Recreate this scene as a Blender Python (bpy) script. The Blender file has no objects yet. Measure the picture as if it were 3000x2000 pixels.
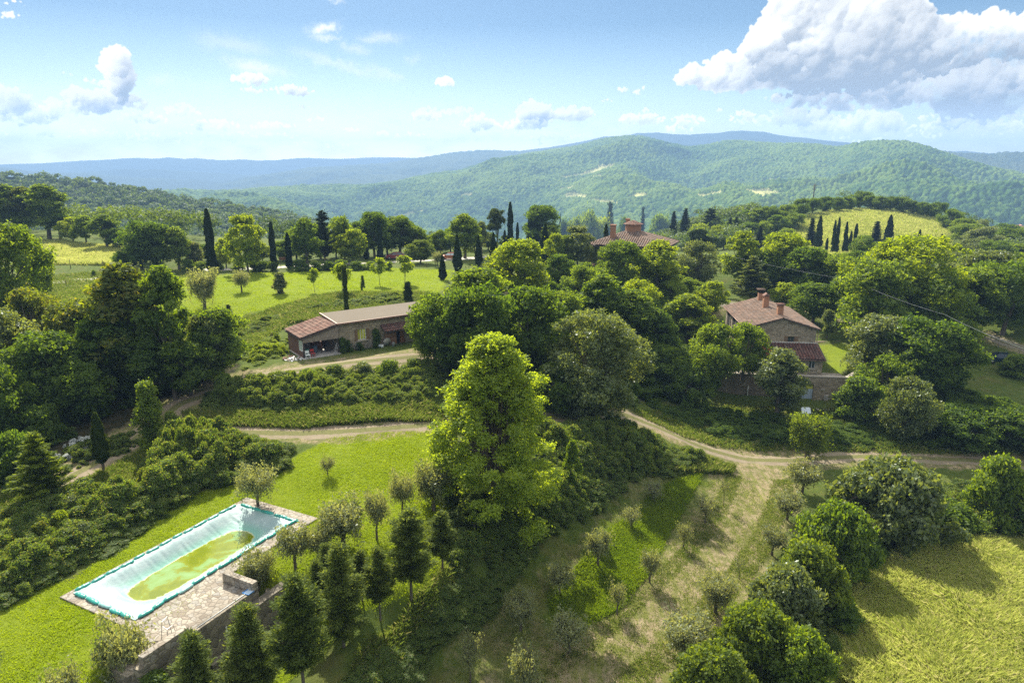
import bpy, math, random
import numpy as np
from mathutils import Vector, Matrix
R = math.radians
# ---------------------------------------------------------------- camera, world, sun, exposure
PITCH = R(14.3); CP, SP = math.cos(PITCH), math.sin(PITCH); FPX = 2000.0; CAMZ = 25.0
scene = bpy.context.scene; COL = scene.collection
cam_data = bpy.data.cameras.new('camera'); cam = bpy.data.objects.new('camera', cam_data); COL.objects.link(cam)
cam.location = (0, 0, CAMZ); cam.rotation_euler = (R(90)-PITCH, 0, 0)
cam_data.lens = 24; cam_data.sensor_width = 36; cam_data.clip_start = .5; cam_data.clip_end = 30000
scene.camera = cam
SUN_EL, SUN_AZ = R(43), R(-20)                 # azimuth from +Y towards +X
sun_dir = Vector((math.sin(SUN_AZ)*math.cos(SUN_EL), math.cos(SUN_AZ)*math.cos(SUN_EL), math.sin(SUN_EL)))
sd = bpy.data.lights.new('sun', 'SUN'); sd.energy = 5.0; sd.angle = R(.53); sd.color = (1.0, .93, .80)
sun = bpy.data.objects.new('sun', sd); COL.objects.link(sun); sun.rotation_euler = sun_dir.to_track_quat('Z', 'Y').to_euler(); sun.location = (0, 0, 300)
SKY_STRENGTH = .07; CLOUD_GAIN = 1.0/SKY_STRENGTH*.62
vs = scene.view_settings; vs.view_transform = 'Standard'; vs.look = 'None'; vs.exposure = 1.12; vs.gamma = 1; vs.use_curve_mapping = False
cy = scene.cycles; cy.max_bounces = 7; cy.diffuse_bounces = 5; cy.glossy_bounces = 2; cy.transmission_bounces = 4; cy.transparent_max_bounces = 6; cy.volume_bounces = 0
cy.use_adaptive_sampling = True; cy.adaptive_threshold = .012; cy.use_denoising = False; cy.caustics_reflective = False; cy.caustics_refractive = False
cy.sample_clamp_indirect = 6
# ---------------------------------------------------------------- clouds (an in-memory sky picture, by direction)
SKW, SKH = 2400, 480                 # azimuth -50..50 deg, elevation -2..18 deg
def px_dir(px, py):
    a = (px-1500)/FPX; b = (1000-py)/FPX
    return np.array([a, CP+b*SP, -SP+b*CP])
def px_sky(px, py):
    d = px_dir(px, py); az = math.degrees(math.atan2(d[0], d[1])); el = math.degrees(math.atan2(d[2], math.hypot(d[0], d[1])))
    return (az+50)/100*SKW, (el+2)/20*SKH
def fbm2(w, h, scale, octs, rng, gain=.5, asp=1.0):
    out = np.zeros((h, w)); amp = 1; tot = 0
    for o in range(octs):
        nx = max(2, int(w/scale*asp))+3; ny = max(2, int(h/scale))+3
        g = rng.random((ny, nx))
        xs = np.arange(w)/scale*asp; ys = np.arange(h)/scale
        xi = np.minimum(xs.astype(int), nx-2); yi = np.minimum(ys.astype(int), ny-2)
        fx = xs-xi; fy = (ys-yi)[:, None]; fx = fx*fx*(3-2*fx); fy = fy*fy*(3-2*fy)
        a = g[yi][:, xi]; b = g[yi][:, xi+1]; c = g[yi+1][:, xi]; d = g[yi+1][:, xi+1]
        out += amp*((a*(1-fx)+b*fx)*(1-fy)+(c*(1-fx)+d*fx)*fy); tot += amp
        amp *= gain; scale /= 2.0
    return out/tot
def blur(a, r):
    k = np.exp(-.5*(np.arange(-3*r, 3*r+1)/r)**2); k /= k.sum()
    p = np.pad(a, ((3*r, 3*r), (0, 0)), mode='edge'); o = sum(k[i]*p[i:i+a.shape[0]] for i in range(len(k)))
    p = np.pad(o, ((0, 0), (3*r, 3*r)), mode='edge'); return sum(k[i]*p[:, i:i+a.shape[1]] for i in range(len(k)))
# each cloud: (px, py, half width, half height, base py, puffs, softness, brightness)
CLOUDS = [
 (2300, 215, 290, 70, 262, 260, 1, .95), (2420, 130, 215, 130, 262, 330, 1, 1.), (2330, 60, 110, 130, 240, 150, 1, 1.0), (2500, 55, 130, 95, 200, 160, 1, 1.0),
 (2190, 190, 130, 50, 246, 120, 1, 1.),
 (2760, 150, 260, 70, 215, 240, 1, .92), (2930, 110, 170, 62, 180, 150, 1, .95), (2640, 215, 160, 45, 245, 110, 1, .8),
 (2500, 285, 210, 36, 322, 170, 1, .80), (2850, 255, 150, 75, 328, 200, 1, .84), (2980, 225, 110, 60, 300, 110, 1, .84), (2620, 250, 90, 40, 300, 80, 1, .8),
 (2330, 345, 90, 28, 372, 70, 2, .9), (2470, 370, 120, 30, 395, 90, 2, .84), (2560, 365, 80, 34, 396, 70, 2, .84), (2800, 350, 90, 24, 365, 60, 2, .85), (2870, 375, 160, 22, 392, 80, 2, .86), (2970, 335, 60, 20, 352, 40, 2, .86), (2130, 262, 30, 10, 272, 20, 1, 1),
 (340, 200, 26, 50, 262, 70, 1, 1.), (350, 240, 24, 55, 300, 60, 1, .95), (300, 195, 12, 16, 215, 20, 1, 1.), (225, 280, 30, 22, 300, 45, 1, .97), (290, 300, 70, 30, 330, 70, 1, .97), (390, 305, 30, 20, 322, 30, 1, .97),
 (190, 223, 25, 5, 228, 14, 2, 1.), (265, 243, 18, 10, 252, 14, 2, 1.), (20, 300, 40, 35, 345, 50, 2, .97), (60, 340, 80, 25, 365, 60, 2, .95), (180, 320, 60, 22, 345, 50, 2, 1.),
 (735, 236, 50, 18, 254, 60, 1, 1.), (745, 268, 34, 12, 280, 30, 1, 1), (856, 266, 55, 14, 280, 55, 1, 1.), (886, 312, 11, 8, 321, 12, 1, .97), (1303, 244, 28, 16, 256, 32, 1, 1), (28, 46, 24, 9, 54, 14, 2, 1), (45, 14, 20, 9, 24, 10, 2, .95),
 (420, 350, 60, 16, 372, 50, 2, .98), (530, 325, 42, 20, 348, 46, 2, 1), (630, 368, 60, 14, 384, 50, 2, .97), (800, 370, 60, 12, 384, 40, 2, .96), (925, 352, 30, 7, 359, 20, 2, .95), (700, 395, 160, 10, 404, 60, 3, .93), (1030, 382, 28, 8, 392, 20, 2, .95),
 (1248, 338, 40, 20, 356, 44, 1, .97), (1340, 330, 50, 14, 346, 36, 2, 1), (1400, 362, 55, 22, 388, 60, 1, .98), (1500, 370, 60, 14, 386, 44, 1, .96), (1565, 330, 55, 32, 362, 60, 1, .93), (1560, 358, 60, 26, 384, 50, 1, .96), (1680, 335, 62, 24, 356, 66, 1, 1.),
 (1640, 345, 40, 16, 358, 26, 1, 1), (1880, 350, 66, 18, 368, 66, 1, .97), (1895, 325, 16, 8, 333, 10, 2, .97), (1825, 262, 22, 8, 272, 16, 2, 1.), (1878, 268, 30, 9, 280, 18, 2, 1.), (1780, 295, 16, 6, 301, 10, 2, 1), (2010, 355, 46, 18, 374, 40, 2, .95), (1990, 380, 40, 14, 392, 24, 2, .95), (2110, 327, 9, 7, 334, 8, 2, .98), (2175, 345, 34, 18, 365, 24, 2, .94), (2240, 360, 44, 14, 372, 26, 2, .92),
 (1640, 410, 120, 14, 420, 40, 3, .92), (1160, 395, 90, 9, 402, 34, 3, .93), (250, 395, 200, 12, 404, 70, 3, .93), (480, 415, 180, 10, 424, 50, 3, .92), (90, 385, 50, 12, 396, 30, 3, .88), (85, 420, 30, 10, 430, 18, 3, .88), (900, 425, 150, 8, 430, 40, 3, .92), (2320, 395, 140, 12, 402, 40, 3, .9), (2650, 405, 200, 12, 415, 50, 3, .9),
]
def make_clouds():
    rng = np.random.default_rng(11)
    Z = np.full((SKH, SKW), -1e9); NX = np.zeros((SKH, SKW)); NY = np.zeros((SKH, SKW)); NZ = np.ones((SKH, SKW)); BR = np.zeros((SKH, SKW)); DK = np.zeros((SKH, SKW)); SO = np.zeros((SKH, SKW))
    wx = (fbm2(SKW, SKH, 22, 5, rng, .72)-.5)*1.6; wy = (fbm2(SKW, SKH, 22, 5, rng, .72)-.5)*1.6
    WA = np.zeros((SKH, SKW))
    sc = SKW/100/ (FPX*math.pi/180)          # sky px per photo px
    for (cx, cy, rx, ry, base, n, soft, br) in CLOUDS:
        if cx > 2050 and cy < 280: cx += 28
        X, Y = px_sky(cx, cy); _, YB = px_sky(cx, base); RX = rx*sc; RY = ry*sc*1.0
        zc = rng.random()*10
        n = int(n*1.6)
        pf = []
        for i in range(n):
            th = rng.random()*2*math.pi; q = math.sqrt(rng.random())
            ex = math.cos(th)*q; ey = math.sin(th)*q
            r = (.34*RY+2.2*sc)*(.3+.9*rng.random()**1.6)
            if q > .75: r *= .62
            x = X+ex*RX; y = Y+ey*RY*(1-.35*abs(ex)); r = min(r, 22*sc)
            z = zc+rng.random()*RY*.9+(1-q)*RY*.8
            y = max(y, YB+r*.15)
            pf.append((x, y, z, r))
            for k in range(int(min(14, r*.9))):
                v = rng.normal(size=3); v[1] = abs(v[1])*1.2; v[2] = abs(v[2])*.5; v /= np.linalg.norm(v)
                rr = r*(.18+.27*rng.random())
                if rr < 1.0: continue
                pf.append((x+v[0]*r*.92, y+v[1]*r*.92, z+v[2]*r*.92, rr))
        for (x, y, z, r) in pf:
            R = int(r*1.45)+3; x0, x1, y0, y1 = int(x)-R, int(x)+R+1, int(y)-R, int(y)+R+1
            if x1 <= 0 or y1 <= 0 or x0 >= SKW or y0 >= SKH: continue
            x0 = max(x0, 0); y0 = max(y0, 0); x1 = min(x1, SKW); y1 = min(y1, SKH)
            yy, xx = np.mgrid[y0:y1, x0:x1].astype(float)
            w = min(r*.45, 5*sc)*(1+soft*.35)
            dx = (xx+wx[y0:y1, x0:x1]*w*3.4-x)/r; dy = (yy+wy[y0:y1, x0:x1]*w*3.4-y)/r
            d2 = dx*dx+dy*dy; m = d2 < 1
            nz = np.sqrt(np.maximum(1-d2, 0)); zz = z+nz*r
            sl = (slice(y0, y1), slice(x0, x1))
            up = m & (zz > Z[sl])
            Z[sl][up] = zz[up]; NX[sl][up] = dx[up]; NY[sl][up] = dy[up]; NZ[sl][up] = nz[up]; BR[sl][up] = br; SO[sl][up] = soft
            DK[sl][up] = np.clip((Y+RY*.2-yy)/(RY*1.2+6), 0, 1)[up]
            fl = np.clip((yy-YB+3+wy[sl]*16)/5, 0, 1) if soft < 2 else np.clip((yy-YB+3+wy[sl]*16)/9, 0, 1)
            WA[sl] = np.maximum(WA[sl], m*np.clip((1-d2)*1.6, 0, 1)*fl)
    cov = WA
    nn = fbm2(SKW, SKH, 12, 4, rng, .6)
    soft = blur(SO, 5)
    al = np.clip(blur(cov, 1)*1.6-(nn-.25)*.9*(1+.35*soft)-np.clip(.52-fbm2(SKW, SKH, 120, 4, rng, .6), 0, 1)*3.2*(BR < .93)*(1-blur(BR > .96, 8)), 0, 1)
    al = al*(1-.18*np.clip(soft-1, 0, 2))
    # light from upper left and slightly behind
    L = np.array([-.60, .74, .30]); L /= np.linalg.norm(L)
    wgt = np.clip(cov, 0, 1)
    def mac(a, r): return blur(a*wgt, r)/np.maximum(blur(wgt, r), .02)
    d1 = blur(fbm2(SKW, SKH, 14, 4, rng, .6), 1); gy, gx = np.gradient(d1)
    nx = .5*mac(NX, 2)+.6*mac(NX, 7)-gx*3; ny = .5*mac(NY, 2)+.6*mac(NY, 7)-gy*3; nz = .75*mac(NZ, 2)
    ln = np.sqrt(nx*nx+ny*ny+nz*nz)+1e-6
    lam = np.clip(.5+.72*(nx*L[0]+ny*L[1]+nz*L[2])/ln, 0, 1)
    bd = blur(cov, 5); T = np.zeros_like(bd)
    for j in range(1, 14):                                # cloud between here and the sun
        sx = int(round(2.4*j)); sy = int(round(3.6*j)); s = np.zeros_like(bd); s[:-sy, sx:] = bd[sy:, :-sx]; T += s
    lump = fbm2(SKW, SKH, 90, 4, rng, .55)
    T = np.exp(-T*(.04+.26*np.clip(lump*2-.55, 0, 1)))
    edge = np.clip(1-blur(cov, 4), 0, 1)
    sh = .12+.46*lam+.50*T+.30*lam*T+.25*edge
    sh -= .78*DK*np.clip(bd, 0, 1)*(1-.5*T)
    sh = np.clip(sh, .0, 1)
    lit = np.array([1.0, .985, .955]); dark = np.array([.31, .35, .41])
    col = dark+(lit-dark)*sh[..., None]**1.1
    col *= (BR[..., None]*.25+.75)
    # thin high streaks
    ci = np.zeros((SKH, SKW))
    for (x0, y0, x1, y1, wd, a) in [(650, 185, 850, 215, 12, .55), (850, 150, 1180, 240, 9, .4), (900, 95, 1000, 75, 8, .75), (1040, 120, 1180, 115, 9, .4), (1060, 190, 1190, 240, 8, .6), (420, 225, 530, 240, 9, .4), (1, 258, 120, 262, 12, .35), (560, 110, 800, 150, 14, .22), (1180, 180, 1240, 175, 8, .3), (950, 5, 1010, 0, 4, .5), (900, 105, 1000, 120, 5, .4), (1000, 140, 1080, 160, 9, .35), (480, 245, 700, 260, 10, .22)]:
        X0, Y0 = px_sky(x0, y0); X1, Y1 = px_sky(x1, y1); wd *= sc
        pad = int(wd*5)
        xa, xb = int(min(X0, X1))-pad, int(max(X0, X1))+pad; ya, yb = int(min(Y0, Y1))-pad, int(max(Y0, Y1))+pad
        xa = max(xa, 0); ya = max(ya, 0); xb = min(xb, SKW); yb = min(yb, SKH)
        yy, xx = np.mgrid[ya:yb, xa:xb].astype(float); xx += wx[ya:yb, xa:xb]*30; yy += wy[ya:yb, xa:xb]*14
        ux, uy = X1-X0, Y1-Y0; ln = math.hypot(ux, uy); t = np.clip(((xx-X0)*ux+(yy-Y0)*uy)/ln**2, 0, 1)
        d = np.hypot(xx-X0-t*ux, yy-Y0-t*uy)/wd
        ci[ya:yb, xa:xb] = np.maximum(ci[ya:yb, xa:xb], a*np.exp(-d*d*.6)*np.sin(np.pi*np.clip(t*.9+.05, 0, 1)))
    ci *= np.clip(fbm2(SKW, SKH, 60, 5, rng, .6, .35)*2.6-.35, 0, 1.3)
    # pale cloud veil near the horizon, broken up
    el = (np.arange(SKH)/SKH*20-2)[:, None]; az = (np.arange(SKW)/SKW*100-50)[None, :]
    bank = fbm2(SKW, SKH, 26, 6, rng, .62, .4)
    veil = np.clip(1-(el-.4)/(4.4-.035*az), 0, 1)**1.1*np.clip(bank*3.0-.8, 0, 1)*.9*np.clip(1-(az-8)/30, .4, 1)
    ci = np.maximum(ci, veil)
    a2 = al+(1-al)*ci
    white = np.array([.97, .975, .96])
    col = (col*al[..., None]+white*((1-al)*ci)[..., None])/np.maximum(a2, 1e-4)[..., None]
    fade = np.clip((el-.2)/1.5, 0, 1)*.25+.75
    a2 = a2*fade
    col = col*(1+1.5*np.clip(1-el/4.5, 0, 1))[..., None]*np.array([1.0, .985, .95])
    return np.clip(col, 0, 3), np.clip(a2, 0, 1)
def make_world():
    w = bpy.data.worlds.new('World'); scene.world = w; w.use_nodes = True
    nt = w.node_tree; nt.nodes.clear(); N = nt.nodes.new; K = nt.links.new
    out = N('ShaderNodeOutputWorld'); bg = N('ShaderNodeBackground'); bg.inputs[1].default_value = SKY_STRENGTH; K(bg.outputs[0], out.inputs[0])
    sky = N('ShaderNodeTexSky'); sky.sky_type = 'NISHITA'; sky.sun_disc = False; sky.sun_elevation = SUN_EL; sky.sun_rotation = SUN_AZ
    sky.altitude = 400; sky.air_density = 1.0; sky.dust_density = .5; sky.ozone_density = 1.6
    col, al = make_clouds()
    img = bpy.data.images.new('clouds', SKW, SKH, alpha=True, float_buffer=True)
    px = np.concatenate([col, al[..., None]], axis=2).astype(np.float32); px[..., :3] *= 1
    img.colorspace_settings.name = 'Non-Color'; img.alpha_mode = 'CHANNEL_PACKED'
    img.pixels.foreach_set(px.ravel()); img.update(); img.pack()
    tc = N('ShaderNodeTexCoord'); sx = N('ShaderNodeSeparateXYZ'); K(tc.outputs['Generated'], sx.inputs[0])
    def M(op, a, b=None):
        n = N('ShaderNodeMath'); n.operation = op
        for i, v in enumerate((a, b)):
            if v is None: continue
            if isinstance(v, (int, float)): n.inputs[i].default_value = v
            else: K(v, n.inputs[i])
        return n.outputs[0]
    az = M('ARCTAN2', sx.outputs[0], sx.outputs[1]); el = M('ARCSINE', sx.outputs[2])
    u = M('MULTIPLY_ADD', az, 1/R(100)); u.node.inputs[2].default_value = .5
    v = M('MULTIPLY_ADD', el, 1/R(20)); v.node.inputs[2].default_value = .1
    cx = N('ShaderNodeCombineXYZ'); K(u, cx.inputs[0]); K(v, cx.inputs[1])
    tx = N('ShaderNodeTexImage'); tx.image = img; tx.extension = 'CLIP'; tx.interpolation = 'Linear'; K(cx.outputs[0], tx.inputs[0])
    g = N('ShaderNodeVectorMath'); g.operation = 'SCALE'; g.inputs[3].default_value = CLOUD_GAIN; K(tx.outputs[0], g.inputs[0])
    mx = N('ShaderNodeMix'); mx.data_type = 'RGBA'; K(tx.outputs[1], mx.inputs[0]); K(sky.outputs[0], mx.inputs[6]); K(g.outputs[0], mx.inputs[7]); 
    # low sky a little deeper blue, unseen broken cloud added overhead to fill the shade
    e0 = N('ShaderNodeMapRange'); K(el, e0.inputs[0]); e0.inputs[1].default_value = R(.5); e0.inputs[2].default_value = R(10.5); tn = N('ShaderNodeMix'); tn.data_type = 'RGBA'; tn.blend_type = 'MIX'; K(e0.outputs[0], tn.inputs[0]); tn.inputs[6].default_value = (1.22, 1.16, 1.06, 1); tn.inputs[7].default_value = (.46, .55, .60, 1)
    ml = N('ShaderNodeMix'); ml.data_type = 'RGBA'; ml.blend_type = 'MULTIPLY'; ml.inputs[0].default_value = 1; K(sky.outputs[0], ml.inputs[6]); K(tn.outputs[2], ml.inputs[7])
    hi = N('ShaderNodeMapRange'); K(el, hi.inputs[0]); hi.inputs[1].default_value = R(17); hi.inputs[2].default_value = R(32); nz = N('ShaderNodeTexNoise'); K(tc.outputs['Generated'], nz.inputs[0]); nz.inputs['Scale'].default_value = 4
    cvr = M('MULTIPLY', hi.outputs[0], M('MULTIPLY', nz.outputs[0], 1.5)); cvr.node.use_clamp = True; oc = N('ShaderNodeMix'); oc.data_type = 'RGBA'; K(cvr, oc.inputs[0]); K(ml.outputs[2], oc.inputs[6]); oc.inputs[7].default_value = tuple(CLOUD_GAIN*c for c in (1.35, 1.33, 1.28))+(1,)
    K(oc.outputs[2], mx.inputs[6]); K(mx.outputs[2], bg.inputs[0])
    w.cycles.sampling_method = 'MANUAL'; w.cycles.sample_map_resolution = 512
make_world()
# ---------------------------------------------------------------- ground shape
def W(px, py, z):                              # the point at height z seen at a spot of the photograph
    d = px_dir(px, py); t = (z-CAMZ)/d[2]; return (d[0]*t, d[1]*t, z)
CTRL = [(230,1738,0),(695,1483,0),(859,1530,0),(395,1819,0),(0,1950,0),(0,1800,0),(100,1990,-.1),(300,1600,.1),(930,1520,0),(700,1640,0),
 (0,1600,.6),(150,1500,1.2),(350,1450,.9),(500,1350,1.0),(120,1430,1.2),(300,1350,1.3),(480,1230,1.5),(600,1180,2.0),(720,1125,3.0),(820,1100,3.4),(1000,1070,3.5),(1250,1045,3.6),
 (560,1255,1.3),(700,1265,1.2),(900,1268,1.1),(1150,1258,1.0),(1300,1240,.7),(960,1388,.5),(1200,1330,.5),(900,1480,0),(1100,1450,-.1),(1050,1620,-.2),(800,1720,-.4),
 (930,1735,-.5),(1219,1753,-1.0),(1297,1670,-1.0),(1100,1900,-1.8),(1350,1560,-1.0),(1450,1440,-.9),
 (1250,1960,-4.6),(1400,1830,-4.9),(1600,1680,-5.2),(1750,1590,-5.5),(1900,1700,-6.3),(1750,1900,-6.0),(1500,1990,-5.5),(2000,1500,-6.9),(2150,1400,-7.8),(1950,1990,-6.3),
 (1500,1235,-.5),(1680,1215,-1.8),(1820,1215,-3.4),(2000,1290,-5.6),(2200,1345,-8.0),(2450,1348,-8.2),(2750,1352,-8.4),(3000,1368,-8.6),(1650,1330,-1.5),(1900,1350,-5.4),(1800,1480,-5.8),
 (2400,1182,-6.7),(2150,1168,-6.5),(2060,1153,-5.8),(1900,1180,-5.2),(1850,1120,-3.6),(2300,1280,-7.4),(2600,1290,-7.6),(2500,1195,-6.4),
 (2300,1700,-8),(2600,1700,-7.8),(3000,1650,-8.2),(2700,1990,-7.2),(3000,1990,-7.6),(2400,1990,-7.2),(2700,1500,-8.6),(2150,1700,-7.2),
 (2100,870,-1),(2920,1055,-4),(2800,1060,-4),(2990,1090,-4.6),(2700,1200,-6),(2950,1250,-7),(2850,1000,-2.8),(2980,900,.5),(2600,900,-.5),(2450,930,-1.2),(2500,800,1.5),(2200,800,2),
 (2300,740,.8),(2600,720,-1),(2500,612,6.5),(2380,620,6.3),(2300,630,5.4),(2150,655,2),(2050,665,0),(2700,634,4),(2800,690,-5),(3000,740,-12),(2650,680,2),
 (700,960,4),(750,1000,3.8),(720,940,4.3),(1000,905,5.2),(700,885,5.2),(900,880,5.3),(1200,890,5.0),(1000,860,5.6),(900,800,5.4),(1100,800,5.4),(700,800,5.2),(620,800,5),(1150,765,5),(1290,760,5),(500,800,5),
 (300,820,4.8),(150,835,4.8),(200,760,5.6),(200,712,7.0),(330,725,6.2),(100,705,7.2),(0,800,5.4),(0,1200,2.2),(300,1150,2.6),(500,1050,3.3),(640,1010,3.8),(0,1000,4.2),(200,950,4.6),
 (1500,800,4.6),(1500,950,3.4),(1400,1050,2.9),(1600,1000,2.2),(1700,1100,.3),(1550,1120,1.2),(1800,950,2),(1820,760,4.6),(2000,850,2.6),(1950,1000,.2),(1960,1090,-3)]
CP3 = [W(*c) for c in CTRL]+[(-60,30,.5),(-100,60,1.5),(-20,20,-1.2),(0,20,-5.0),(30,20,-6.5),(70,30,-8.5),(-140,120,5),(-220,200,4),(130,70,-10),(160,110,-12),(220,170,-22),
 (0,210,2),(-70,215,3),(-130,235,4),(-190,260,-8),(0,270,-18),(60,270,-12),(-280,330,-55),(300,260,-40),(330,420,-80),(0,420,-95),(150,440,-12),(165,342,5),(135,345,4),(205,335,2),(185,318,6),(100,345,-2),(240,320,-8),(220,470,-45),(-200,470,-110),(60,400,-50),(100,330,-6),(-60,-10,0),(60,-10,-8),(200,10,-15),(-200,10,3)]
_c = np.array(CP3); _n = len(_c)
def _phi(a, b): return np.sqrt(((a[:, None, :]-b[None, :, :])**2).sum(-1)+.6)
_A = np.zeros((_n+3, _n+3)); _A[:_n, :_n] = _phi(_c[:, :2], _c[:, :2])-np.eye(_n)*.12
_A[:_n, _n] = 1; _A[:_n, _n+1:] = _c[:, :2]; _A[_n, :_n] = 1; _A[_n+1:, :_n] = _c[:, :2].T
_w = np.linalg.solve(_A, np.concatenate([_c[:, 2], [0, 0, 0]]))
def rbf(x, y):
    x = np.asarray(x, float); y = np.asarray(y, float); sh = x.shape; p = np.stack([x.ravel(), y.ravel()], 1); out = np.empty(len(p))
    for i in range(0, len(p), 20000):
        q = p[i:i+20000]; out[i:i+20000] = _phi(q, _c[:, :2])@_w[:_n]+_w[_n]+q@_w[_n+1:]
    return out.reshape(sh)
def sm(a, b, x):
    t = np.clip((x-a)/(b-a), 0, 1); return t*t*(3-2*t)
class Frame:                                   # a yawed local frame: u to the right, v to the back
    def __init__(s, x, y, ang): s.o = np.array([x, y]); s.u = np.array([math.cos(ang), math.sin(ang)]); s.v = np.array([-math.sin(ang), math.cos(ang)]); s.a = ang
    def loc(s, x, y): dx = x-s.o[0]; dy = y-s.o[1]; return dx*s.u[0]+dy*s.u[1], dx*s.v[0]+dy*s.v[1]
    def pt(s, u, v, z=None):
        p = s.o+s.u*u+s.v*v; return (p[0], p[1]) if z is None else (p[0], p[1], z)
POOL = Frame(-21.1, 40.5, R(-26.7))            # v runs along the pool, away from the camera
BARN = Frame(-20.7, 79.0, math.atan2(.577, .816))
HOUSE = Frame(33.9, 95.7, R(-6.0))
def rect_d(u, v, u0, u1, v0, v1):
    du = np.maximum(np.maximum(u0-u, u-u1), 0); dv = np.maximum(np.maximum(v0-v, v-v1), 0); return np.hypot(du, dv)
def vnoise(x, y, s, seed=0):
    x = np.asarray(x, float)/s; y = np.asarray(y, float)/s; xi = np.floor(x).astype(np.int64); yi = np.floor(y).astype(np.int64); fx = x-xi; fy = y-yi; fx = fx*fx*(3-2*fx); fy = fy*fy*(3-2*fy)
    def h(a, b):
        n = (a*374761393+b*668265263+seed*974711) & 0x7fffffff; n = ((n ^ (n >> 13))*1274126177) & 0x7fffffff; n = n ^ (n >> 16); return (n & 0xffff)/65535.
    return (h(xi, yi)*(1-fx)+h(xi+1, yi)*fx)*(1-fy)+(h(xi, yi+1)*(1-fx)+h(xi+1, yi+1)*fx)*fy
def fbm(x, y, s, o=4, seed=0, g=.5):
    a = 1; t = 0; r = 0
    for i in range(o): r = r+a*vnoise(x, y, s, seed+i*7); t += a; a *= g; s /= 2.03
    return r/t
def worley(x, y, c, seed=0):                   # distance to the nearest jittered point (in cells) and that cell's random value
    x = np.asarray(x, float)/c; y = np.asarray(y, float)/c; xi = np.floor(x).astype(np.int64); yi = np.floor(y).astype(np.int64)
    best = np.full(x.shape, 9.); val = np.zeros(x.shape)
    for i in (-1, 0, 1):
        for j in (-1, 0, 1):
            a = xi+i; b = yi+j
            n = (a*374761393+b*668265263+seed*974711) & 0x7fffffff; n = ((n ^ (n >> 13))*1274126177) & 0x7fffffff; n = n ^ (n >> 16)
            d = np.hypot(a+(n & 255)/255.-x, b+((n >> 8) & 255)/255.-y); m = d < best
            best = np.where(m, d, best); val = np.where(m, ((n*7919) & 1023)/1023., val)
    return best, val
WL = [(26.8, 92.6), (36.0, 91.6), (46.5, 90.0), (49.7, 93.2)]     # line of the retaining wall
TERR = [(27.4, 93.9), (36.3, 93.0), (46.2, 91.5), (48.6, 94.3), (53, 100), (50, 112), (44, 116), (32, 114), (27, 104)]
def poly_in(x, y, P):
    x = np.asarray(x, float); y = np.asarray(y, float); c = np.zeros(x.shape, bool); n = len(P)
    for i in range(n):
        x1, y1 = P[i]; x2, y2 = P[(i+1) % n]
        if y1 == y2: continue
        k = ((y1 > y) != (y2 > y)) & (x < (x2-x1)*(y-y1)/(y2-y1)+x1); c ^= k
    return c
def poly_d(x, y, P, closed=True):              # distance to the outline
    d = np.full(np.shape(x), 1e9); n = len(P)
    for i in range(n if closed else n-1):
        x1, y1 = P[i]; x2, y2 = P[(i+1) % n]; ex, ey = x2-x1, y2-y1; l2 = ex*ex+ey*ey+1e-9
        t = np.clip(((x-x1)*ex+(y-y1)*ey)/l2, 0, 1); d = np.minimum(d, np.hypot(x-x1-t*ex, y-y1-t*ey))
    return d
def H(x, y):
    x = np.asarray(x, float); y = np.asarray(y, float)
    z = rbf(x, y); near = 1-sm(60, 160, y)
    z = z+(fbm(x, y, 9, 3, 3)-.5)*.35+(fbm(x, y, 2.2, 3, 9)-.5)*.10*near
    z = z+np.where(y > 150, (fbm(x, y, 60, 4, 5)-.5)*sm(180, 420, y)*4, 0)
    u, v = POOL.loc(x, y)
    d = rect_d(u, v, -4.5, 4.6, -7.5, 8.5); k = 1-sm(0, 5, d); z = z*(1-k)+0*k
    g = rect_d(u, v, 6.1, 11.5, -10.5, -1.2); k = 1-sm(.25, 2.6, g)
    front = 1-sm(4.2, 4.9, -(u-9.2)); low = rect_d(u, v, 4.9, 11.5, -8.6, -2.0)
    z = np.where(u > 5.0, z*(1-k)+(-2.75)*k, z)
    z = np.where(low < .05, -2.9, z)
    z = np.where(rect_d(u, v, -2.6, 2.6, -6.0, 6.0) < .01, -2.5, z)
    u, v = BARN.loc(x, y); d = rect_d(u, v, -5, 15, -2.5, 6.5); k = 1-sm(0, 3.5, d); z = z*(1-k)+3.5*k
    ins = poly_in(x, y, TERR); d = poly_d(x, y, TERR); wl = poly_d(x, y, WL, False)
    back = (y > 94+.0*x) | (x < 26.8)
    k = np.where(ins, 1, np.where((y > 95.5), 1-sm(0, 8, d), 0)); zt = -3.35+sm(99, 113, y)*1.2+.25*sm(47, 52, x)
    z = z*(1-k)+zt*k
    k = 1-sm(.0, 6, poly_d(x, y, [(-32.5, 62.5), (-24, 61)], False)); return z
def ray_hit(px, py):
    d = px_dir(px, py); lo = 20.0; t = np.concatenate([np.arange(20, 160, .4), np.arange(160, 700, 2.)])
    zz = CAMZ+d[2]*t; h = H(d[0]*t, d[1]*t); k = np.nonzero(zz <= h)[0]
    i = k[0] if len(k) else len(t)-1
    if i == 0 or not len(k): tt = t[i]
    else:
        a0 = zz[i-1]-h[i-1]; a1 = zz[i]-h[i]; tt = t[i-1]+(t[i]-t[i-1])*a0/(a0-a1)
    x, y = d[0]*tt, d[1]*tt; return (x, y, float(H(np.array([x]), np.array([y]))[0]))
def G(px, py): return ray_hit(px, py)
def Gp(L): return [G(*p)[:2] for p in L]
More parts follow.
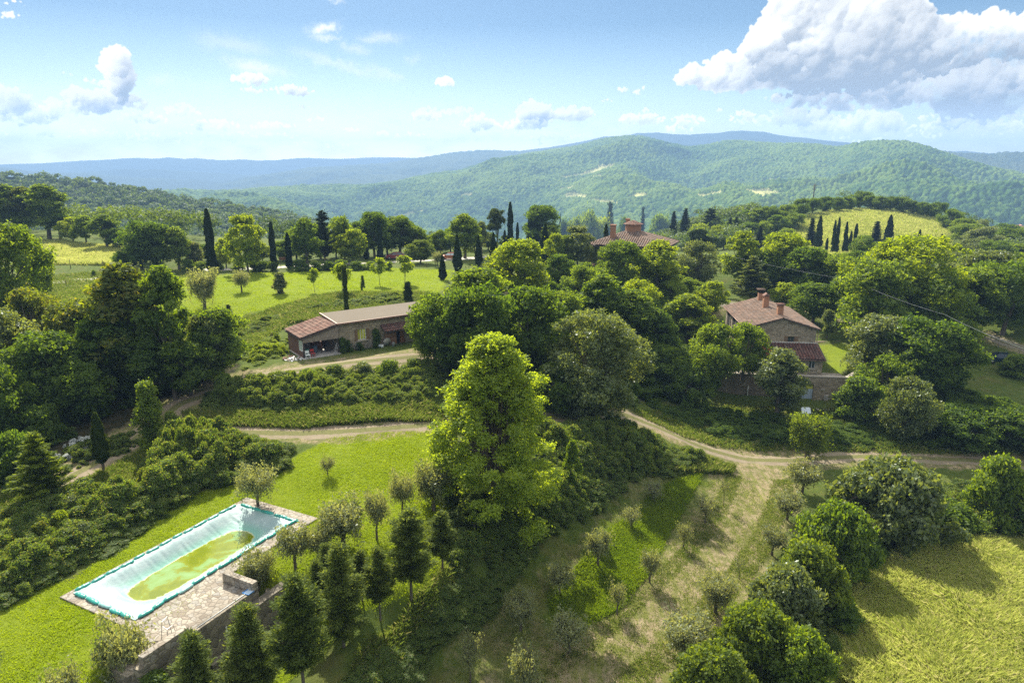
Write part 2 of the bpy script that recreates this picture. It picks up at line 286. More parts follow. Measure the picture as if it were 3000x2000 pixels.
# ---------------------------------------------------------------- mesh and object helpers
def mesh_q(name, V, F, mat=None, attrs=None, smooth=False):     # V (n,3), F (m,3|4) arrays
    V = np.asarray(V, np.float32); F = np.asarray(F, np.int32); me = bpy.data.meshes.new(name); n, m, k = len(V), len(F), F.shape[1]
    me.vertices.add(n); me.vertices.foreach_set('co', V.ravel()); me.loops.add(m*k); me.loops.foreach_set('vertex_index', F.ravel())
    me.polygons.add(m); me.polygons.foreach_set('loop_start', np.arange(0, m*k, k, dtype=np.int32)); me.polygons.foreach_set('loop_total', np.full(m, k, np.int32))
    me.polygons.foreach_set('use_smooth', np.full(m, smooth, bool))
    if mat: me.materials.append(mat)
    for a, v in (attrs or {}).items():
        v = np.asarray(v, np.float32)
        if v.ndim == 1: me.attributes.new(a, 'FLOAT', 'POINT').data.foreach_set('value', v)
        else: me.attributes.new(a, 'FLOAT_COLOR', 'POINT').data.foreach_set('color', np.concatenate([v, np.ones((n, 1), np.float32)], 1).ravel() if v.shape[1] == 3 else v.ravel())
    me.update(calc_edges=True); return me
def link(name, me, parent=None, loc=None):
    o = bpy.data.objects.new(name, me); COL.objects.link(o)
    if parent: o.parent = parent
    if loc: o.location = loc
    return o
def tag(o, label=None, cat=None, group=None, kind=None):
    for k, v in (('label', label), ('category', cat), ('group', group), ('kind', kind)):
        if v: o[k] = v
    return o
def empty(name, loc, rz=0, scale=(1, 1, 1)):
    o = bpy.data.objects.new(name, None); COL.objects.link(o); o.location = loc; o.rotation_euler = (0, 0, rz); o.scale = scale; o.empty_display_size = .5; return o
def copy_thing(root, loc, rz=0, scale=(1, 1, 1)):
    r = root.copy(); COL.objects.link(r); r.location = loc; r.rotation_euler = (0, 0, rz); r.scale = scale
    for ch in list(root.children):
        c = ch.copy(); COL.objects.link(c); c.parent = r
        for g in ch.children: d = g.copy(); COL.objects.link(d); d.parent = c
    return r
class MB:                                      # collects faces, becomes ONE mesh object
    def __init__(s): s.v = []; s.f = []; s.sm = []; s.cuts = []
    def add(s, vs, fs, smooth=False):
        s.cuts.append((len(s.v), len(s.f))); b = len(s.v); s.v += [tuple(float(c) for c in p) for p in vs]; s.f += [[b+i for i in f] for f in fs]; s.sm += [smooth]*len(fs); return s
    def box(s, c, d, rz=0, fr=None, taper=1.0, rx=0, ry=0):   # c centre, d full size
        hx, hy, hz = d[0]/2, d[1]/2, d[2]/2; vs = []
        M = Matrix.Rotation(rz, 3, 'Z')@Matrix.Rotation(ry, 3, 'Y')@Matrix.Rotation(rx, 3, 'X')
        for z, k in ((-hz, 1), (hz, taper)):
            for x, y in ((-hx, -hy), (hx, -hy), (hx, hy), (-hx, hy)):
                p = M@Vector((x*k, y*k, z)); vs.append((c[0]+p.x, c[1]+p.y, c[2]+p.z))
        return s.add(vs, [(3, 2, 1, 0), (4, 5, 6, 7), (0, 1, 5, 4), (1, 2, 6, 5), (2, 3, 7, 6), (3, 0, 4, 7)])
    def tube(s, pts, rad, n=6, cap=True):
        pts = [Vector(p) for p in pts]; rad = rad if isinstance(rad, (list, tuple)) else [rad]*len(pts); vs = []; fs = []
        for i, p in enumerate(pts):
            d = (pts[min(i+1, len(pts)-1)]-pts[max(i-1, 0)]).normalized(); a = d.orthogonal().normalized() if i == 0 else (a-d*a.dot(d)).normalized(); b = d.cross(a)
            for k in range(n):
                t = 2*math.pi*k/n; vs.append(p+(a*math.cos(t)+b*math.sin(t))*rad[i])
        for i in range(len(pts)-1):
            for k in range(n): fs.append((i*n+k, i*n+(k+1) % n, (i+1)*n+(k+1) % n, (i+1)*n+k))
        if cap: fs += [tuple(range(n-1, -1, -1)), tuple(range((len(pts)-1)*n, len(pts)*n))]
        return s.add(vs, fs, n > 5)
    def prism(s, P, z0, z1):                   # vertical prism over an outline (counterclockwise)
        n = len(P); z0 = z0 if isinstance(z0, (list, tuple)) else [z0]*n; z1 = z1 if isinstance(z1, (list, tuple)) else [z1]*n
        vs = [(p[0], p[1], z0[i]) for i, p in enumerate(P)]+[(p[0], p[1], z1[i]) for i, p in enumerate(P)]
        return s.add(vs, [tuple(range(n-1, -1, -1)), tuple(range(n, 2*n))]+[(i, (i+1) % n, n+(i+1) % n, n+i) for i in range(n)])
    def slab(s, a, b, c, d, th):               # a sloped slab, corners counterclockwise from above, thickness downwards along the normal
        a, b, c, d = map(Vector, (a, b, c, d)); n = (b-a).cross(d-a).normalized()*th; vs = [a, b, c, d, a-n, b-n, c-n, d-n]
        return s.add(vs, [(0, 1, 2, 3), (7, 6, 5, 4), (0, 4, 5, 1), (1, 5, 6, 2), (2, 6, 7, 3), (3, 7, 4, 0)])
    def build(s, name, mat, parent=None, loc=None, bevel=0):
        me = bpy.data.meshes.new(name); me.from_pydata(s.v, [], s.f); me.polygons.foreach_set('use_smooth', s.sm); me.update()
        if mat: me.materials.append(mat)
        o = link(name, me, parent, loc)
        if bevel: m = o.modifiers.new('b', 'BEVEL'); m.width = bevel; m.segments = 2
        return o
# ---------------------------------------------------------------- materials
class NT:
    def __init__(s, name):
        s.m = bpy.data.materials.new(name); s.m.use_nodes = True; s.t = s.m.node_tree; s.t.nodes.clear(); s.out = s.n('ShaderNodeOutputMaterial')
    def n(s, k, **kw):
        x = s.t.nodes.new(k)
        for a, b in kw.items(): setattr(x, a, b)
        return x
    def set(s, inp, v):
        if v is None: return
        if isinstance(v, bpy.types.NodeSocket): s.t.links.new(v, inp)
        elif isinstance(v, (tuple, list)) and inp.type == 'RGBA' and len(v) == 3: inp.default_value = (*v, 1)
        else: inp.default_value = v
    def coord(s, k='Object'): return s.n('ShaderNodeTexCoord').outputs[k]
    def attr(s, name, col=False): a = s.n('ShaderNodeAttribute', attribute_name=name); return a.outputs['Color' if col else 'Fac']
    def mapping(s, v, sc=(1, 1, 1), loc=(0, 0, 0), rot=(0, 0, 0)):
        m = s.n('ShaderNodeMapping'); s.set(m.inputs[0], v); m.inputs['Scale'].default_value = sc; m.inputs['Location'].default_value = loc; m.inputs['Rotation'].default_value = rot; return m.outputs[0]
    def noise(s, v, scale, det=4, rough=.55, dist=0): x = s.n('ShaderNodeTexNoise'); s.set(x.inputs['Vector'], v); x.inputs['Scale'].default_value = scale; x.inputs['Detail'].default_value = det; x.inputs['Roughness'].default_value = rough; x.inputs['Distortion'].default_value = dist; return x.outputs[0]
    def voro(s, v, scale, feat='F1', out='Distance', rnd=1): x = s.n('ShaderNodeTexVoronoi', feature=feat); s.set(x.inputs['Vector'], v); x.inputs['Scale'].default_value = scale; x.inputs['Randomness'].default_value = rnd; return x.outputs[out]
    def math(s, op, a, b=None, c=None, clamp=False):
        x = s.n('ShaderNodeMath', operation=op, use_clamp=clamp)
        for i, v in enumerate((a, b, c)): s.set(x.inputs[i], v)
        return x.outputs[0]
    def mix(s, f, a, b, bt='MIX'):
        x = s.n('ShaderNodeMix', data_type='RGBA', blend_type=bt); s.set(x.inputs[0], f); s.set(x.inputs[6], a); s.set(x.inputs[7], b); return x.outputs[2]
    def ramp(s, f, stops):
        x = s.n('ShaderNodeValToRGB'); s.set(x.inputs[0], f); e = x.color_ramp.elements
        while len(e) < len(stops): e.new(.5)
        for i, (p, c) in enumerate(stops): e[i].position = p; e[i].color = (*c, 1) if len(c) == 3 else c
        return x.outputs[0]
    def mr(s, v, a, b, c=0, d=1):
        x = s.n('ShaderNodeMapRange'); s.set(x.inputs[0], v)
        for i, q in enumerate((a, b, c, d)): x.inputs[i+1].default_value = q
        return x.outputs[0]
    def hsv(s, c, h=None, sa=None, v=None):
        x = s.n('ShaderNodeHueSaturation'); s.set(x.inputs['Color'], c)
        for k, q in (('Hue', h), ('Saturation', sa), ('Value', v)): s.set(x.inputs[k], q)
        return x.outputs[0]
    def bump(s, h, st=.5, dist=.1): x = s.n('ShaderNodeBump'); x.inputs['Strength'].default_value = st; x.inputs['Distance'].default_value = dist; s.set(x.inputs['Height'], h); return x.outputs[0]
    def pbr(s, col, rough=.8, nrm=None, spec=.3, metal=0, **kw):
        p = s.n('ShaderNodeBsdfPrincipled'); s.set(p.inputs['Base Color'], col); s.set(p.inputs['Roughness'], rough); s.set(p.inputs['Normal'], nrm); s.set(p.inputs['Specular IOR Level'], spec); s.set(p.inputs['Metallic'], metal)
        for k, v in kw.items(): s.set(p.inputs[k], v)
        s.t.links.new(p.outputs[0], s.out.inputs[0]); return s.m
MATS = {}
def plain(name, col, rough=.7, var=.12, scale=6, spec=.3, metal=0):
    if name in MATS: return MATS[name]
    t = NT(name); v = t.coord(); n = t.noise(v, scale, 4); c = t.mix(t.mr(n, .3, .7), tuple(x*(1-var) for x in col), tuple(min(1, x*(1+var)) for x in col))
    MATS[name] = t.pbr(c, rough, t.bump(n, .2, .02), spec, metal); return MATS[name]
def leaf_mat(name, a, b, trans=.5, tcol=None, gloss=.018, rough=.6, warm=None):
    """a..b: base colours between which leaves and whole plants vary"""
    t = NT(name); v = t.attr('v'); oi = t.n('ShaderNodeObjectInfo').outputs['Random']
    f = t.math('ADD', t.math('MULTIPLY', v, .75), t.math('MULTIPLY', oi, .35), clamp=True)
    c = t.mix(f, a, b)
    if warm: c = t.mix(t.math('MULTIPLY', t.math('GREATER_THAN', t.attr('w'), .86), .7), c, warm)
    tc = t.mix(1.0, c, tcol or (2.45, 2.15, .65), 'MULTIPLY')
    d = t.n('ShaderNodeBsdfDiffuse'); t.set(d.inputs[0], c); tr = t.n('ShaderNodeBsdfTranslucent'); t.set(tr.inputs[0], tc)
    m1 = t.n('ShaderNodeMixShader'); m1.inputs[0].default_value = trans; t.t.links.new(d.outputs[0], m1.inputs[1]); t.t.links.new(tr.outputs[0], m1.inputs[2])
    g = t.n('ShaderNodeBsdfGlossy'); g.inputs['Roughness'].default_value = rough; g.inputs['Color'].default_value = (.9, .95, 1, 1)
    m2 = t.n('ShaderNodeMixShader'); m2.inputs[0].default_value = gloss; t.t.links.new(m1.outputs[0], m2.inputs[1]); t.t.links.new(g.outputs[0], m2.inputs[2])
    t.t.links.new(m2.outputs[0], t.out.inputs[0]); MATS[name] = t.m; return t.m
def bark_mat(name, a, b):
    t = NT(name); v = t.mapping(t.coord(), (6, 6, 1.3)); n = t.noise(v, 2.2, 5, .65); MATS[name] = t.pbr(t.ramp(n, [(.3, a), (.7, b)]), .9, t.bump(n, .6, .05), .15); return MATS[name]
def stone_mat(name, cols, scale=2.6, mortar=(.24, .21, .17), flat=1.9, bump=.5, mw=.045, dirt=.5):
    t = NT(name); co = t.coord(); ds = t.n('ShaderNodeVectorMath', operation='ADD'); t.set(ds.inputs[0], co)
    nz = t.n('ShaderNodeTexNoise'); t.set(nz.inputs['Vector'], co); nz.inputs['Scale'].default_value = 3; sc = t.n('ShaderNodeVectorMath', operation='SCALE'); t.set(sc.inputs[0], nz.outputs['Color']); sc.inputs[3].default_value = .12; t.set(ds.inputs[1], sc.outputs[0])
    v = t.mapping(ds.outputs[0], (1, 1, flat)); e = t.voro(v, scale, 'DISTANCE_TO_EDGE'); cr = t.voro(v, scale, 'F1', 'Color')
    sp = t.n('ShaderNodeSeparateColor'); t.set(sp.inputs[0], cr); n = t.noise(co, 9, 5, .65)
    c = t.ramp(sp.outputs[0], [(i/(len(cols)-1), k) for i, k in enumerate(cols)]); c = t.mix(.45, c, t.ramp(n, [(.3, (.45, .45, .45)), (.7, (1.4, 1.4, 1.4))]), 'MULTIPLY')
    st = t.noise(co, .6, 4, .6); c = t.mix(t.mr(st, .45, .75, 0, dirt), c, tuple(q*.45 for q in cols[0]))
    m = t.mr(e, 0, mw, 1, 0); c = t.mix(m, c, mortar)
    h = t.math('ADD', t.mr(e, 0, mw*2.2), t.math('MULTIPLY', n, .5)); MATS[name] = t.pbr(c, .88, t.bump(h, bump, .06), .2); return MATS[name]
def tile_mat(name, cols, dirt=(.10, .085, .07)):
    t = NT(name); v = t.attr('v'); co = t.coord(); n = t.noise(co, 1.3, 5, .65); n2 = t.noise(co, 14, 3)
    c = t.ramp(v, [(i/(len(cols)-1), k) for i, k in enumerate(cols)]); c = t.mix(t.mr(n, .42, .72, 0, .75), c, dirt); c = t.mix(t.mr(n2, .55, .8, 0, .4), c, (.42, .38, .30))
    MATS[name] = t.pbr(c, .85, t.bump(n2, .3, .02), .2); return MATS[name]
# ---------------------------------------------------------------- the ground sheet with its grass, soil and hay
def zone(xy, P, soft=.8, noise=1.0, seed=0):   # 1 inside a world-space outline, ragged edge
    x, y = xy; P = [tuple(p) for p in P]; xs = [p[0] for p in P]; ys = [p[1] for p in P]; out = np.zeros(x.shape)
    m = (x > min(xs)-4) & (x < max(xs)+4) & (y > min(ys)-4) & (y < max(ys)+4)
    if m.any():
        xx, yy = x[m], y[m]; d = poly_d(xx, yy, P); d = np.where(poly_in(xx, yy, P), -d, d)+(fbm(xx, yy, 1.6, 3, seed)-.5)*noise*2.2
        out[m] = 1-sm(-soft, soft, d)
    return out
def near_line(xy, P, w, soft=.5, noise=.8, seed=1):
    x, y = xy; d = poly_d(x, y, P, False)+(fbm(x, y, 1.5, 3, seed)-.5)*noise*2; return 1-sm(w/2-soft, w/2+soft, d)
TRACK_UP = Gp([(-60,1500),(30,1462),(130,1432),(240,1380),(330,1330),(430,1265),(520,1190),(600,1160),(700,1118),(800,1098),(900,1082),(1000,1066),(1100,1056),(1200,1047),(1290,1040)])
TRACK_LOW = Gp([(470,1240),(560,1250),(640,1263),(740,1268),(860,1270),(980,1266),(1100,1258),(1200,1250),(1300,1240),(1400,1236),(1500,1232),(1620,1222),(1740,1212),(1830,1216),(1920,1250),(2020,1295),(2120,1330),(2220,1350)])
TRACK_EAST = Gp([(2190,1345),(2300,1350),(2440,1342),(2560,1338),(2700,1342),(2850,1350),(3000,1362),(3150,1378),(3500,1420)])
TRACK_GROVE = Gp([(2240,1345),(2215,1400),(2190,1480),(2140,1570),(2060,1670),(1950,1780),(1830,1890),(1700,2000),(1560,2140)])
DRIVE = Gp([(-80,842),(60,834),(150,828),(260,818),(380,806),(500,797),(620,790),(760,785),(900,778),(1040,772),(1180,766),(1320,760),(1450,752),(1560,745)])
YARD_ROAD = Gp([(2080,905),(2180,885),(2300,880),(2420,925),(2520,945),(2640,930),(2740,940),(2850,972),(3050,1040)])
HAY = Gp([(2450,1990),(2440,1830),(2500,1730),(2620,1650),(2790,1600),(2900,1580),(3100,1600),(3500,1640),(3600,2100),(2700,2100)])
MOWN = Gp([(1860,1395),(2060,1370),(2190,1395),(2250,1500),(2200,1640),(2080,1750),(2030,1900),(1960,2100),(1350,2100),(1240,1960),(1330,1860),(1500,1710),(1700,1530)])
GREENSTRIP = Gp([(1990,1400),(2060,1385),(2010,1480),(1960,1560),(1900,1680),(1820,1780),(1700,1850),(1620,1830),(1600,1740),(1700,1650),(1800,1540),(1900,1450)])  # brighter green here: sunlit patches painted into the ground and blades
HAY_LEFT = Gp([(130,775),(360,778),(420,768),(420,730),(330,722),(200,712),(130,708)])
HAY_HILL = [(x, y) for x, y in Gp([(2225,690),(2300,748),(2430,775),(2560,790),(2700,775),(2780,720),(2775,665),(2740,638),(2640,622),(2520,613),(2440,618),(2350,640)])]
LAWN = Gp([(0,2100),(0,1760),(200,1700),(420,1560),(560,1450),(860,1340),(960,1282),(1290,1262),(1360,1400),(1290,1560),(1290,1680),(1210,1760),(950,1900),(700,2100)])
LAWN_UP = Gp([(120,860),(600,806),(900,795),(1150,785),(1330,790),(1300,850),(1250,880),(1000,870),(800,905),(640,940),(560,990),(300,950),(130,900)])
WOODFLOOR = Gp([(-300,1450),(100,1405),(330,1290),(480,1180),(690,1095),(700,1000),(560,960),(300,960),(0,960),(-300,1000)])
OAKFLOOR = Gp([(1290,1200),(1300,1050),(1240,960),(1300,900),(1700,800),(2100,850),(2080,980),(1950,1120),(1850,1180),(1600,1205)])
BARNYARD = Gp([(700,1130),(830,1050),(900,1046),(1260,1012),(1300,1060),(1150,1075),(950,1092),(780,1135)])
def build_ground():
    ys = [9.0]
    while ys[-1] < 62: ys.append(ys[-1]+.34)
    while ys[-1] < 520: ys.append(ys[-1]*1.0062)
    ys = np.array([-60, -30, -12, 0]+ys+list(np.linspace(535, 1300, 40))); nc = 520; s = np.linspace(-1, 1, nc)
    hw = np.maximum(ys*1.02+10, 42); X = s[None, :]*hw[:, None]; Y = np.repeat(ys[:, None], nc, 1); Z = H(X, Y)
    far = sm(430, 900, Y); Z = Z*(1-far)+(-215-20*fbm(X, Y, 200, 3, 4))*far
    Z = Z-2.0*sm(330, 420, Y)
    xy = (X, Y); f = lambda P, **k: zone(xy, P, **k)
    soil = np.zeros_like(X); lawn = np.zeros_like(X); hay = np.zeros_like(X); dark = np.zeros_like(X)
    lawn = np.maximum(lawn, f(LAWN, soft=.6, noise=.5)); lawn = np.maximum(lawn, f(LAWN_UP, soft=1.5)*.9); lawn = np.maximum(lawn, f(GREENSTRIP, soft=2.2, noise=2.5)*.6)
    yard = Gp([(2396,1012),(2420,1060),(2445,1104),(2500,1106),(2520,1060),(2500,1020),(2465,1006)]); lawn = np.maximum(lawn, f(yard, soft=1.2, noise=.5)*.85)
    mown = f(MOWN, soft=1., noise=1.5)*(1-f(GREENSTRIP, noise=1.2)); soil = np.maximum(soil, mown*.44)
    for T, w in ((TRACK_UP, 4.6), (TRACK_LOW, 3.4), (TRACK_EAST, 3.6), (YARD_ROAD, 3.6)): soil = np.maximum(soil, near_line(xy, T, w+1.2, .8)*.75)
    gx = TRACK_GROVE; soil = np.maximum(soil, near_line(xy, [(p[0]+.3, p[1]) for p in gx], 8.5, 2.4, 2.4)*.85)
    soil = np.maximum(soil, f(BARNYARD, noise=1.2)*.45)
    hay = np.maximum(hay, f(HAY, soft=1)); hay = np.maximum(hay, f(HAY_LEFT, soft=1)); hay = np.maximum(hay, f(HAY_HILL, soft=3, noise=2))
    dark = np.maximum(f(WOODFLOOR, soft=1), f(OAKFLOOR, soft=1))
    i = np.arange(len(ys)-1)[:, None]*nc+np.arange(nc-1)[None, :]; F = np.stack([i, i+1, i+nc+1, i+nc], -1).reshape(-1, 4)
    t = NT('ground_cover'); co = t.coord(); lo, hi, mid = t.noise(co, 22, 4, .7), t.noise(co, .09, 4, .6), t.noise(co, 1.3, 5, .62)
    rough = t.ramp(t.math('ADD', t.math('MULTIPLY', lo, .5), t.math('MULTIPLY', mid, .5)), [(.3, (.04, .065, .012)), (.52, (.085, .12, .02)), (.7, (.16, .17, .04))])
    rough = t.mix(t.mr(t.noise(co, .35, 4, .6), .5, .72, 0, .55), rough, (.14, .115, .05))
    lawnc = t.ramp(t.math('ADD', t.math('MULTIPLY', lo, .55), t.math('MULTIPLY', mid, .45)), [(.28, (.085, .13, .007)), (.5, (.16, .22, .009)), (.72, (.25, .295, .020))])
    lawnc = t.mix(t.mr(hi, .35, .65, 0, .35), lawnc, (.20, .22, .035))
    lawnc = t.mix(t.mr(t.noise(co, .55, 5, .65), .60, .74, 0, .5), lawnc, (.26, .25, .07))
    soilc = t.ramp(t.math('ADD', t.math('MULTIPLY', lo, .5), t.math('MULTIPLY', mid, .5)), [(.3, (.15, .11, .06)), (.5, (.30, .24, .145)), (.72, (.44, .37, .235))])
    soilc = t.mix(t.mr(t.noise(co, .9, 5, .7), .45, .62, 0, .8), soilc, (.105, .125, .028))
    hayc = t.ramp(t.math('ADD', t.math('MULTIPLY', lo, .45), t.math('MULTIPLY', mid, .55)), [(.28, (.11, .14, .028)), (.5, (.22, .245, .055)), (.72, (.36, .36, .13))])
    hayc = t.mix(t.mr(t.noise(co, .18, 4, .6), .45, .65, 0, .7), hayc, (.17, .20, .035))
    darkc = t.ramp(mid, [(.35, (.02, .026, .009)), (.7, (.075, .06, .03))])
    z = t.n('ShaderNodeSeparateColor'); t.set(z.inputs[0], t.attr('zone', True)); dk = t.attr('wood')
    brk = t.mr(t.noise(co, 2.2, 5, .7), .3, .7, -.28, .28)
    def w(s): return t.mr(t.math('ADD', s, t.math('MULTIPLY', brk, t.math('MULTIPLY', s, 1.0))), .32, .68)
    soilc = t.mix(t.mr(t.noise(t.mapping(co, (1.0, .22, 1), rot=(0, 0, R(-38))), 2.2, 4, .6), .46, .60, 0, .75), soilc, t.ramp(lo, [(.3, (.075, .10, .015)), (.7, (.21, .22, .05))]))
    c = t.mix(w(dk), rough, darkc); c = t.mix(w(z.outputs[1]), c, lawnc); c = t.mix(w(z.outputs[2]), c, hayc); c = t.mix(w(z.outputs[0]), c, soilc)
    b = t.math('ADD', t.math('MULTIPLY', lo, .6), t.noise(co, 5, 5, .7)); gm = t.pbr(c, .95, t.bump(b, .9, .16), .1)
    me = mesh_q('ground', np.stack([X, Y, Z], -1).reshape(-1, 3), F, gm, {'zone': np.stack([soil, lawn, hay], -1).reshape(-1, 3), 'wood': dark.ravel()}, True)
    tag(link('ground', me), kind='structure')
def ribbon(name, P, w, mat, lift=.06, ragged=.55, label=None, step=.5, cols=14):
    P = [np.array(p[:2]) for p in P]; Q = []
    for i in range(len(P)-1):                  # Catmull-Rom
        p0, p1, p2, p3 = P[max(i-1, 0)], P[i], P[i+1], P[min(i+2, len(P)-1)]; n = max(2, int(np.linalg.norm(p2-p1)/step))
        for k in range(n):
            t = k/n; Q.append(.5*((2*p1)+(-p0+p2)*t+(2*p0-5*p1+4*p2-p3)*t*t+(-p0+3*p1-3*p2+p3)*t**3))
    Q.append(P[-1]); Q = np.array(Q); d = np.gradient(Q, axis=0); d /= np.linalg.norm(d, axis=1)[:, None]+1e-9; nrm = np.stack([-d[:, 1], d[:, 0]], 1)
    s = np.linspace(-1, 1, cols); ed = np.abs(s)**4
    wl = w/2+(fbm(Q[:, 0], Q[:, 1], 2.0, 4, 31)-.5)*ragged*4; wr = w/2+(fbm(Q[:, 0], Q[:, 1], 2.0, 4, 77)-.5)*ragged*4
    off = np.where(s[None, :] < 0, s[None, :]*wl[:, None], s[None, :]*wr[:, None]); X = Q[:, 0:1]+nrm[:, 0:1]*off; Y = Q[:, 1:2]+nrm[:, 1:2]*off
    L = lift*(1-ed[None, :]*1.6); rut = -.05*np.exp(-((np.abs(off)-.75)/.25)**2); Z = H(X, Y)+L+rut*.6
    i = np.arange(len(Q)-1)[:, None]*cols+np.arange(cols-1)[None, :]; F = np.stack([i, i+cols, i+cols+1, i+1], -1).reshape(-1, 4)
    o = link(name, mesh_q(name, np.stack([X, Y, Z], -1).reshape(-1, 3), F, mat, {'a': (np.abs(off)).ravel(), 'uv3': np.stack([off, np.repeat(np.arange(len(Q))[:, None]*step, cols, 1), 0*off], -1).reshape(-1, 3)}, True)); return tag(o, kind='structure')
def straw_mat():
    t = NT('mown_track_soil'); co = t.coord(); uv = t.attr('uv3', True); n = t.noise(co, 10, 5, .72); m = t.noise(co, .7, 5, .65); st = t.noise(t.mapping(uv, (2.6, .10, 1)), 1.0, 3, .6)
    f = t.math('ADD', t.math('MULTIPLY', n, .45), t.math('ADD', t.math('MULTIPLY', m, .3), t.math('MULTIPLY', st, .3)))
    c = t.ramp(f, [(.38, (.13, .095, .05)), (.52, (.27, .22, .125)), (.66, (.42, .36, .22))]); a = t.attr('a')
    g = t.math('ADD', t.math('MULTIPLY', st, .9), t.math('ADD', t.math('MULTIPLY', m, .7), t.mr(a, 1.5, 3.4, -.1, .5)))
    c = t.mix(t.mr(g, .86, 1.06, 0, .85), c, t.ramp(n, [(.3, (.06, .085, .012)), (.7, (.19, .21, .04))])); return t.pbr(c, .95, t.bump(f, .8, .08), .1)
def track_mat(name, c0, c1, grass=.8):
    t = NT(name); co = t.coord(); a = t.attr('a'); n = t.noise(co, 9, 5, .7); m = t.noise(co, 1.2, 5, .65)
    c = t.ramp(t.math('ADD', t.math('MULTIPLY', n, .5), t.math('MULTIPLY', m, .5)), [(.3, c0), (.7, c1)])
    mid = t.math('ADD', t.mr(a, .15, .5, 1, 0), t.mr(a, 1.05, 1.6, 0, 1), clamp=True); g = t.math('MULTIPLY', t.mr(t.math('ADD', t.math('MULTIPLY', m, .8), t.math('MULTIPLY', mid, .45)), .42, .60), grass)
    c = t.mix(g, c, t.ramp(n, [(.3, (.05, .07, .015)), (.7, (.17, .17, .045))])); return t.pbr(c, .95, t.bump(n, .6, .05), .1)
# ---------------------------------------------------------------- far hills
def profile_dir(P):                            # crest line of the photograph -> azimuth, tangent of elevation
    az = []; te = []
    for px, py in P:
        d = px_dir(px, py); az.append(math.atan2(d[0], d[1])); te.append(d[2]/math.hypot(d[0], d[1]))
    return np.array(az), np.array(te)
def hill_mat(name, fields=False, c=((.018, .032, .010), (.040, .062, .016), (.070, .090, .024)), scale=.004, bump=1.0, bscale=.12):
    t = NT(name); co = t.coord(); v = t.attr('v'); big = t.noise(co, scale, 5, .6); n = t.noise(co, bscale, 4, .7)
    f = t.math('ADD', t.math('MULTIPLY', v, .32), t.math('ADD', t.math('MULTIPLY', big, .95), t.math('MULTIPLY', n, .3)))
    col = t.ramp(f, [(.48, c[0]), (.70, c[1]), (.92, c[2])])  # broad patches: forest types, with cloud shadow put into the colour
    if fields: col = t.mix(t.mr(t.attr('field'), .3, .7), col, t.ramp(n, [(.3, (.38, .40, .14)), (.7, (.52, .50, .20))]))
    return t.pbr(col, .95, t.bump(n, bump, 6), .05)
def hill_layer(name, P, rc, r0, z0, mat, power=1.2, ridge=35, canopy=0, cell=9, ncol=700, nrow=160, az0=None, az1=None, seed=1, back=.25, fields=None, rr=None):
    az, te = profile_dir(P); a0 = az[0] if az0 is None else az0; a1 = az[-1] if az1 is None else az1
    A = np.linspace(a0, a1, ncol); T = np.interp(A, az, te); rcv = np.interp(A, az, rr) if rr is not None else np.full(ncol, rc)
    T = T+(fbm(A*3000, A*0, 60, 4, seed)-.5)*.0016
    zc = CAMZ+T*rcv
    s = np.concatenate([np.linspace(0, 1, nrow), 1+np.linspace(.02, back, 14)]); S = s[:, None]
    RR = r0+(rcv[None, :]-r0)*S; X = RR*np.sin(A)[None, :]; Y = RR*np.cos(A)[None, :]
    up = np.clip(S, 0, 1)**power; Z = z0+(zc[None, :]-z0)*up; Z = Z-np.clip(S-1, 0, 9)*(rcv-r0)[None, :]*.55
    env = np.clip(1-np.abs(S-.45)/.55, 0, 1)**.6
    rg = 1-np.abs(fbm(X, Y, 700, 4, seed+2)*2-1)*2; Z = Z+rg*ridge*env+(fbm(X, Y, 240, 4, seed+5)-.5)*ridge*.9*env
    v = np.zeros_like(X); fl = np.zeros_like(X)
    if fields:
        for F in fields:
            aa, tt = profile_dir(F); d = np.stack([np.arctan2(X, Y).ravel(), ((Z-CAMZ)/np.hypot(X, Y)).ravel()], 1)
            cx, cy_ = aa.mean(), tt.mean(); m = poly_in(d[:, 0], d[:, 1], list(zip(aa, tt))); fl = np.maximum(fl, m.reshape(X.shape).astype(float))
    if canopy:
        d, val = worley(X, Y, cell, seed); pr = fbm(X, Y, 90, 3, seed+9); Z = Z+canopy*np.sqrt(np.clip(1-(d*1.25)**2, 0, 1))*(.55+.75*val)*(1-fl); v = val
    i = np.arange(len(s)-1)[:, None]*ncol+np.arange(ncol-1)[None, :]; Fq = np.stack([i, i+1, i+ncol+1, i+ncol], -1).reshape(-1, 4)
    o = link(name, mesh_q(name, np.stack([X, Y, Z], -1).reshape(-1, 3), Fq, mat, {'v': v.ravel(), 'field': fl.ravel()}, True)); tag(o, kind='structure'); return X, Y, Z
FIELDS = [[(1640,520),(1700,512),(1745,495),(1800,483),(1800,487),(1745,510),(1700,518),(1655,524)], [(1650,573),(1675,566),(1720,575),(1712,584),(1660,580)], [(1730,587),(1790,590),(1812,600),(1760,598)], [(1840,580),(1865,568),(1900,572),(1880,584)], [(1750,487),(1795,483),(1790,492),(1755,495)],
 [(2040,575),(2110,563),(2118,568),(2060,582)], [(2248,527),(2285,526),(2270,533)], [(1350,572),(1385,566),(1382,574),(1352,578)], [(1140,640),(1210,622),(1215,628),(1150,648)], [(1190,628),(1240,618),(1240,622)], [(1760,515),(1765,512),(1720,522),(1760,520)], [(1632,555),(1690,548),(1670,556)], [(2180,560),(2250,555),(2290,572),(2230,580)]]
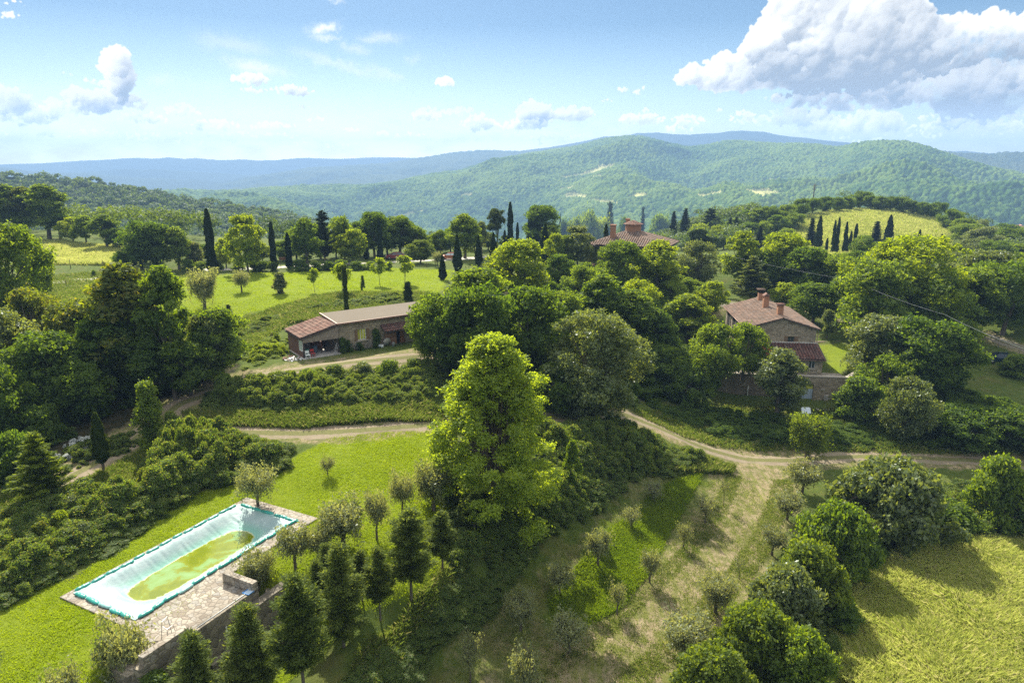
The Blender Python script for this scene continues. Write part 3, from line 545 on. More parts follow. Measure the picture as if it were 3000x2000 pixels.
def build_hills():
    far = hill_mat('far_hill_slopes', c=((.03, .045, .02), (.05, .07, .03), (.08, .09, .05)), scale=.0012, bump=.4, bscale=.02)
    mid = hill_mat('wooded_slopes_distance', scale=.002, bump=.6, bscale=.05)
    t = NT('valley_fields'); co = t.coord(); cr = t.voro(t.mapping(co, (1, .35, 1)), .004, 'F1', 'Color'); sp = t.n('ShaderNodeSeparateColor'); t.set(sp.inputs[0], cr)
    vm = t.pbr(t.mix(t.mr(t.noise(co, .0012, 4), .4, .6), t.ramp(sp.outputs[0], [(0, (.04, .06, .02)), (.5, (.09, .11, .03)), (.8, (.2, .19, .09)), (1, (.3, .27, .16))]), (.035, .05, .018)), .95)
    n = 60; th = np.linspace(0, 2*math.pi, n, endpoint=False); V = [(0, 0, 0)]; rs = [1200, 2600, 4200, 5600, 7000]; V = []; F = []
    for r in rs: V += [(r*math.sin(a), r*math.cos(a), -190) for a in th]
    for k in range(len(rs)-1): F += [(k*n+i, k*n+(i+1) % n, (k+1)*n+(i+1) % n, (k+1)*n+i) for i in range(n)]
    tag(link('valley_floor', mesh_q('valley_floor', V, F, vm)), kind='structure')
    hill_layer('far_mountains', [(-500,478),(-200,485),(0,482),(110,478),(212,473),(300,468),(404,463),(440,466),(489,461),(540,466),(574,463),(610,468),(638,470),(700,468),(765,471),(830,467),(893,462),(1000,466),(1100,462),(1225,463),(1400,470),(1600,480)], 6600, 5600, -190, far, 1.3, 25, ncol=500, nrow=40, seed=3)
    hill_layer('distant_massif', [(1300,470),(1420,462),(1530,444),(1612,432),(1700,416),(1750,405),(1796,398),(1840,396),(1867,391),(1890,393),(1928,389),(1970,394),(2020,396),(2100,389),(2173,383),(2230,386),(2297,398),(2360,405),(2425,413),(2470,417),(2527,421),(2600,430),(2700,440),(2757,446),(2829,443),(2893,450),(3000,453),(3400,450)], 5400, 3900, -190, far, 1.2, 90, ncol=600, nrow=60, seed=8)
    hill_layer('left_far_ridges', [(-500,500),(0,489),(85,500),(170,507),(238,507),(300,512),(382,520),(500,524),(620,530),(760,540)], 4800, 3500, -190, far, 1.3, 25, ncol=400, nrow=40, seed=13)
    hill_layer('left_low_ridges', [(100,510),(250,503),(370,496),(468,497),(560,503),(638,507),(740,515),(850,520)], 5500, 4600, -190, far, 1.2, 20, ncol=300, nrow=40, seed=15)
    hill_layer('blue_ridge', [(560,556),(650,538),(720,524),(786,512),(842,503),(906,492),(1000,488),(1060,485),(1140,479),(1200,468),(1255,460),(1331,448),(1408,441),(1460,442),(1510,445),(1600,448),(1700,455),(1850,470)], 5000, 3300, -190, mid, 1.15, 60, 6, 30, ncol=500, nrow=80, seed=21)
    hill_layer('low_ridge', [(680,555),(735,545),(765,541),(800,545),(880,550),(960,530),(1030,518),(1090,513),(1150,515),(1250,520),(1400,525)], 4200, 3000, -190, mid, 1.1, 30, 6, 30, ncol=400, nrow=60, seed=25)
    P = [(230,622),(330,604),(420,590),(527,579),(600,577),(722,570),(780,566),(850,561),(885,560),(927,563),(1040,555),(1140,546),(1230,530),(1331,509),(1423,480),(1500,468),(1565,457),(1638,444),(1720,428),(1780,415),(1815,407),(1842,403),(1878,408),(1940,424),(2020,439),(2076,434),(2120,424),(2170,419),(2250,424),(2340,426),(2400,433),(2450,441),(2475,437),(2502,427),(2550,422),(2595,421),(2650,423),(2690,432),(2723,443),(2760,458),(2820,480),(2900,500),(3000,520),(3300,560)]
    rr = np.interp([p[0] for p in P], [230, 900, 1400, 1850, 2300, 2600, 3300], [2300, 2700, 3000, 3100, 2900, 2500, 2300])
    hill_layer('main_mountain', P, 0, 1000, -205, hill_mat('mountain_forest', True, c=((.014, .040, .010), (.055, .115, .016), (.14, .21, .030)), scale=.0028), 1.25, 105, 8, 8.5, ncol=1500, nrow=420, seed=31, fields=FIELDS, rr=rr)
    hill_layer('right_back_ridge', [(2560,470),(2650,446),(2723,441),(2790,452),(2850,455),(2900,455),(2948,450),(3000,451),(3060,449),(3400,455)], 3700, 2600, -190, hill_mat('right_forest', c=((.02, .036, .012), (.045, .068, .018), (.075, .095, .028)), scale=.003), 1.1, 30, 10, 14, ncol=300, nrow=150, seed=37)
    P = [(-500,500),(-100,512),(0,517),(60,520),(128,521),(190,525),(255,530),(310,541),(361,553),(420,563),(468,574),(520,584),(580,595),(640,604),(700,614),(760,625),(808,635),(850,643),(893,653),(950,668),(1020,690),(1100,715)]
    rr2 = np.interp([p[0] for p in P], [-500, 0, 600, 1100], [900, 850, 700, 560])
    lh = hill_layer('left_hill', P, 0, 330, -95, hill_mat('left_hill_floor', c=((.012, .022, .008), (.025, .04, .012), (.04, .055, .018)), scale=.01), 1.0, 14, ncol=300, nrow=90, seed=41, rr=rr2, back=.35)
    return lh
build_ground()
TRK = track_mat('packed_dirt', (.15, .115, .075), (.34, .285, .205)); GRV = track_mat('pale_gravel', (.45, .42, .36), (.68, .64, .57), .25)
ribbon('dirt_track', TRACK_UP, 3.2, TRK); ribbon('dirt_track', TRACK_LOW, 2.6, TRK); ribbon('dirt_track', TRACK_EAST, 2.8, TRK, .075); ribbon('gravel_drive', DRIVE, 3.6, GRV, .09); ribbon('dirt_track', YARD_ROAD, 2.8, track_mat('yard_track_soil', (.14, .12, .09), (.30, .27, .21), .8), .09)
LEFT_HILL = build_hills()
# ---------------------------------------------------------------- plants: crowns of separate leaves on branching wood
LEAF = {
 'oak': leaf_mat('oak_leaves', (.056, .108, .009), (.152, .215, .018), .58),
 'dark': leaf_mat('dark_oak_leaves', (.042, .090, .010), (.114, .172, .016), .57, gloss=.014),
 'lime': leaf_mat('yellow_green_leaves', (.11, .17, .006), (.20, .26, .012), .6),
 'ash': leaf_mat('fresh_elm_leaves', (.125, .19, .014), (.235, .31, .03), .62),
 'grey': leaf_mat('silvery_leaves', (.065, .10, .035), (.16, .20, .07), .45, gloss=.026, rough=.38),
 'warm': leaf_mat('warm_tinted_leaves', (.055, .09, .010), (.14, .175, .016), .55, warm=(.17, .155, .018)),
 'cypress': leaf_mat('cypress_foliage', (.010, .024, .006), (.034, .056, .010), .22, gloss=.006),
 'cypressl': leaf_mat('lighter_cypress_foliage', (.022, .044, .008), (.065, .090, .014), .3, gloss=.006),  # lighter green for the near and column cypresses
 'fir': leaf_mat('fir_needles', (.010, .024, .010), (.030, .050, .016), .18, gloss=.007),
 'conifer': leaf_mat('grey_green_conifer_foliage', (.045, .080, .018), (.14, .18, .045), .52, gloss=.007),
 'olive': leaf_mat('olive_leaves', (.11, .135, .07), (.24, .27, .15), .4, gloss=.016, rough=.4),
 'pine': leaf_mat('pine_needles', (.022, .045, .012), (.07, .095, .022), .3, gloss=.006),
 'bush': leaf_mat('bush_leaves', (.050, .090, .010), (.14, .19, .020), .52, gloss=.014),
 'bramble': leaf_mat('bramble_leaves', (.050, .095, .014), (.14, .20, .035), .55, gloss=.016, warm=(.20, .19, .08)),
 'grass': leaf_mat('grass_blades', (.14, .215, .006), (.275, .335, .014), .5, tcol=(1.68, 1.65, .7), gloss=.004),
 'tall': leaf_mat('tall_grass_blades', (.075, .12, .015), (.20, .24, .05), .45, tcol=(1.5, 1.5, .9), gloss=.004, warm=(.34, .30, .15)),
 'hay': leaf_mat('dry_hay_blades', (.21, .26, .038), (.49, .50, .17), .5, tcol=(1.4, 1.4, .95), gloss=.006, warm=(.48, .42, .26)),
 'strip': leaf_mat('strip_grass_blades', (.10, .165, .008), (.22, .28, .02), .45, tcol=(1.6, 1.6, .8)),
 'flower': leaf_mat('white_flower_heads', (.45, .48, .46), (.75, .77, .74), .4, gloss=.004, tcol=(1, 1, 1)),
 'blossom': leaf_mat('pale_blossom_leaves', (.06, .09, .02), (.12, .15, .04), .4, warm=(.55, .55, .40)),
}
BARK = bark_mat('bark', (.055, .045, .034), (.17, .145, .115)); PALEBARK = bark_mat('pale_bark', (.13, .115, .09), (.30, .27, .22))
def leaves_at(P, N, size, rng, asp=1.6, tilt=.9, fold=None):   # one diamond leaf spray per point
    n = len(P); d = rng.normal(size=(n, 3)); nn = N+tilt*rng.normal(size=(n, 3)); nn /= np.linalg.norm(nn, axis=1)[:, None]+1e-9
    a = np.cross(nn, d); a /= np.linalg.norm(a, axis=1)[:, None]+1e-9; b = np.cross(nn, a); s = size*(.6+.8*rng.random(n))[:, None]; a = a*s*.5*asp; b = b*s*.5
    V = np.stack([P-a, P-b*.9+a*.1, P+a, P+b*.9+a*.1], 1).reshape(-1, 3); return V
def crown_mesh(name, P, N, size, rng, var, mat, asp=1.6, tilt=.9):
    V = leaves_at(P, N, size, rng, asp, tilt); n = len(P); F = np.arange(n*4).reshape(n, 4); v = np.clip(var+rng.normal(size=n)*.16, 0, 1)
    return mesh_q(name, V, F, mat, {'v': np.repeat(v, 4), 'w': np.repeat(rng.random(n), 4)})
def wood(name, segs, mat):                     # segs: list of (points, radii)
    b = MB()
    for p, r in segs: b.tube(p, r, 5 if max(r) < .1 else 7, cap=False)
    me = bpy.data.meshes.new(name); me.from_pydata(b.v, [], b.f); me.polygons.foreach_set('use_smooth', [True]*len(b.f)); me.update(); me.materials.append(mat); return me
def limb(a, b, r0, r1, rng, n=5, sag=.1):
    a = np.array(a, float); b = np.array(b, float); L = np.linalg.norm(b-a); o = rng.normal(size=3)*L*.07; pts = []; rr = []
    for i in range(n):
        t = i/(n-1); p = a+(b-a)*t+o*math.sin(math.pi*t)+np.array([0, 0, -sag*L*math.sin(math.pi*t)]); pts.append(tuple(p)); rr.append(r0+(r1-r0)*t)
    return pts, rr
PROTO = {}
def broadleaf(key, seed, h=12, w=10, nleaf=24000, size=.26, lobes=46, base=.22, top=.0, shape='round', lobe_r=.25, trunk=.32, mat=None, gap=.0, squash=.8, stems=1, bark=None, dens=None):
    rng = np.random.default_rng(seed); C = []; Rl = []; ch = h*(1-base); r = w/2; ph = rng.random(3)*6.28
    while len(C) < lobes:
        t = rng.random()**.85; th = rng.random()*2*math.pi
        env = {'round': math.sqrt(max(0, 1-(2*t-.9)**2/1.25)), 'cone': (1-t)**.65*.98+.10 if t > .12 else .75+2*t, 'tall': (math.sin(math.pi*min(1, t*.9+.12)))**.55*(1.05-.25*t), 'dome': math.sqrt(max(0, 1-t*t))*.98, 'bell': float(np.interp(t, [0, .15, .35, .55, .72, .86, 1], [.72, .95, 1, .82, .60, .36, .12]))}[shape]
        env *= 1+(.10 if key == 'elm' else .16)*math.sin(3*th+5*t+ph[0])+.11*math.sin(5*th-9*t+ph[1])+.08*math.sin(th+14*t+ph[2])
        q = (.45+.55*rng.random()**.6)*(1 if rng.random() > .22 else .4)
        x = math.cos(th)*env*r*q; y = math.sin(th)*env*r*q; lr = lobe_r*r*(.6+.7*rng.random()); z = base*h+t*ch*.97
        k = 1-lr/(r*1.2); x *= k*1.05; y *= k*1.05; z = min(z, h-lr*squash*.9); z = max(z, base*h+lr*.35)
        C.append((x, y, z)); Rl.append(lr)
    C = np.array(C); Rl = np.array(Rl); wts = Rl**2; wts /= wts.sum(); cid = rng.choice(lobes, size=nleaf, p=wts)
    ntw = 44; tw = rng.normal(size=(lobes, ntw, 3)); tw[..., 2] = tw[..., 2]*.85+.25; tw /= np.linalg.norm(tw, axis=2)[..., None]; twr = .50+.72*rng.random((lobes, ntw))
    ti = rng.integers(0, ntw, nleaf); D = tw[cid, ti]; c = C[cid]+D*(Rl[cid]*twr[cid, ti])[:, None]*np.array([1, 1, squash])
    P = c+rng.normal(size=(nleaf, 3))*np.array([1, 1, .7])*(.09+Rl[cid]*.095)[:, None]
    spr = rng.random(nleaf) < (.30 if key == 'elm' else .16); ex = rng.random(nleaf)**1.3*(.75 if key == 'elm' else .42); P[spr] = (C[cid]+D*(Rl[cid]*(.95+ex))[:, None]*np.array([1, 1, squash])-np.array([0, 0, 1])*(Rl[cid]*ex**2*.5)[:, None]+rng.normal(size=(nleaf, 3))*.06)[spr]
    hang = rng.random(nleaf) < .10; P[hang] = C[cid[hang]]+rng.normal(size=(hang.sum(), 3))*Rl[cid[hang]][:, None]*.45
    P[:, 2] = np.maximum(P[:, 2], .12)
    N = D+np.array([0, 0, .25]); tv = rng.random((lobes, ntw)); lv = rng.random(lobes); var = .45*lv[cid]+.4*tv[cid, ti]+.08
    me = crown_mesh(key+'_crown', P, N, size, rng, var, mat or LEAF['oak'])
    segs = []; th0 = h*(.62 if shape in ('cone', 'tall') else .48)
    for s_ in range(stems):
        o = rng.normal(size=2)*w*.04*(stems > 1); bend = rng.normal(size=2)*w*.05+(o*3 if stems > 1 else 0)
        tp = [(o[0], o[1], -.5), (o[0]+bend[0]*.2, o[1]+bend[1]*.2, th0*.35), (o[0]+bend[0]*.7, o[1]+bend[1]*.7, th0*.7), (o[0]+bend[0], o[1]+bend[1], th0)]
        tr = trunk/(stems**.5); segs.append((tp, [tr*1.35, tr, tr*.75, tr*.4]))
        for j in rng.permutation(lobes)[:max(4, int(lobes*.45/stems))]:
            f = rng.random(); zz = th0*(.38+.6*f); k = zz/th0; a = (o[0]+bend[0]*k, o[1]+bend[1]*k, zz)
            if C[j][2] < zz-.3: continue
            segs.append(limb(a, C[j], tr*.42*(1.15-.5*f), .02, rng, 5, -.04))
    q = P[P[:, 2] > h*.1]; rr_ = np.hypot(q[:, 0], q[:, 1]); w = 2*np.percentile(rr_, 98.5); h = np.percentile(q[:, 2], 99.7)
    PROTO[key] = dict(crown=me, trunk=wood(key+'_trunk', segs, bark or BARK), h=h, w=w)
def cypress(key, seed, h=10, w=1.9, n=9000, size=.17, mat=None, prof=None, clear=.03):
    rng = np.random.default_rng(seed); t = rng.random(n)**.9; th = rng.random(n)*2*math.pi
    prof = prof or (lambda t: np.minimum(1, (t*7+.45))*np.power(np.clip(1-t, 0, 1), .42)*(.86+.14*np.cos(t*9)))
    lump = 1+.16*np.sin(th*3+t*17+seed)+.10*np.sin(th*5-t*31)+.07*np.sin(t*57+th)
    rr = prof(t)*w/2*lump*(.80+.22*rng.random(n)); P = np.stack([np.cos(th)*rr, np.sin(th)*rr, clear*h+t*(1-clear)*h], 1)
    D = np.stack([np.cos(th), np.sin(th), np.full(n, .15)], 1); a = np.stack([np.cos(th)*.22, np.sin(th)*.22, np.ones(n)], 1)+rng.normal(size=(n, 3))*.22; b = np.cross(a, D+rng.normal(size=(n, 3))*.4); b /= np.linalg.norm(b, axis=1)[:, None]
    s = size*(.6+.9*rng.random(n))[:, None]; V = np.stack([P-a*s, P+b*s*.42, P+a*s*1.1+D*s*.25, P-b*s*.42], 1).reshape(-1, 3)
    var = np.clip(.35+.3*np.sin(th*4+t*23)+rng.normal(size=n)*.2, 0, 1)
    me = mesh_q(key+'_crown', V, np.arange(n*4).reshape(n, 4), mat or LEAF['cypress'], {'v': np.repeat(var, 4), 'w': np.repeat(rng.random(n), 4)})
    PROTO[key] = dict(crown=me, trunk=wood(key+'_trunk', [([(0, 0, -.4), (0, 0, h*.5), (0, 0, h*.93)], [w*.09, w*.06, .02])], BARK), h=h, w=w)
def conifer(key, seed, h=8, w=5, tiers=26, n=16000, size=.16, clear=.15, droop=.12, rag=.35, mat=None, lift=.1, top=.9, tuft=.16, flat=.5, bark=None):
    rng = np.random.default_rng(seed); segs = [([(0, 0, -.5), (.05, 0, h*.4), (0, .04, h*.98)], [h*.018, h*.012, .015])]; Pn = []; Dn = []; Vn = []; br = []
    for i in range(tiers*5):
        t = (i+rng.random())/(tiers*5); th = i*2.399+rng.random()*.9; z = h*(clear+(1-clear)*t*.985); L = w/2*((1-t)**top*.97+.05)*(1-rag*rng.random()**1.3)*(min(1, .6+t*5))
        e = (math.cos(th)*L, math.sin(th)*L, z+L*(lift-droop*(1 if L > w*.2 else 0))); br.append(((0, 0, z-.1), e, L, rng.random()))
        if L > .5 and i % 2 == 0: segs.append(limb((0, 0, z-.1), e, max(.012, .02*L), .006, rng, 4, -.02))
    wt = np.array([b[2]**1.15+.1 for b in br]); wt /= wt.sum(); bi = rng.choice(len(br), n, p=wt); A = np.array([b[0] for b in br])[bi]; E = np.array([b[1] for b in br])[bi]; Lb = np.array([b[2] for b in br])[bi]; bv = np.array([b[3] for b in br])[bi]
    s = rng.random(n)**.62; side = (rng.random(n)-.5)*2; dirv = E-A; dl = dirv/(np.linalg.norm(dirv, axis=1)[:, None]+1e-9); lat = np.cross(dl, np.array([0, 0, 1.])); lat /= np.linalg.norm(lat, axis=1)[:, None]+1e-9
    P = A+dirv*s[:, None]+lat*(side*Lb*.30*(1.05-s*.8))[:, None]; P += rng.normal(size=(n, 3))*np.array([tuft, tuft, tuft*flat]); P[:, 2] -= np.abs(side)*Lb*.06
    a = dl+lat*side[:, None]*.8+rng.normal(size=(n, 3))*.3; a /= np.linalg.norm(a, axis=1)[:, None]; up = np.array([0, 0, 1.])+rng.normal(size=(n, 3))*.45; b = np.cross(a, up); b /= np.linalg.norm(b, axis=1)[:, None]+1e-9
    sz = size*(.55+.9*rng.random(n))[:, None]; V = np.stack([P-a*sz*.8, P+b*sz*.38, P+a*sz*1.1, P-b*sz*.38], 1).reshape(-1, 3)
    me = mesh_q(key+'_crown', V, np.arange(n*4).reshape(n, 4), mat or LEAF['conifer'], {'v': np.repeat(np.clip(.3+.35*bv+.25*s+rng.normal(size=n)*.12, 0, 1), 4), 'w': np.repeat(rng.random(n), 4)})
    w = 2*np.percentile(np.hypot(P[:, 0], P[:, 1]), 96); PROTO[key] = dict(crown=me, trunk=wood(key+'_trunk', segs, bark or BARK), h=h, w=w)
def olive(key, seed, h=3, w=2.8, n=5200, size=.11, bare=.35, stems=3, mat=None, airy=1.0, trunk=.11):
    rng = np.random.default_rng(seed); segs = []; tips = []; fork = h*bare*(.8+.3*rng.random()); segs.append(([(0, 0, -.3), (.03, .02, fork*.5), (rng.normal()*.08, rng.normal()*.08, fork)], [trunk*1.25, trunk, trunk*.85])); f0 = segs[0][0][-1]
    for k in range(stems+2):
        th = k*2*math.pi/(stems+2)+rng.random(); L = w*.3*(.7+.5*rng.random()); e = (math.cos(th)*L, math.sin(th)*L, fork+(h-fork)*(.42+.3*rng.random())); segs.append(limb(f0, e, trunk*.6, trunk*.28, rng, 4, -.03))
        for j in range(5):
            th2 = th+rng.normal()*.9; hf = rng.random(); L2 = w*.5*(.35+.7*rng.random())*(1.1-.35*hf); e2 = (math.cos(th2)*L2, math.sin(th2)*L2, fork+(h-fork)*(.02+1.0*hf)); segs.append(limb(e, e2, trunk*.26, .008, rng, 4, -.05)); tips.append((e, e2)); tips.append((f0, e))
    ti = rng.integers(0, len(tips), n); A = np.array([t[0] for t in tips])[ti]; E = np.array([t[1] for t in tips])[ti]; s = (.3+.85*rng.random(n))[:, None]
    nc = 11; cl = rng.normal(size=(len(tips), nc, 3))*np.array([.22, .22, .17])*w*.42; k = rng.integers(0, nc, n); cv = rng.random((len(tips), nc)); dr = rng.random(n)**2
    P = A+(E-A)*s+cl[ti, k]+rng.normal(size=(n, 3))*.085*airy*h/3; P[:, 2] -= dr*.16*h*(rng.random((len(tips), nc))[ti, k] > .5); P[:, 2] = np.clip(P[:, 2], fork*.6, h*1.05)
    keep = cv[ti, k] > .22; P = P[keep]; ti = ti[keep]; n = len(P)
    me = crown_mesh(key+'_crown', P, rng.normal(size=(n, 3))*.5+np.array([0, 0, .3]), size, rng, .15+.7*rng.random(len(tips))[ti], mat or LEAF['olive'], 2.3, 1.0)
    w = 2*np.percentile(np.hypot(P[:, 0], P[:, 1]), 97); PROTO[key] = dict(crown=me, trunk=wood(key+'_trunk', segs, BARK), h=float(P[:, 2].max()), w=w)
def make_protos():
    broadleaf('oak1', 1, 12, 10.5, 21000, .26, 60); broadleaf('oak2', 2, 11, 11, 20000, .26, 54, base=.16); broadleaf('oak3', 3, 13, 9, 18500, .26, 50, shape='tall', base=.15)
    broadleaf('oak4', 4, 9, 10, 18000, .23, 64, base=.12, lobe_r=.2)
    broadleaf('round1', 5, 8, 6.5, 12500, .21, 44, base=.2, lobe_r=.24, trunk=.17); broadleaf('round2', 6, 7.5, 5.6, 11000, .20, 40, base=.24, shape='tall', trunk=.15)
    broadleaf('tall1', 7, 15, 8.5, 16000, .27, 56, base=.2, shape='tall', lobe_r=.24, trunk=.28); broadleaf('tall2', 8, 16, 7.5, 13000, .27, 40, base=.28, shape='tall', lobe_r=.27, trunk=.26)
    broadleaf('elm', 9, 17, 11.5, 110000, .14, 300, base=.0, shape='bell', lobe_r=.10, trunk=.26, mat=LEAF['ash'], squash=.75)
    broadleaf('grand', 10, 15, 14, 42000, .23, 150, base=.08, lobe_r=.17, trunk=.42, mat=LEAF['grey'])
    broadleaf('sapling', 11, 4, 2.8, 1500, .20, 12, base=.5, shape='dome', lobe_r=.36, trunk=.045, bark=PALEBARK)
    broadleaf('small', 12, 5, 3.6, 9000, .15, 30, base=.1, shape='tall', lobe_r=.27, trunk=.1)
    broadleaf('bush1', 13, 2.4, 3.2, 9000, .12, 34, base=.0, shape='dome', lobe_r=.26, trunk=.05, stems=3, mat=LEAF['bush']); broadleaf('bush2', 14, 2.2, 2.6, 7000, .11, 26, base=.0, shape='round', lobe_r=.3, trunk=.05, stems=3, mat=LEAF['bush'])
    broadleaf('bush3', 51, 2.6, 2.4, 5200, .13, 22, base=.0, shape='tall', lobe_r=.3, trunk=.05, stems=3, mat=LEAF['bush'])
    broadleaf('mound', 15, 4.2, 7.5, 30000, .16, 110, base=.0, shape='dome', lobe_r=.16, trunk=.12, stems=3, mat=LEAF['bush'])
    broadleaf('mound2', 16, 4.6, 6.0, 24000, .16, 84, base=.0, shape='dome', lobe_r=.19, trunk=.12, stems=3, mat=LEAF['bush'])
    broadleaf('conebush', 17, 3, 2.2, 8000, .12, 26, base=.0, shape='cone', lobe_r=.3, trunk=.05, mat=LEAF['blossom'])
    broadleaf('stonepine', 18, 9, 7, 9000, .22, 26, base=.52, shape='dome', lobe_r=.24, trunk=.2, mat=LEAF['pine'], squash=.6)
    broadleaf('ivytree', 19, 7, 3.4, 15000, .15, 40, base=.0, shape='tall', lobe_r=.36, trunk=.12, mat=LEAF['oak'])
    broadleaf('parasol', 20, 7, 9, 14000, .2, 26, base=.35, shape='dome', lobe_r=.3, trunk=.25, mat=LEAF['fir'], squash=.4)
    cypress('cyp1', 21, 11, 1.9); cypress('cyp2', 22, 9, 2.1, 8000, prof=lambda t: np.minimum(1, (t*5+.4))*np.power(np.clip(1-t, 0, 1), .6)); cypress('cyp3', 23, 8, 2.2, 8000, prof=lambda t: np.minimum(1, t*3.2+.35)*np.power(np.clip(1-t, 0, 1), .75)*1.1)
    cypress('cypnear', 24, 4.4, 1.15, 9000, .075, LEAF['cypressl'], prof=lambda t: np.minimum(1, (t*4.5+.28))*np.power(np.clip(1-t, 0, 1), .55)*1.05, clear=.18)
    cypress('column', 25, 6, .75, 3500, .11, LEAF['cypressl'], prof=lambda t: .85+.1*np.sin(t*20), clear=.02)
    conifer('con1', 31, 8.5, 5.4, 17, 26000, .125, .26, droop=.02, rag=.75, tuft=.20, top=.5, lift=.26); conifer('con2', 32, 7.5, 4.2, 15, 20000, .125, .3, droop=.02, rag=.75, tuft=.18, top=.52, lift=.28); conifer('con3', 33, 9, 6, 18, 30000, .125, .12, droop=.02, rag=.72, tuft=.22, top=.6, lift=.22)
    conifer('cedar', 34, 6, 5.2, 13, 22000, .12, .16, droop=.02, rag=.45, tuft=.10, flat=.4, top=.8, lift=.22, mat=LEAF['bush'])
    conifer('fir1', 35, 12, 5.2, 22, 11000, .24, .06, droop=.1, rag=.35, mat=LEAF['fir'], tuft=.18); conifer('fir2', 36, 11, 6.5, 8, 7500, .26, .15, droop=-.08, rag=.55, mat=LEAF['fir'], tuft=.2, top=.55, lift=.3); conifer('fir3', 37, 12, 3.4, 24, 9000, .22, .05, rag=.3, mat=LEAF['fir'], tuft=.2)
    for i in range(5): olive('olive%d' % (i+1), 41+i, 3, 2.8, [5200, 4200, 6200, 3000, 2200][i], .085)
    olive('olivebare', 47, 3, 1.4, 350, .08, .5, 2, trunk=.05); olive('oliveold', 48, 3.4, 3.4, 8500, .095, .3, 3, trunk=.17, airy=1.2)
make_protos()
TREE_ROOTS = {}
def plant(key, loc, h, w, label, cat='tree', group=None, mat=None, name=None, rz=None, rnd=random.Random(5)):
    p = PROTO[key]; nm = name or {'c': 'cypress_tree', 'o': 'oak_tree'}.get(key[0], 'tree')
    r = empty(nm, loc, rnd.uniform(0, 6.28) if rz is None else rz, (w/p['w'], w/p['w'], h/p['h'])); tag(r, label, cat, group)
    cr = link('crown' if cat not in ('bush', 'shrub') else 'foliage', p['crown'], r); tr = link('trunk' if cat not in ('bush', 'shrub') else 'stems', p['trunk'], r)
    if mat: cr.material_slots[0].link = 'OBJECT'; cr.material_slots[0].material = LEAF[mat]
    return r
def T(key, px, base, top, wpx, label, mat=None, cat='tree', name=None, group=None, z=None):
    """stand a plant at the ground seen at (px, base) with its tip at height `top` and a crown wpx wide"""
    g = G(px, base) if z is None else W(px, base, z); d = px_dir(px, top); t = g[1]/d[1]; hgt = CAMZ+d[2]*t-g[2]; w = wpx*t/FPX*(1.14 if key[:3] in ('oak', 'gra', 'elm', 'rou', 'tal', 'mou') else .86 if key in ('con1', 'con2', 'con3') else 1)
    return plant(key, (g[0], g[1], g[2]-.05), max(hgt, .3), w, label, cat, group, mat, name)
# ground-hugging growth that nobody could count
def rand_in(P, n, rng):
    P = [tuple(p[:2]) for p in P]; xs = [p[0] for p in P]; ys = [p[1] for p in P]; out = []; tot = 0
    while tot < n:
        q = rng.random((n*2, 2))*[max(xs)-min(xs), max(ys)-min(ys)]+[min(xs), min(ys)]; q = q[poly_in(q[:, 0], q[:, 1], P)]; out.append(q); tot += len(q)
    return np.concatenate(out)[:n]
def blades(name, P, n, h, mat, label, seed=0, per=4, spread=.12, width=.03, lean=.45, patch=1.0, cat=None, avoid=None):
    rng = np.random.default_rng(seed); q = rand_in(P, n, rng)
    if patch: q = q[fbm(q[:, 0], q[:, 1], 2.6, 3, seed+3)+rng.normal(size=len(q))*.12 > .5-.35*patch*.8]
    if avoid is not None:
        for A, w in avoid: q = q[poly_d(q[:, 0], q[:, 1], A, False) > w]
    n = len(q); hz = H(q[:, 0], q[:, 1]); hh = h*(.45+.9*fbm(q[:, 0], q[:, 1], 3.5, 3, seed+8))
    q = np.repeat(np.concatenate([q, hz[:, None]], 1), per, 0); hh = np.repeat(hh, per)*(.6+.7*rng.random(n*per)); m = len(q); q[:, :2] += rng.normal(size=(m, 2))*spread
    fl = fbm(q[:, 0], q[:, 1], 3, 3, seed+20)*9; th = rng.random(m)*2*math.pi; a = np.stack([np.cos(th), np.sin(th), 0*th], 1)*(width*(.6+.8*rng.random(m)))[:, None]; ln = np.stack([.22*np.cos(fl)+.85*rng.normal(size=m),   .22*np.sin(fl)+.85*rng.normal(size=m), 0*th], 1)*(lean*hh)[:, None]; up = np.array([0, 0, 1.])*hh[:, None]
    V = np.stack([q-a-np.array([0, 0, .05]), q+a-np.array([0, 0, .05]), q+ln*.35+up*.62+a*.7, q+ln+up], 1).reshape(-1, 3)
    o = link(name, mesh_q(name, V, np.arange(m*4).reshape(m, 4), mat, {'v': np.repeat(np.clip(fbm(q[:, 0], q[:, 1], 2, 3, seed+1)*.9+rng.normal(size=m)*.22, 0, 1), 4), 'w': np.repeat(rng.random(m), 4)}))
    return tag(o, label, cat, kind='stuff')
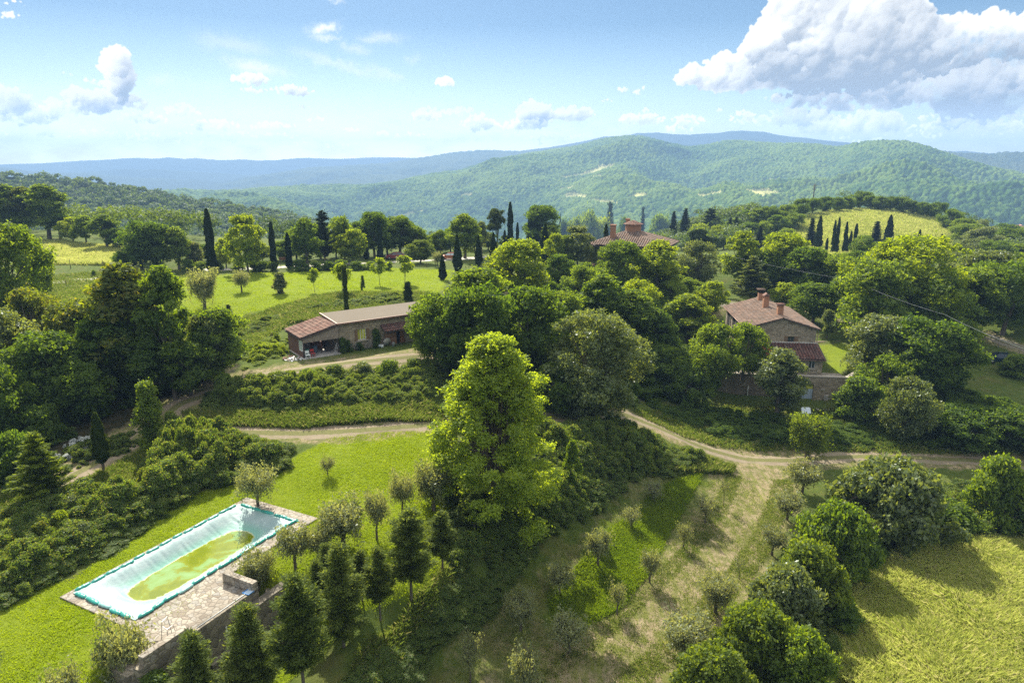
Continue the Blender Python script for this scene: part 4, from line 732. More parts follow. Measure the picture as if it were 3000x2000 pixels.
def gn_scatter(name, pts, scl, rot, keys, mat, label):
    """growth nobody could count: bushes instanced on points, one object per kind of growth"""
    n = len(pts); me = bpy.data.meshes.new(name); me.vertices.add(n); me.vertices.foreach_set('co', np.asarray(pts, np.float32).ravel())
    me.attributes.new('scl', 'FLOAT_VECTOR', 'POINT').data.foreach_set('vector', np.asarray(scl, np.float32).ravel()); me.attributes.new('rotz', 'FLOAT', 'POINT').data.foreach_set('value', np.asarray(rot, np.float32)); me.attributes.new('kind_id', 'INT', 'POINT').data.foreach_set('value', np.arange(n, dtype=np.int32) % len(keys)); me.update()
    o = link(name, me); ng = bpy.data.node_groups.new(name, 'GeometryNodeTree'); ng.interface.new_socket('Geometry', in_out='INPUT', socket_type='NodeSocketGeometry'); ng.interface.new_socket('Geometry', in_out='OUTPUT', socket_type='NodeSocketGeometry')
    N = ng.nodes.new; K = ng.links.new; gi = N('NodeGroupInput'); go = N('NodeGroupOutput'); jn = N('GeometryNodeJoinGeometry')
    def at(nm, ty): x = N('GeometryNodeInputNamedAttribute'); x.data_type = ty; x.inputs[0].default_value = nm; return x.outputs[0]
    sc, rz, kd = at('scl', 'FLOAT_VECTOR'), at('rotz', 'FLOAT'), at('kind_id', 'INT'); cx = N('ShaderNodeCombineXYZ'); K(rz, cx.inputs[2])
    for i, k in enumerate(keys):
        po = bpy.data.objects.new('source_'+k, PROTO[k]['crown'])
        if mat: po.material_slots[0].link = 'OBJECT'; po.material_slots[0].material = mat
        oi = N('GeometryNodeObjectInfo'); oi.inputs[0].default_value = po; oi.inputs[1].default_value = True; ip = N('GeometryNodeInstanceOnPoints'); cp = N('FunctionNodeCompare'); cp.data_type = 'INT'; cp.operation = 'EQUAL'; K(kd, cp.inputs[2]); cp.inputs[3].default_value = i
        K(gi.outputs[0], ip.inputs['Points']); K(cp.outputs[0], ip.inputs['Selection']); K(oi.outputs['Geometry'], ip.inputs['Instance']); K(cx.outputs[0], ip.inputs['Rotation']); K(sc, ip.inputs['Scale']); K(ip.outputs[0], jn.inputs[0])
    K(jn.outputs[0], go.inputs[0]); m = o.modifiers.new('scatter', 'NODES'); m.node_group = ng; return tag(o, label, None, kind='stuff')
def thicket(name, P, n, r, h, mat, label, seed=0, per=260, size=.12, warm=0):
    rng = np.random.default_rng(seed); n = int(n*.8); q = rand_in(P, n, rng); d = poly_d(q[:, 0], q[:, 1], [tuple(p[:2]) for p in P]); k = np.clip(d/1.4, .4, 1)
    z = H(q[:, 0], q[:, 1]); hh = h*k*(.30+1.3*fbm(q[:, 0], q[:, 1], 4.5, 3, seed+2)**1.3)*(.7+.6*rng.random(n)); ww = r*2.1*(.6+.8*rng.random(n))*(.6+.4*k)
    keys = ['bush1', 'bush2', 'bush3']; S = np.array([[w_/PROTO[keys[i % 3]]['w'], w_/PROTO[keys[i % 3]]['w'], hh[i]*1.15/PROTO[keys[i % 3]]['h']] for i, w_ in enumerate(ww)])
    return gn_scatter(name, np.stack([q[:, 0], q[:, 1], z-.08], 1), S, rng.random(n)*6.28, keys, mat, label)
# ---------------------------------------------------------------- roofs of barrel tiles
def roof_tiles(P0, U, D, w0, w1, L, tw=.24, tl=.42, seed=0, off0=0, off1=0):
    """P0 top corner, U unit vector along the ridge, D unit vector down the slope, width w0 at the ridge and w1 at the eave (off0/off1: start offsets), length L"""
    rng = np.random.default_rng(seed); P0, U, D = (np.array(a, float) for a in (P0, U, D)); N = np.cross(U, D); N = N if N[2] > 0 else -N; V = []; F = []; val = []
    nr = max(1, int(L/tl)); nmax = max(w0+off0, w1+off1)
    for r in range(nr):
        d0 = r*L/nr; d1 = (r+1)*L/nr+.05; f = (r+.5)/nr; a = off0+(off1-off0)*f; b = a+w0+(w1-w0)*f
        c0 = int(math.ceil(a/tw)); c1 = int(math.floor(b/tw))
        for c in range(c0, c1):
            x = (c+.5)*tw+rng.normal()*.008; v = rng.random(); up = .012+rng.random()*.012
            for s in range(5):
                th = math.pi*s/4; q = U*(x-math.cos(th)*tw*.43)+N*(math.sin(th)*tw*.36+.01); k = len(V)
                V.append(P0+q+D*d0+N*.0); V.append(P0+q+D*d1+N*(.035+up)); val += [v, v]
            b0 = len(V)-10; F += [(b0+2*s, b0+2*s+1, b0+2*s+3, b0+2*s+2) for s in range(4)]
    return V, F, val
def tile_obj(name, parts, mat, parent):
    V = []; F = []; A = []
    for v, f, a in parts: b = len(V); V += v; F += [tuple(b+i for i in q) for q in f]; A += a
    return link(name, mesh_q(name, V, F, mat, {'v': A}), parent)
OLDTILE = tile_mat('weathered_tiles', [(.14, .095, .07), (.22, .14, .10), (.29, .19, .14), (.19, .15, .12)])
REDTILE = tile_mat('red_tiles', [(.20, .10, .075), (.29, .155, .115), (.37, .23, .17), (.24, .155, .12)]); DARKTILE = tile_mat('dark_red_tiles', [(.085, .035, .03), (.13, .055, .042), (.18, .095, .075)])
STONE = stone_mat('rubble_stone', [(.20, .165, .115), (.33, .275, .195), (.42, .35, .25), (.27, .215, .15)]); DRYSTONE = stone_mat('thin_course_stone', [(.18, .14, .10), (.30, .235, .165), (.38, .31, .22)], 3.4, (.10, .085, .065), 3.6, .7)
DARKSTONE = stone_mat('dark_wall_stone', [(.13, .115, .09), (.22, .195, .15), (.31, .27, .20)], 2.2, (.17, .15, .12), 1.3)
PAVE = stone_mat('crazy_paving', [(.22, .185, .145), (.31, .27, .215), (.39, .35, .285), (.27, .255, .23)], 3.0, (.13, .11, .085), 1.0, .45, .07, .55)
BRICK = plain('brick', (.33, .17, .10), .85, .25, 9); WOOD = plain('weathered_board', (.24, .20, .16), .85, .25, 3); DWOOD = plain('dark_timber', (.07, .055, .045), .8, .3, 4); BROWNDOOR = plain('brown_door_paint', (.28, .12, .045), .6)
PLASTER = plain('pale_mortar', (.45, .43, .39), .9, .2, 2); GUT = plain('copper_gutter', (.20, .12, .09), .5, .1, 3, .5, .4); WHITE = plain('white_paint', (.74, .75, .74), .5, .05, 3); DARK = plain('interior_shade', (.012, .011, .010), .9); PALEBLUE = plain('pale_blue_paint', (.36, .43, .52), .5, .06, 3)  # DARK: near-black that puts the shade of openings into the colour
GLASSG = plain('yellow_green_pane', (.42, .43, .05), .25, .35, 1.2, .6); SHUT = plain('brown_shutter', (.17, .11, .06), .7); LINTEL = plain('stone_lintel', (.40, .36, .30), .85); METAL = plain('grey_metal', (.30, .30, .30), .45, .1, 3, .5, .6); BLACKP = plain('black_rubber', (.02, .02, .02), .8); IRON = plain('rusty_iron', (.16, .075, .045), .8, .3, 6); CONC = plain('concrete', (.38, .36, .33), .9, .15, 1.5)
def window_glass(name, col=(.03, .04, .05)):
    t = NT(name); return t.pbr(col, .08, None, .8)
GLASS = window_glass('dark_window_glass'); GRAVELROOF = None
def wrect(fr, u0, u1, v, z0, z1, th, out=-1):    # box lying in a wall plane of a frame: returns (centre, size, rot)
    p = fr.pt((u0+u1)/2, v+out*th/2, (z0+z1)/2); return p, (abs(u1-u0), th, z1-z0), fr.a
class LB(MB):                                   # mesh builder in a yawed frame: coordinates u, v, z
    def __init__(s, fr): super().__init__(); s.fr = fr
    def add(s, vs, fs, smooth=False): return super().add([s.fr.pt(p[0], p[1], p[2]) for p in vs], fs, smooth)
def root(name, fr, u, v, z, label, cat, group=None):
    p = fr.pt(u, v, z) if fr else (u, v, z); return tag(empty(name, p, fr.a if fr else 0), label, cat, group)
def put(b, name, mat, par, bevel=0):            # children are built in world space, then put in their parent's frame
    o = b.build(name, mat, None, None, bevel); o.parent = par; o.matrix_parent_inverse = Matrix.LocRotScale(par.location, par.rotation_euler, par.scale).inverted(); return o
def put_each(b, name, mat, par):                # every piece of the builder as a part of its own
    cuts = b.cuts+[(len(b.v), len(b.f))]; out = []
    for (v0, f0), (v1, f1) in zip(cuts[:-1], cuts[1:]): m = MB(); m.add(b.v[v0:v1], [[i-v0 for i in q] for q in b.f[f0:f1]], b.sm[f0]); out.append(put(m, name, mat, par))
    return out
def adopt(o, par): o.parent = par; o.matrix_parent_inverse = Matrix.LocRotScale(par.location, par.rotation_euler, par.scale).inverted(); return o
def adopt2(o, par, rootobj):                     # child of a part (the part's world matrix is identity)
    o.parent = par; o.matrix_parent_inverse = Matrix.Identity(4); return o
# ---------------------------------------------------------------- swimming pool
def build_pool():
    f = POOL; deck = [(-6.85, -3.25), (7.4, -3.25), (7.4, 3.95), (-.9, 3.95), (-1.45, 4.3), (-1.45, 6.85), (-8.9, 6.6), (-9.3, 5.0), (-6.85, 3.05)]
    # deck as a ring round the basin: split into convex pieces butted end to end
    ring = [[(-6.85, -3.25), (7.4, -3.25), (7.4, -2.72), (-6.85, -2.72)], [(6.12, -2.72), (7.4, -2.72), (7.4, 2.72), (6.12, 2.72)], [(-6.85, -2.72), (-6.12, -2.72), (-6.12, 2.72), (-6.85, 2.72)], [(-6.85, 2.72), (7.4, 2.72), (7.4, 3.95), (-.9, 3.95), (-8.1, 3.95)], [(-8.1, 3.95), (-.9, 3.95), (-1.45, 4.3), (-1.45, 6.5), (-8.85, 6.5), (-9.25, 4.95)]]
    r = root('stone_terrace', f, 0, 0, 0, None, None)
    r2 = None; m = MB()
    for P in ring:
        Q = [f.pt(q[1], q[0]) for q in P]; a = sum(Q[i][0]*Q[(i+1) % len(Q)][1]-Q[(i+1) % len(Q)][0]*Q[i][1] for i in range(len(Q)))
        if a < 0: Q = Q[::-1]
        m.prism(Q, -.35, .10)
    bpy.data.objects.remove(r); o = m.build('stone_terrace', PAVE); tag(o, kind='structure')
    pool = root('swimming_pool', f, 0, 0, .10, 'long rectangular swimming pool sagging under a pale cover with green water', 'swimming pool')
    b = LB(f); t = .14
    for u0, u1, v0, v1 in ((-2.85, -2.71, -6.25, 6.25), (2.71, 2.85, -6.25, 6.25), (-2.71, 2.71, -6.25, -6.11), (-2.71, 2.71, 6.11, 6.25)): b.add([(u0, v0, -1.6), (u1, v0, -1.6), (u1, v1, -1.6), (u0, v1, -1.6), (u0, v0, .13), (u1, v0, .13), (u1, v1, .13), (u0, v1, .13)], [(3, 2, 1, 0), (4, 5, 6, 7), (0, 1, 5, 4), (1, 2, 6, 5), (2, 3, 7, 6), (3, 0, 4, 7)])
    put(b, 'basin_rim', PLASTER, pool)
    nu, nv = 70, 150; u = np.linspace(-2.86, 2.86, nu)[None, :]; v = np.linspace(-6.3, 6.3, nv)[:, None]; U = np.repeat(u, nv, 0); V = np.repeat(v, nu, 1)
    e = np.minimum(np.minimum((2.86-np.abs(U))/1.0, (6.3-np.abs(V))/1.15), 3); du = 2.86-np.abs(U); dv = 6.3-np.abs(V); q = 1/(1/np.maximum(du, .01)**2+1/np.maximum(dv/1.15, .01)**2)**.5
    Z = .16-.78*sm(.12, 1.65, q)
    wr = (fbm(U*.8+V*.3, V*5, 1.0, 4, 5)-.5)*.11+(fbm(U*5, V*.9, 1.0, 3, 6)-.5)*.06*sm(4.6, 6.2, np.abs(V)); Z = Z+wr*(1-sm(1.6, 1.9, q))*sm(0, .2, q)
    pts = np.stack([POOL.o[0]+U*f.u[0]+V*f.v[0], POOL.o[1]+U*f.u[1]+V*f.v[1], Z], -1).reshape(-1, 3); i = np.arange(nv-1)[:, None]*nu+np.arange(nu-1)[None, :]; F = np.stack([i, i+1, i+nu+1, i+nu], -1).reshape(-1, 4)
    t = NT('pool_cover_sheet'); co = t.coord(); n = t.noise(co, .8, 4, .6); low = t.attr('low'); c = t.mix(t.mr(n, .4, .7), (.25, .35, .35), (.34, .42, .42)); c = t.mix(t.math('MULTIPLY', low, .75), c, (.14, .36, .28)); c = t.mix(t.mr(t.attr('rim'), .4, .6), c, (.22, .36, .34)); cm = t.pbr(c, .55, t.bump(t.noise(t.mapping(co, (1, 1, 1)), 5, 4, .6), .35, .05), .3)
    adopt(link('cover', mesh_q('cover', pts, F, cm, {'low': sm(.75, 1.3, q).ravel(), 'rim': (1-sm(.22, .34, q)).ravel()}, True)), pool)
    # green water lying on the cover
    zw = -.535; dep = zw-(Z-wr*0); keep = ((dep[:-1, :-1] > -.06) & (dep[1:, 1:] > -.06)).ravel(); wp = pts.copy(); wp[:, 2] = zw
    t = NT('green_pool_water'); co = t.coord(); n1 = t.noise(co, .55, 4, .6, .6); n2 = t.noise(co, 15, 2, .5); c = t.ramp(n1, [(.38, (.13, .165, .006)), (.5, (.18, .21, .010)), (.54, (.17, .27, .07)), (.66, (.20, .32, .12))]); c = t.mix(t.mr(n2, .72, .75), c, (.6, .62, .42)); dp = t.attr('depth'); c = t.mix(t.mr(dp, .012, .03, .8, 0), c, (.50, .54, .34)); wm = t.pbr(c, .10, t.bump(t.noise(co, 3, 3), .04, .02), .5)
    adopt(link('water', mesh_q('water', wp, F[keep], wm, {'depth': dep.ravel()}, True)), pool)
    # water bags weighting the cover down
    TEAL = plain('teal_water_bag', (.025, .26, .22), .35, .25, 3, .5); TEAL2 = plain('faded_teal_water_bag', (.22, .42, .40), .4, .2, 3, .5); rng = random.Random(4)
    def bag_mesh(nm, L, mat):
        b = MB(); ns, nr = 12, 9; vs = []; fs = []
        for i in range(ns+1):
            t = i/ns; e = (1-abs(2*t-1)**4)**.5; w = .145*e+.012; h = .08*e+.008; k = 1+.07*math.sin(t*21+L*9)
            for j in range(nr): a = 2*math.pi*j/nr; vs.append(((t-.5)*L, math.cos(a)*w*k, max(0, math.sin(a))*h*1.5*k+.0+(.0 if math.sin(a) > 0 else 0)))
        for i in range(ns):
            for j in range(nr): fs.append((i*nr+j, i*nr+(j+1) % nr, (i+1)*nr+(j+1) % nr, (i+1)*nr+j))
        b.add(vs, fs, True); me = bpy.data.meshes.new(nm); me.from_pydata(b.v, [], b.f); me.polygons.foreach_set('use_smooth', b.sm); me.materials.append(mat); return me
    protos = [(bag_mesh('water_bag', L, m), L) for L, m in ((1.0, TEAL), (1.25, TEAL), (.8, TEAL), (1.05, TEAL2))]
    sides = [((-2.86, -6.25), (-2.86, 6.25), 'along the grass side of the pool'), ((2.86, -6.25), (2.86, 6.25), 'along the paved long side of the pool'), ((-2.8, 6.28), (2.8, 6.28), 'across the far end of the pool'), ((-2.8, -6.28), (2.8, -6.28), 'across the near end of the pool')]
    for (a, c, lb) in sides:
        L = math.hypot(c[0]-a[0], c[1]-a[1]); s = .1; ux, uy = (c[0]-a[0])/L, (c[1]-a[1])/L
        while s < L-.5:
            me, l = protos[rng.choices(range(4), (4, 2, 3, 1.2))[0]]; l2 = min(l, L-s); o = link('water_bag', me); p = f.pt(a[0]+ux*(s+l/2)+rng.uniform(-.07, .07), a[1]+uy*(s+l/2)+rng.uniform(-.05, .05), .15)
            o.location = p; o.rotation_euler = (0, 0, f.a+math.atan2(uy, ux)+rng.uniform(-.09, .09)); tag(o, 'teal water-filled weight bag lying '+lb, 'water bag', 'weight bags '+lb); s += l+rng.choice((-.05, -.02, .0, .03, .12))
    # room below the terrace with parapets
    h = root('pool_house', f, 6.0, -5, -2.9, 'dark stone room under the end of the pool terrace with parapet and door', 'pool house')
    b = LB(f)
    def wall(u0, u1, v0, v1, z0, z1): b.add([(u0, v0, z0), (u1, v0, z0), (u1, v1, z0), (u0, v1, z0), (u0, v0, z1), (u1, v0, z1), (u1, v1, z1), (u0, v1, z1)], [(3, 2, 1, 0), (4, 5, 6, 7), (0, 1, 5, 4), (1, 2, 6, 5), (2, 3, 7, 6), (3, 0, 4, 7)])
    wall(6.505, 6.9, -8.9, -3.55, -3.3, .26); wall(6.505, 6.9, -3.55, -2.55, -.75, .26); wall(6.505, 6.9, -2.55, -1.05, -3.3, .26); wall(4.6, 6.50, -1.445, -1.05, -3.3, .096); wall(5.2, 6.50, -9.3, -8.90, -3.3, .02); put(b, 'wall', DARKSTONE, h)
    b = LB(f); wall(4.35, 6.9, -1.44, -1.06, .262 if False else .10, .78) ; put(b, 'parapet', PAVE, h); b = LB(f); wall(6.507, 6.898, -8.6, -5.9, .262, .80); put(b, 'parapet', PAVE, h)
    b = LB(f); wall(6.62, 6.70, -3.5, -2.6, -3.0, -.80); put(b, 'door', DWOOD, h); b = LB(f); wall(6.72, 6.93, -2.60, -2.50, -3.0, -.72); wall(6.72, 6.93, -3.62, -3.54, -3.0, -.72); put_each(b, 'door_frame', WHITE, h)
    b = LB(f); wall(6.9, 7.25, -5.0, -3.4, -3.3, -2.2); wall(6.9, 7.5, -1.9, 2.2, -2.4, -.35); put_each(b, 'buttress', DARKSTONE, h)
    # pool net, hose, chair skeleton
    s = root('skimmer_net', f, 6.7, -3.3, .265, 'pool skimmer net with long white pole lying on the low wall', 'pool net'); b = LB(f); b.tube([(6.72, -5.3, .29), (6.68, -1.85, .29)], .022, 6); put(b, 'pole', WHITE, s)
    b = LB(f); b.tube([(6.45, -1.85, .30), (6.95, -1.85, .30), (6.95, -1.4, .30), (6.45, -1.4, .30), (6.45, -1.85, .30)], .03, 6); put(b, 'hoop', plain('blue_plastic', (.06, .22, .50), .4), s); b = LB(f); b.add([(6.46, -1.84, .285), (6.94, -1.84, .285), (6.94, -1.41, .285), (6.46, -1.41, .285)], [(0, 1, 2, 3)]); put(b, 'mesh', plain('pale_net', (.45, .58, .70), .6), s)
    b = LB(f); b.tube([(3.6, -8.0, .14), (4.2, -7.4, .14), (4.9, -7.5, .15), (5.6, -6.9, .14), (6.2, -7.1, .14)], .022, 5); tag(b.build('hose', BLACKP), 'dark hose lying across the lower end of the paved terrace', 'hose')
    c = root('towel_stand', f, 5.7, -6.35, .1, 'thin bent metal stand leaning against the raised parapet', 'metal stand'); b = LB(f); b.tube([(5.5, -6.6, .1), (5.6, -6.5, 1.1), (5.5, -6.1, 1.15), (5.55, -6.0, .1)], .018, 5); b.tube([(6.0, -6.6, .1), (5.95, -6.5, .75), (5.9, -6.1, .75), (5.95, -6.0, .1)], .018, 5); b.tube([(5.6, -6.5, .8), (5.95, -6.5, .75)], .018, 5); put(b, 'frame', METAL, c)
    rs = root('rubble_wall', f, 7.6, .2, -.2, 'broken low stone wall running down the bank right of the terrace', 'stone wall'); b = LB(f); rg = random.Random(8)
    for k in range(34):
        t_ = k/33; cu, cv = 6.2+t_*3.4+rg.uniform(-.2, .2), .1-t_*1.1+rg.uniform(-.25, .25); zz = float(H(*[np.array([q]) for q in f.pt(cu, cv)])[0]); dd = [rg.uniform(.3, .65) for _ in range(3)]; p = (cu, cv, zz+.15)
        hx, hy, hz = dd[0]/2, dd[1]/2, dd[2]/2.4; an = rg.random()*3; vs = []
        for z_, k_ in ((-hz, 1), (hz, .75)):
            for x_, y_ in ((-hx, -hy), (hx, -hy), (hx, hy), (-hx, hy)): vs.append((p[0]+(x_*math.cos(an)-y_*math.sin(an))*k_, p[1]+(x_*math.sin(an)+y_*math.cos(an))*k_, p[2]+z_))
        b.add(vs, [(3, 2, 1, 0), (4, 5, 6, 7), (0, 1, 5, 4), (1, 2, 6, 5), (2, 3, 7, 6), (3, 0, 4, 7)])
    put(b, 'loose_stones', DARKSTONE, rs)['kind'] = 'stuff'
build_pool()
for u_, v_, h_, w_, l_ in ((7.35, -8.5, 2.7, 2.0, 'ivy hanging over the lower corner of the dark stone wall'), (7.3, -6.2, 1.8, 1.5, 'small ivy clump halfway along the dark stone wall')): q_ = POOL.pt(u_, v_); plant('ivytree', (q_[0], q_[1], -2.8), h_, w_, l_, 'plant', None, 'dark', 'ivy')
BOXF = [(3, 2, 1, 0), (4, 5, 6, 7), (0, 1, 5, 4), (1, 2, 6, 5), (2, 3, 7, 6), (3, 0, 4, 7)]
def bx(b, u0, u1, v0, v1, z0, z1): return b.add([(u0, v0, z0), (u1, v0, z0), (u1, v1, z0), (u0, v1, z0), (u0, v0, z1), (u1, v0, z1), (u1, v1, z1), (u0, v1, z1)], BOXF)
def fdir(f, u, v, z): d = np.array([f.u[0]*u+f.v[0]*v, f.u[1]*u+f.v[1]*v, z]); return d/np.linalg.norm(d)
# ---------------------------------------------------------------- barn
def build_barn():
    f = BARN; g = 3.45; h = root('barn', f, 5, 2.5, 3.5, 'long low stone barn with flat gravel roof and tiled open shed at its left end', 'barn')
    L, D = 14.0, 5.2; b = LB(f)
    # front wall with openings: window 3.1-4.4, niche 8.9-9.7 (dark doorway), door 9.75-10.6
    def fw(u0, u1, z0, z1): bx(b, u0, u1, 0, .4, z0, z1)
    zt = 6.95; fw(0, 2.45, g, zt); fw(2.45, 3.55, g, 4.65); fw(2.45, 3.55, 6.0, zt); fw(3.55, 7.5, g, zt); fw(7.5, 8.75, 5.75, zt); fw(8.75, L, g, zt)
    bx(b, 0, L, D-.4, D, g, 7.25); bx(b, 0, .4, .4, D-.4, g, 7.0); bx(b, L-.4, L, .4, D-.4, g, 7.0); put(b, 'wall', STONE, h)
    t = NT('gravel_roofing'); co = t.coord(); n = t.noise(co, 30, 4, .75); n2 = t.noise(co, .5, 4, .6); m = t.pbr(t.mix(t.mr(n2, .4, .7, 0, .5), t.ramp(n, [(.3, (.10, .085, .065)), (.7, (.24, .205, .16))]), (.15, .13, .10)), .95, t.bump(n, .5, .03), .1)
    b = LB(f); bx(b, -.1, L+.2, -.28, D+.2, 6.96, 7.02); z0, z1 = 7.05, 7.35; b = LB(f)
    b.add([(-.12, -.3, 6.97), (L+.2, -.3, 6.97), (L+.2, D+.2, 7.27), (-.12, D+.2, 7.27), (-.12, -.3, 7.09), (L+.2, -.3, 7.09), (L+.2, D+.2, 7.39), (-.12, D+.2, 7.39)], BOXF); rf = put(b, 'roof', m, h)
    b = LB(f); b.add([(-.24, -.42, 6.94), (L+.2, -.42, 6.94), (L+.2, -.31, 6.94), (-.24, -.31, 6.94), (-.24, -.42, 7.14), (L+.2, -.42, 7.14), (L+.2, -.31, 7.14), (-.24, -.31, 7.14)], BOXF); b.add([(-.26, -.31, 6.95), (-.13, -.31, 6.95), (-.13, D+.2, 7.25), (-.26, D+.2, 7.25), (-.26, -.31, 7.16), (-.13, -.31, 7.16), (-.13, D+.2, 7.47), (-.26, D+.2, 7.47)], BOXF); put(b, 'roof_edge', GUT, h)
    w = LB(f); bx(w, 2.45, 3.55, .16, .20, 4.65, 6.0); win = put(w, 'window', GLASSG, h); w = LB(f)
    for u in (2.45, 2.82, 3.18, 3.5): bx(w, u-.025, u+.03, .10, .15, 4.65, 6.0)
    for z in (4.65, 5.95): bx(w, 2.45, 3.55, .11, .155, z, z+.05)
    fr = put(w, 'window_frame', WHITE, h); w = LB(f); bx(w, 2.05, 2.42, -.05, -.005, 4.6, 6.0); bx(w, 3.58, 3.95, -.05, -.005, 4.6, 6.0); put_each(w, 'shutter', SHUT, h); w = LB(f); bx(w, 2.2, 3.8, -.12, -.003, 4.5, 4.62); put(w, 'sill', LINTEL, h)
    w = LB(f); bx(w, 7.5, 8.05, .3, .34, g, 5.75); put(w, 'doorway_shade', DARK, h); w = LB(f); bx(w, 8.08, 8.72, .12, .17, g, 5.72); put(w, 'door', BROWNDOOR, h)  # near-black panel, the shade inside is its colour
    w = LB(f); bx(w, 5.95, 7.45, -.22, -.004, g, 5.0); put(w, 'brick_pier', BRICK, h)
    # porch roof
    P0 = np.array(f.pt(5.4, -.02, 6.15)); Dn = fdir(f, 0, -1, -.42); V = roof_tiles(P0, fdir(f, 1, 0, 0), Dn, 4.2, 4.2, 1.55, .24, .40, 3); pr = adopt(tile_obj('porch_roof', [V], DARKTILE, None), h)
    w = LB(f); w.add([(5.4, -.02, 6.0), (9.6, -.02, 6.0), (9.6, -1.42, 5.42), (5.4, -1.42, 5.42), (5.4, -.02, 6.12), (9.6, -.02, 6.12), (9.6, -1.42, 5.54), (5.4, -1.42, 5.54)], [(0, 1, 2, 3), (7, 6, 5, 4), (0, 4, 5, 1), (1, 5, 6, 2), (2, 6, 7, 3), (3, 7, 4, 0)]); put(w, 'porch_deck', DWOOD, h)
    w = LB(f); bx(w, 9.35, 9.5, -1.4, -1.25, g, 5.42); put(w, 'porch_post', DWOOD, h)
    # shed: mono-pitch tiled roof falling to the left
    sh = root('open_shed', f, -2.2, 2, 3.5, 'open wooden shed with red tile roof built against the left end of the barn', 'shed'); W_ = 4.25
    Dn = fdir(f, -1, 0, -1.05/4.45); P0 = np.array(f.pt(-.28, -.42, 6.98)); P1 = np.array(f.pt(-.28, D+.1, 6.98)); V = roof_tiles(P1, fdir(f, 0, -1, 0), Dn, D+.55, D+.55, 4.5, .33, .5, 7); adopt(tile_obj('roof', [V], REDTILE, None), sh)
    w = LB(f); z0, z1 = 6.88, 5.82
    w.add([(-.28, -.4, z0-.12), (-.28, D+.1, z0-.12), (-4.7, D+.1, z1-.12), (-4.7, -.4, z1-.12), (-.28, -.4, z0), (-.28, D+.1, z0), (-4.7, D+.1, z1), (-4.7, -.4, z1)], [(0, 1, 2, 3), (7, 6, 5, 4), (0, 4, 5, 1), (1, 5, 6, 2), (2, 6, 7, 3), (3, 7, 4, 0)]); put(w, 'roof_boards', DWOOD, sh)
    w = LB(f)                                    # vertical boards of the front gable
    for k in range(22):
        u1 = -.08-k*.195; u0 = u1-.185; zt0 = 6.80+(u0)*.245; zt1 = 6.80+(u1)*.245; zb = 5.35-.02*(k % 3)
        w.add([(u0, -.22, zb), (u1, -.22, zb), (u1, -.18, zb), (u0, -.18, zb), (u0, -.22, zt0), (u1, -.22, zt1), (u1, -.18, zt1), (u0, -.18, zt0)], BOXF)
    put(w, 'gable_boards', WOOD, sh); w = LB(f)
    for u in (-4.28, -.12): bx(w, u-.07, u+.07, -.17, -.03, g, 5.6)
    bx(w, -4.35, -.05, -.17, -.03, 5.3, 5.45); put(w, 'frame', DWOOD, sh)
    w = LB(f); bx(w, -4.40, -4.28, 1.1, D, g, 5.75); bx(w, -4.40, -4.28, -.0, 1.1, g, 4.3); bx(w, -4.28, 0, D-.12, D, g, 5.8); put(w, 'side_boards', plain('red_brown_board', (.16, .085, .065), .8, .25, 4), sh)
    w = LB(f)
    for v0 in (.08, .6): bx(w, -4.37, -4.33, v0, v0+.46, 4.35, 5.6)
    wi = put_each(w, 'side_window', plain('greenish_pane', (.32, .42, .34), .2, .2, 2, .6), sh); w = LB(f)
    for v0 in (-.02, .54, 1.06): bx(w, -4.42, -4.30, v0, v0+.06, 4.3, 5.65)
    for z in (4.28, 5.62): bx(w, -4.42, -4.30, -.02, 1.12, z, z+.06)
    put(w, 'window_frame', WHITE, sh); w = LB(f); bx(w, -4.6, .05, -.75, D-.15, 3.40, 3.53); put(w, 'floor_slab', CONC, sh)
    # things about the barn
    def tube_thing(nm, pts, rad, mat, label, cat, n=6): b = LB(f); b.tube(pts, rad, n); return tag(b.build(nm, mat), label, cat)
    for k, (u, lb) in enumerate([(8.95, 'pale pole leaning beside the brown door'), (9.15, 'second leaning pole right of the brown door'), (9.32, 'thin grey pole in the middle of the leaning bundle'), (9.6, 'dark stick near the right end of the leaning bundle'), (9.9, 'bent stick at the right end of the leaning bundle'), (10.25, 'white-ended pole leaning near the big oak'), (10.7, 'long pole half hidden by the big oak')]):
        tube_thing('wooden_pole', [(u+.25+.1*k, -1.25-.05*k, 3.5), (u-.15, -.12 if k < 0 else -.35, 5.6-.1*(k % 3))], .035, (WOOD, PALEBARK, DWOOD)[k % 3], lb, 'pole')
    def chair(u, v, mat, label):
        c = root('garden_chair', f, u, v, 3.53, label, 'chair'); w = LB(f); bx(w, u-.24, u+.24, v-.24, v+.24, 3.95, 3.99); put(w, 'seat', mat, c); w = LB(f); bx(w, u-.24, u+.24, v+.22, v+.26, 4.12, 4.42); bx(w, u-.24, u-.20, v+.22, v+.26, 3.99, 4.42); bx(w, u+.20, u+.24, v+.22, v+.26, 3.99, 4.42); put(w, 'backrest', mat, c)
        for a in (-.2, .2):
            for e in (-.2, .2): w = LB(f); bx(w, u+a-.022, u+a+.022, v+e-.022, v+e+.022, 3.53, 3.95); put(w, 'leg', mat, c)
    chair(-4.0, -.55, WHITE, 'white garden chair at the left corner post of the shed'); chair(-3.3, -.15, plain('red_plastic', (.40, .04, .03), .5), 'red chair in the shade of the open shed')
    def barrel(u, v, mat, label, r=.3, hh=.85, nm='barrel', z=3.53):
        b = LB(f); b.tube([(u, v, z), (u, v, z+hh*.06), (u, v, z+hh*.5), (u, v, z+hh*.94), (u, v, z+hh)], [r*.93, r, r*1.06, r, r*.9], 14); return tag(b.build(nm, mat), label, nm.replace('_', ' '))
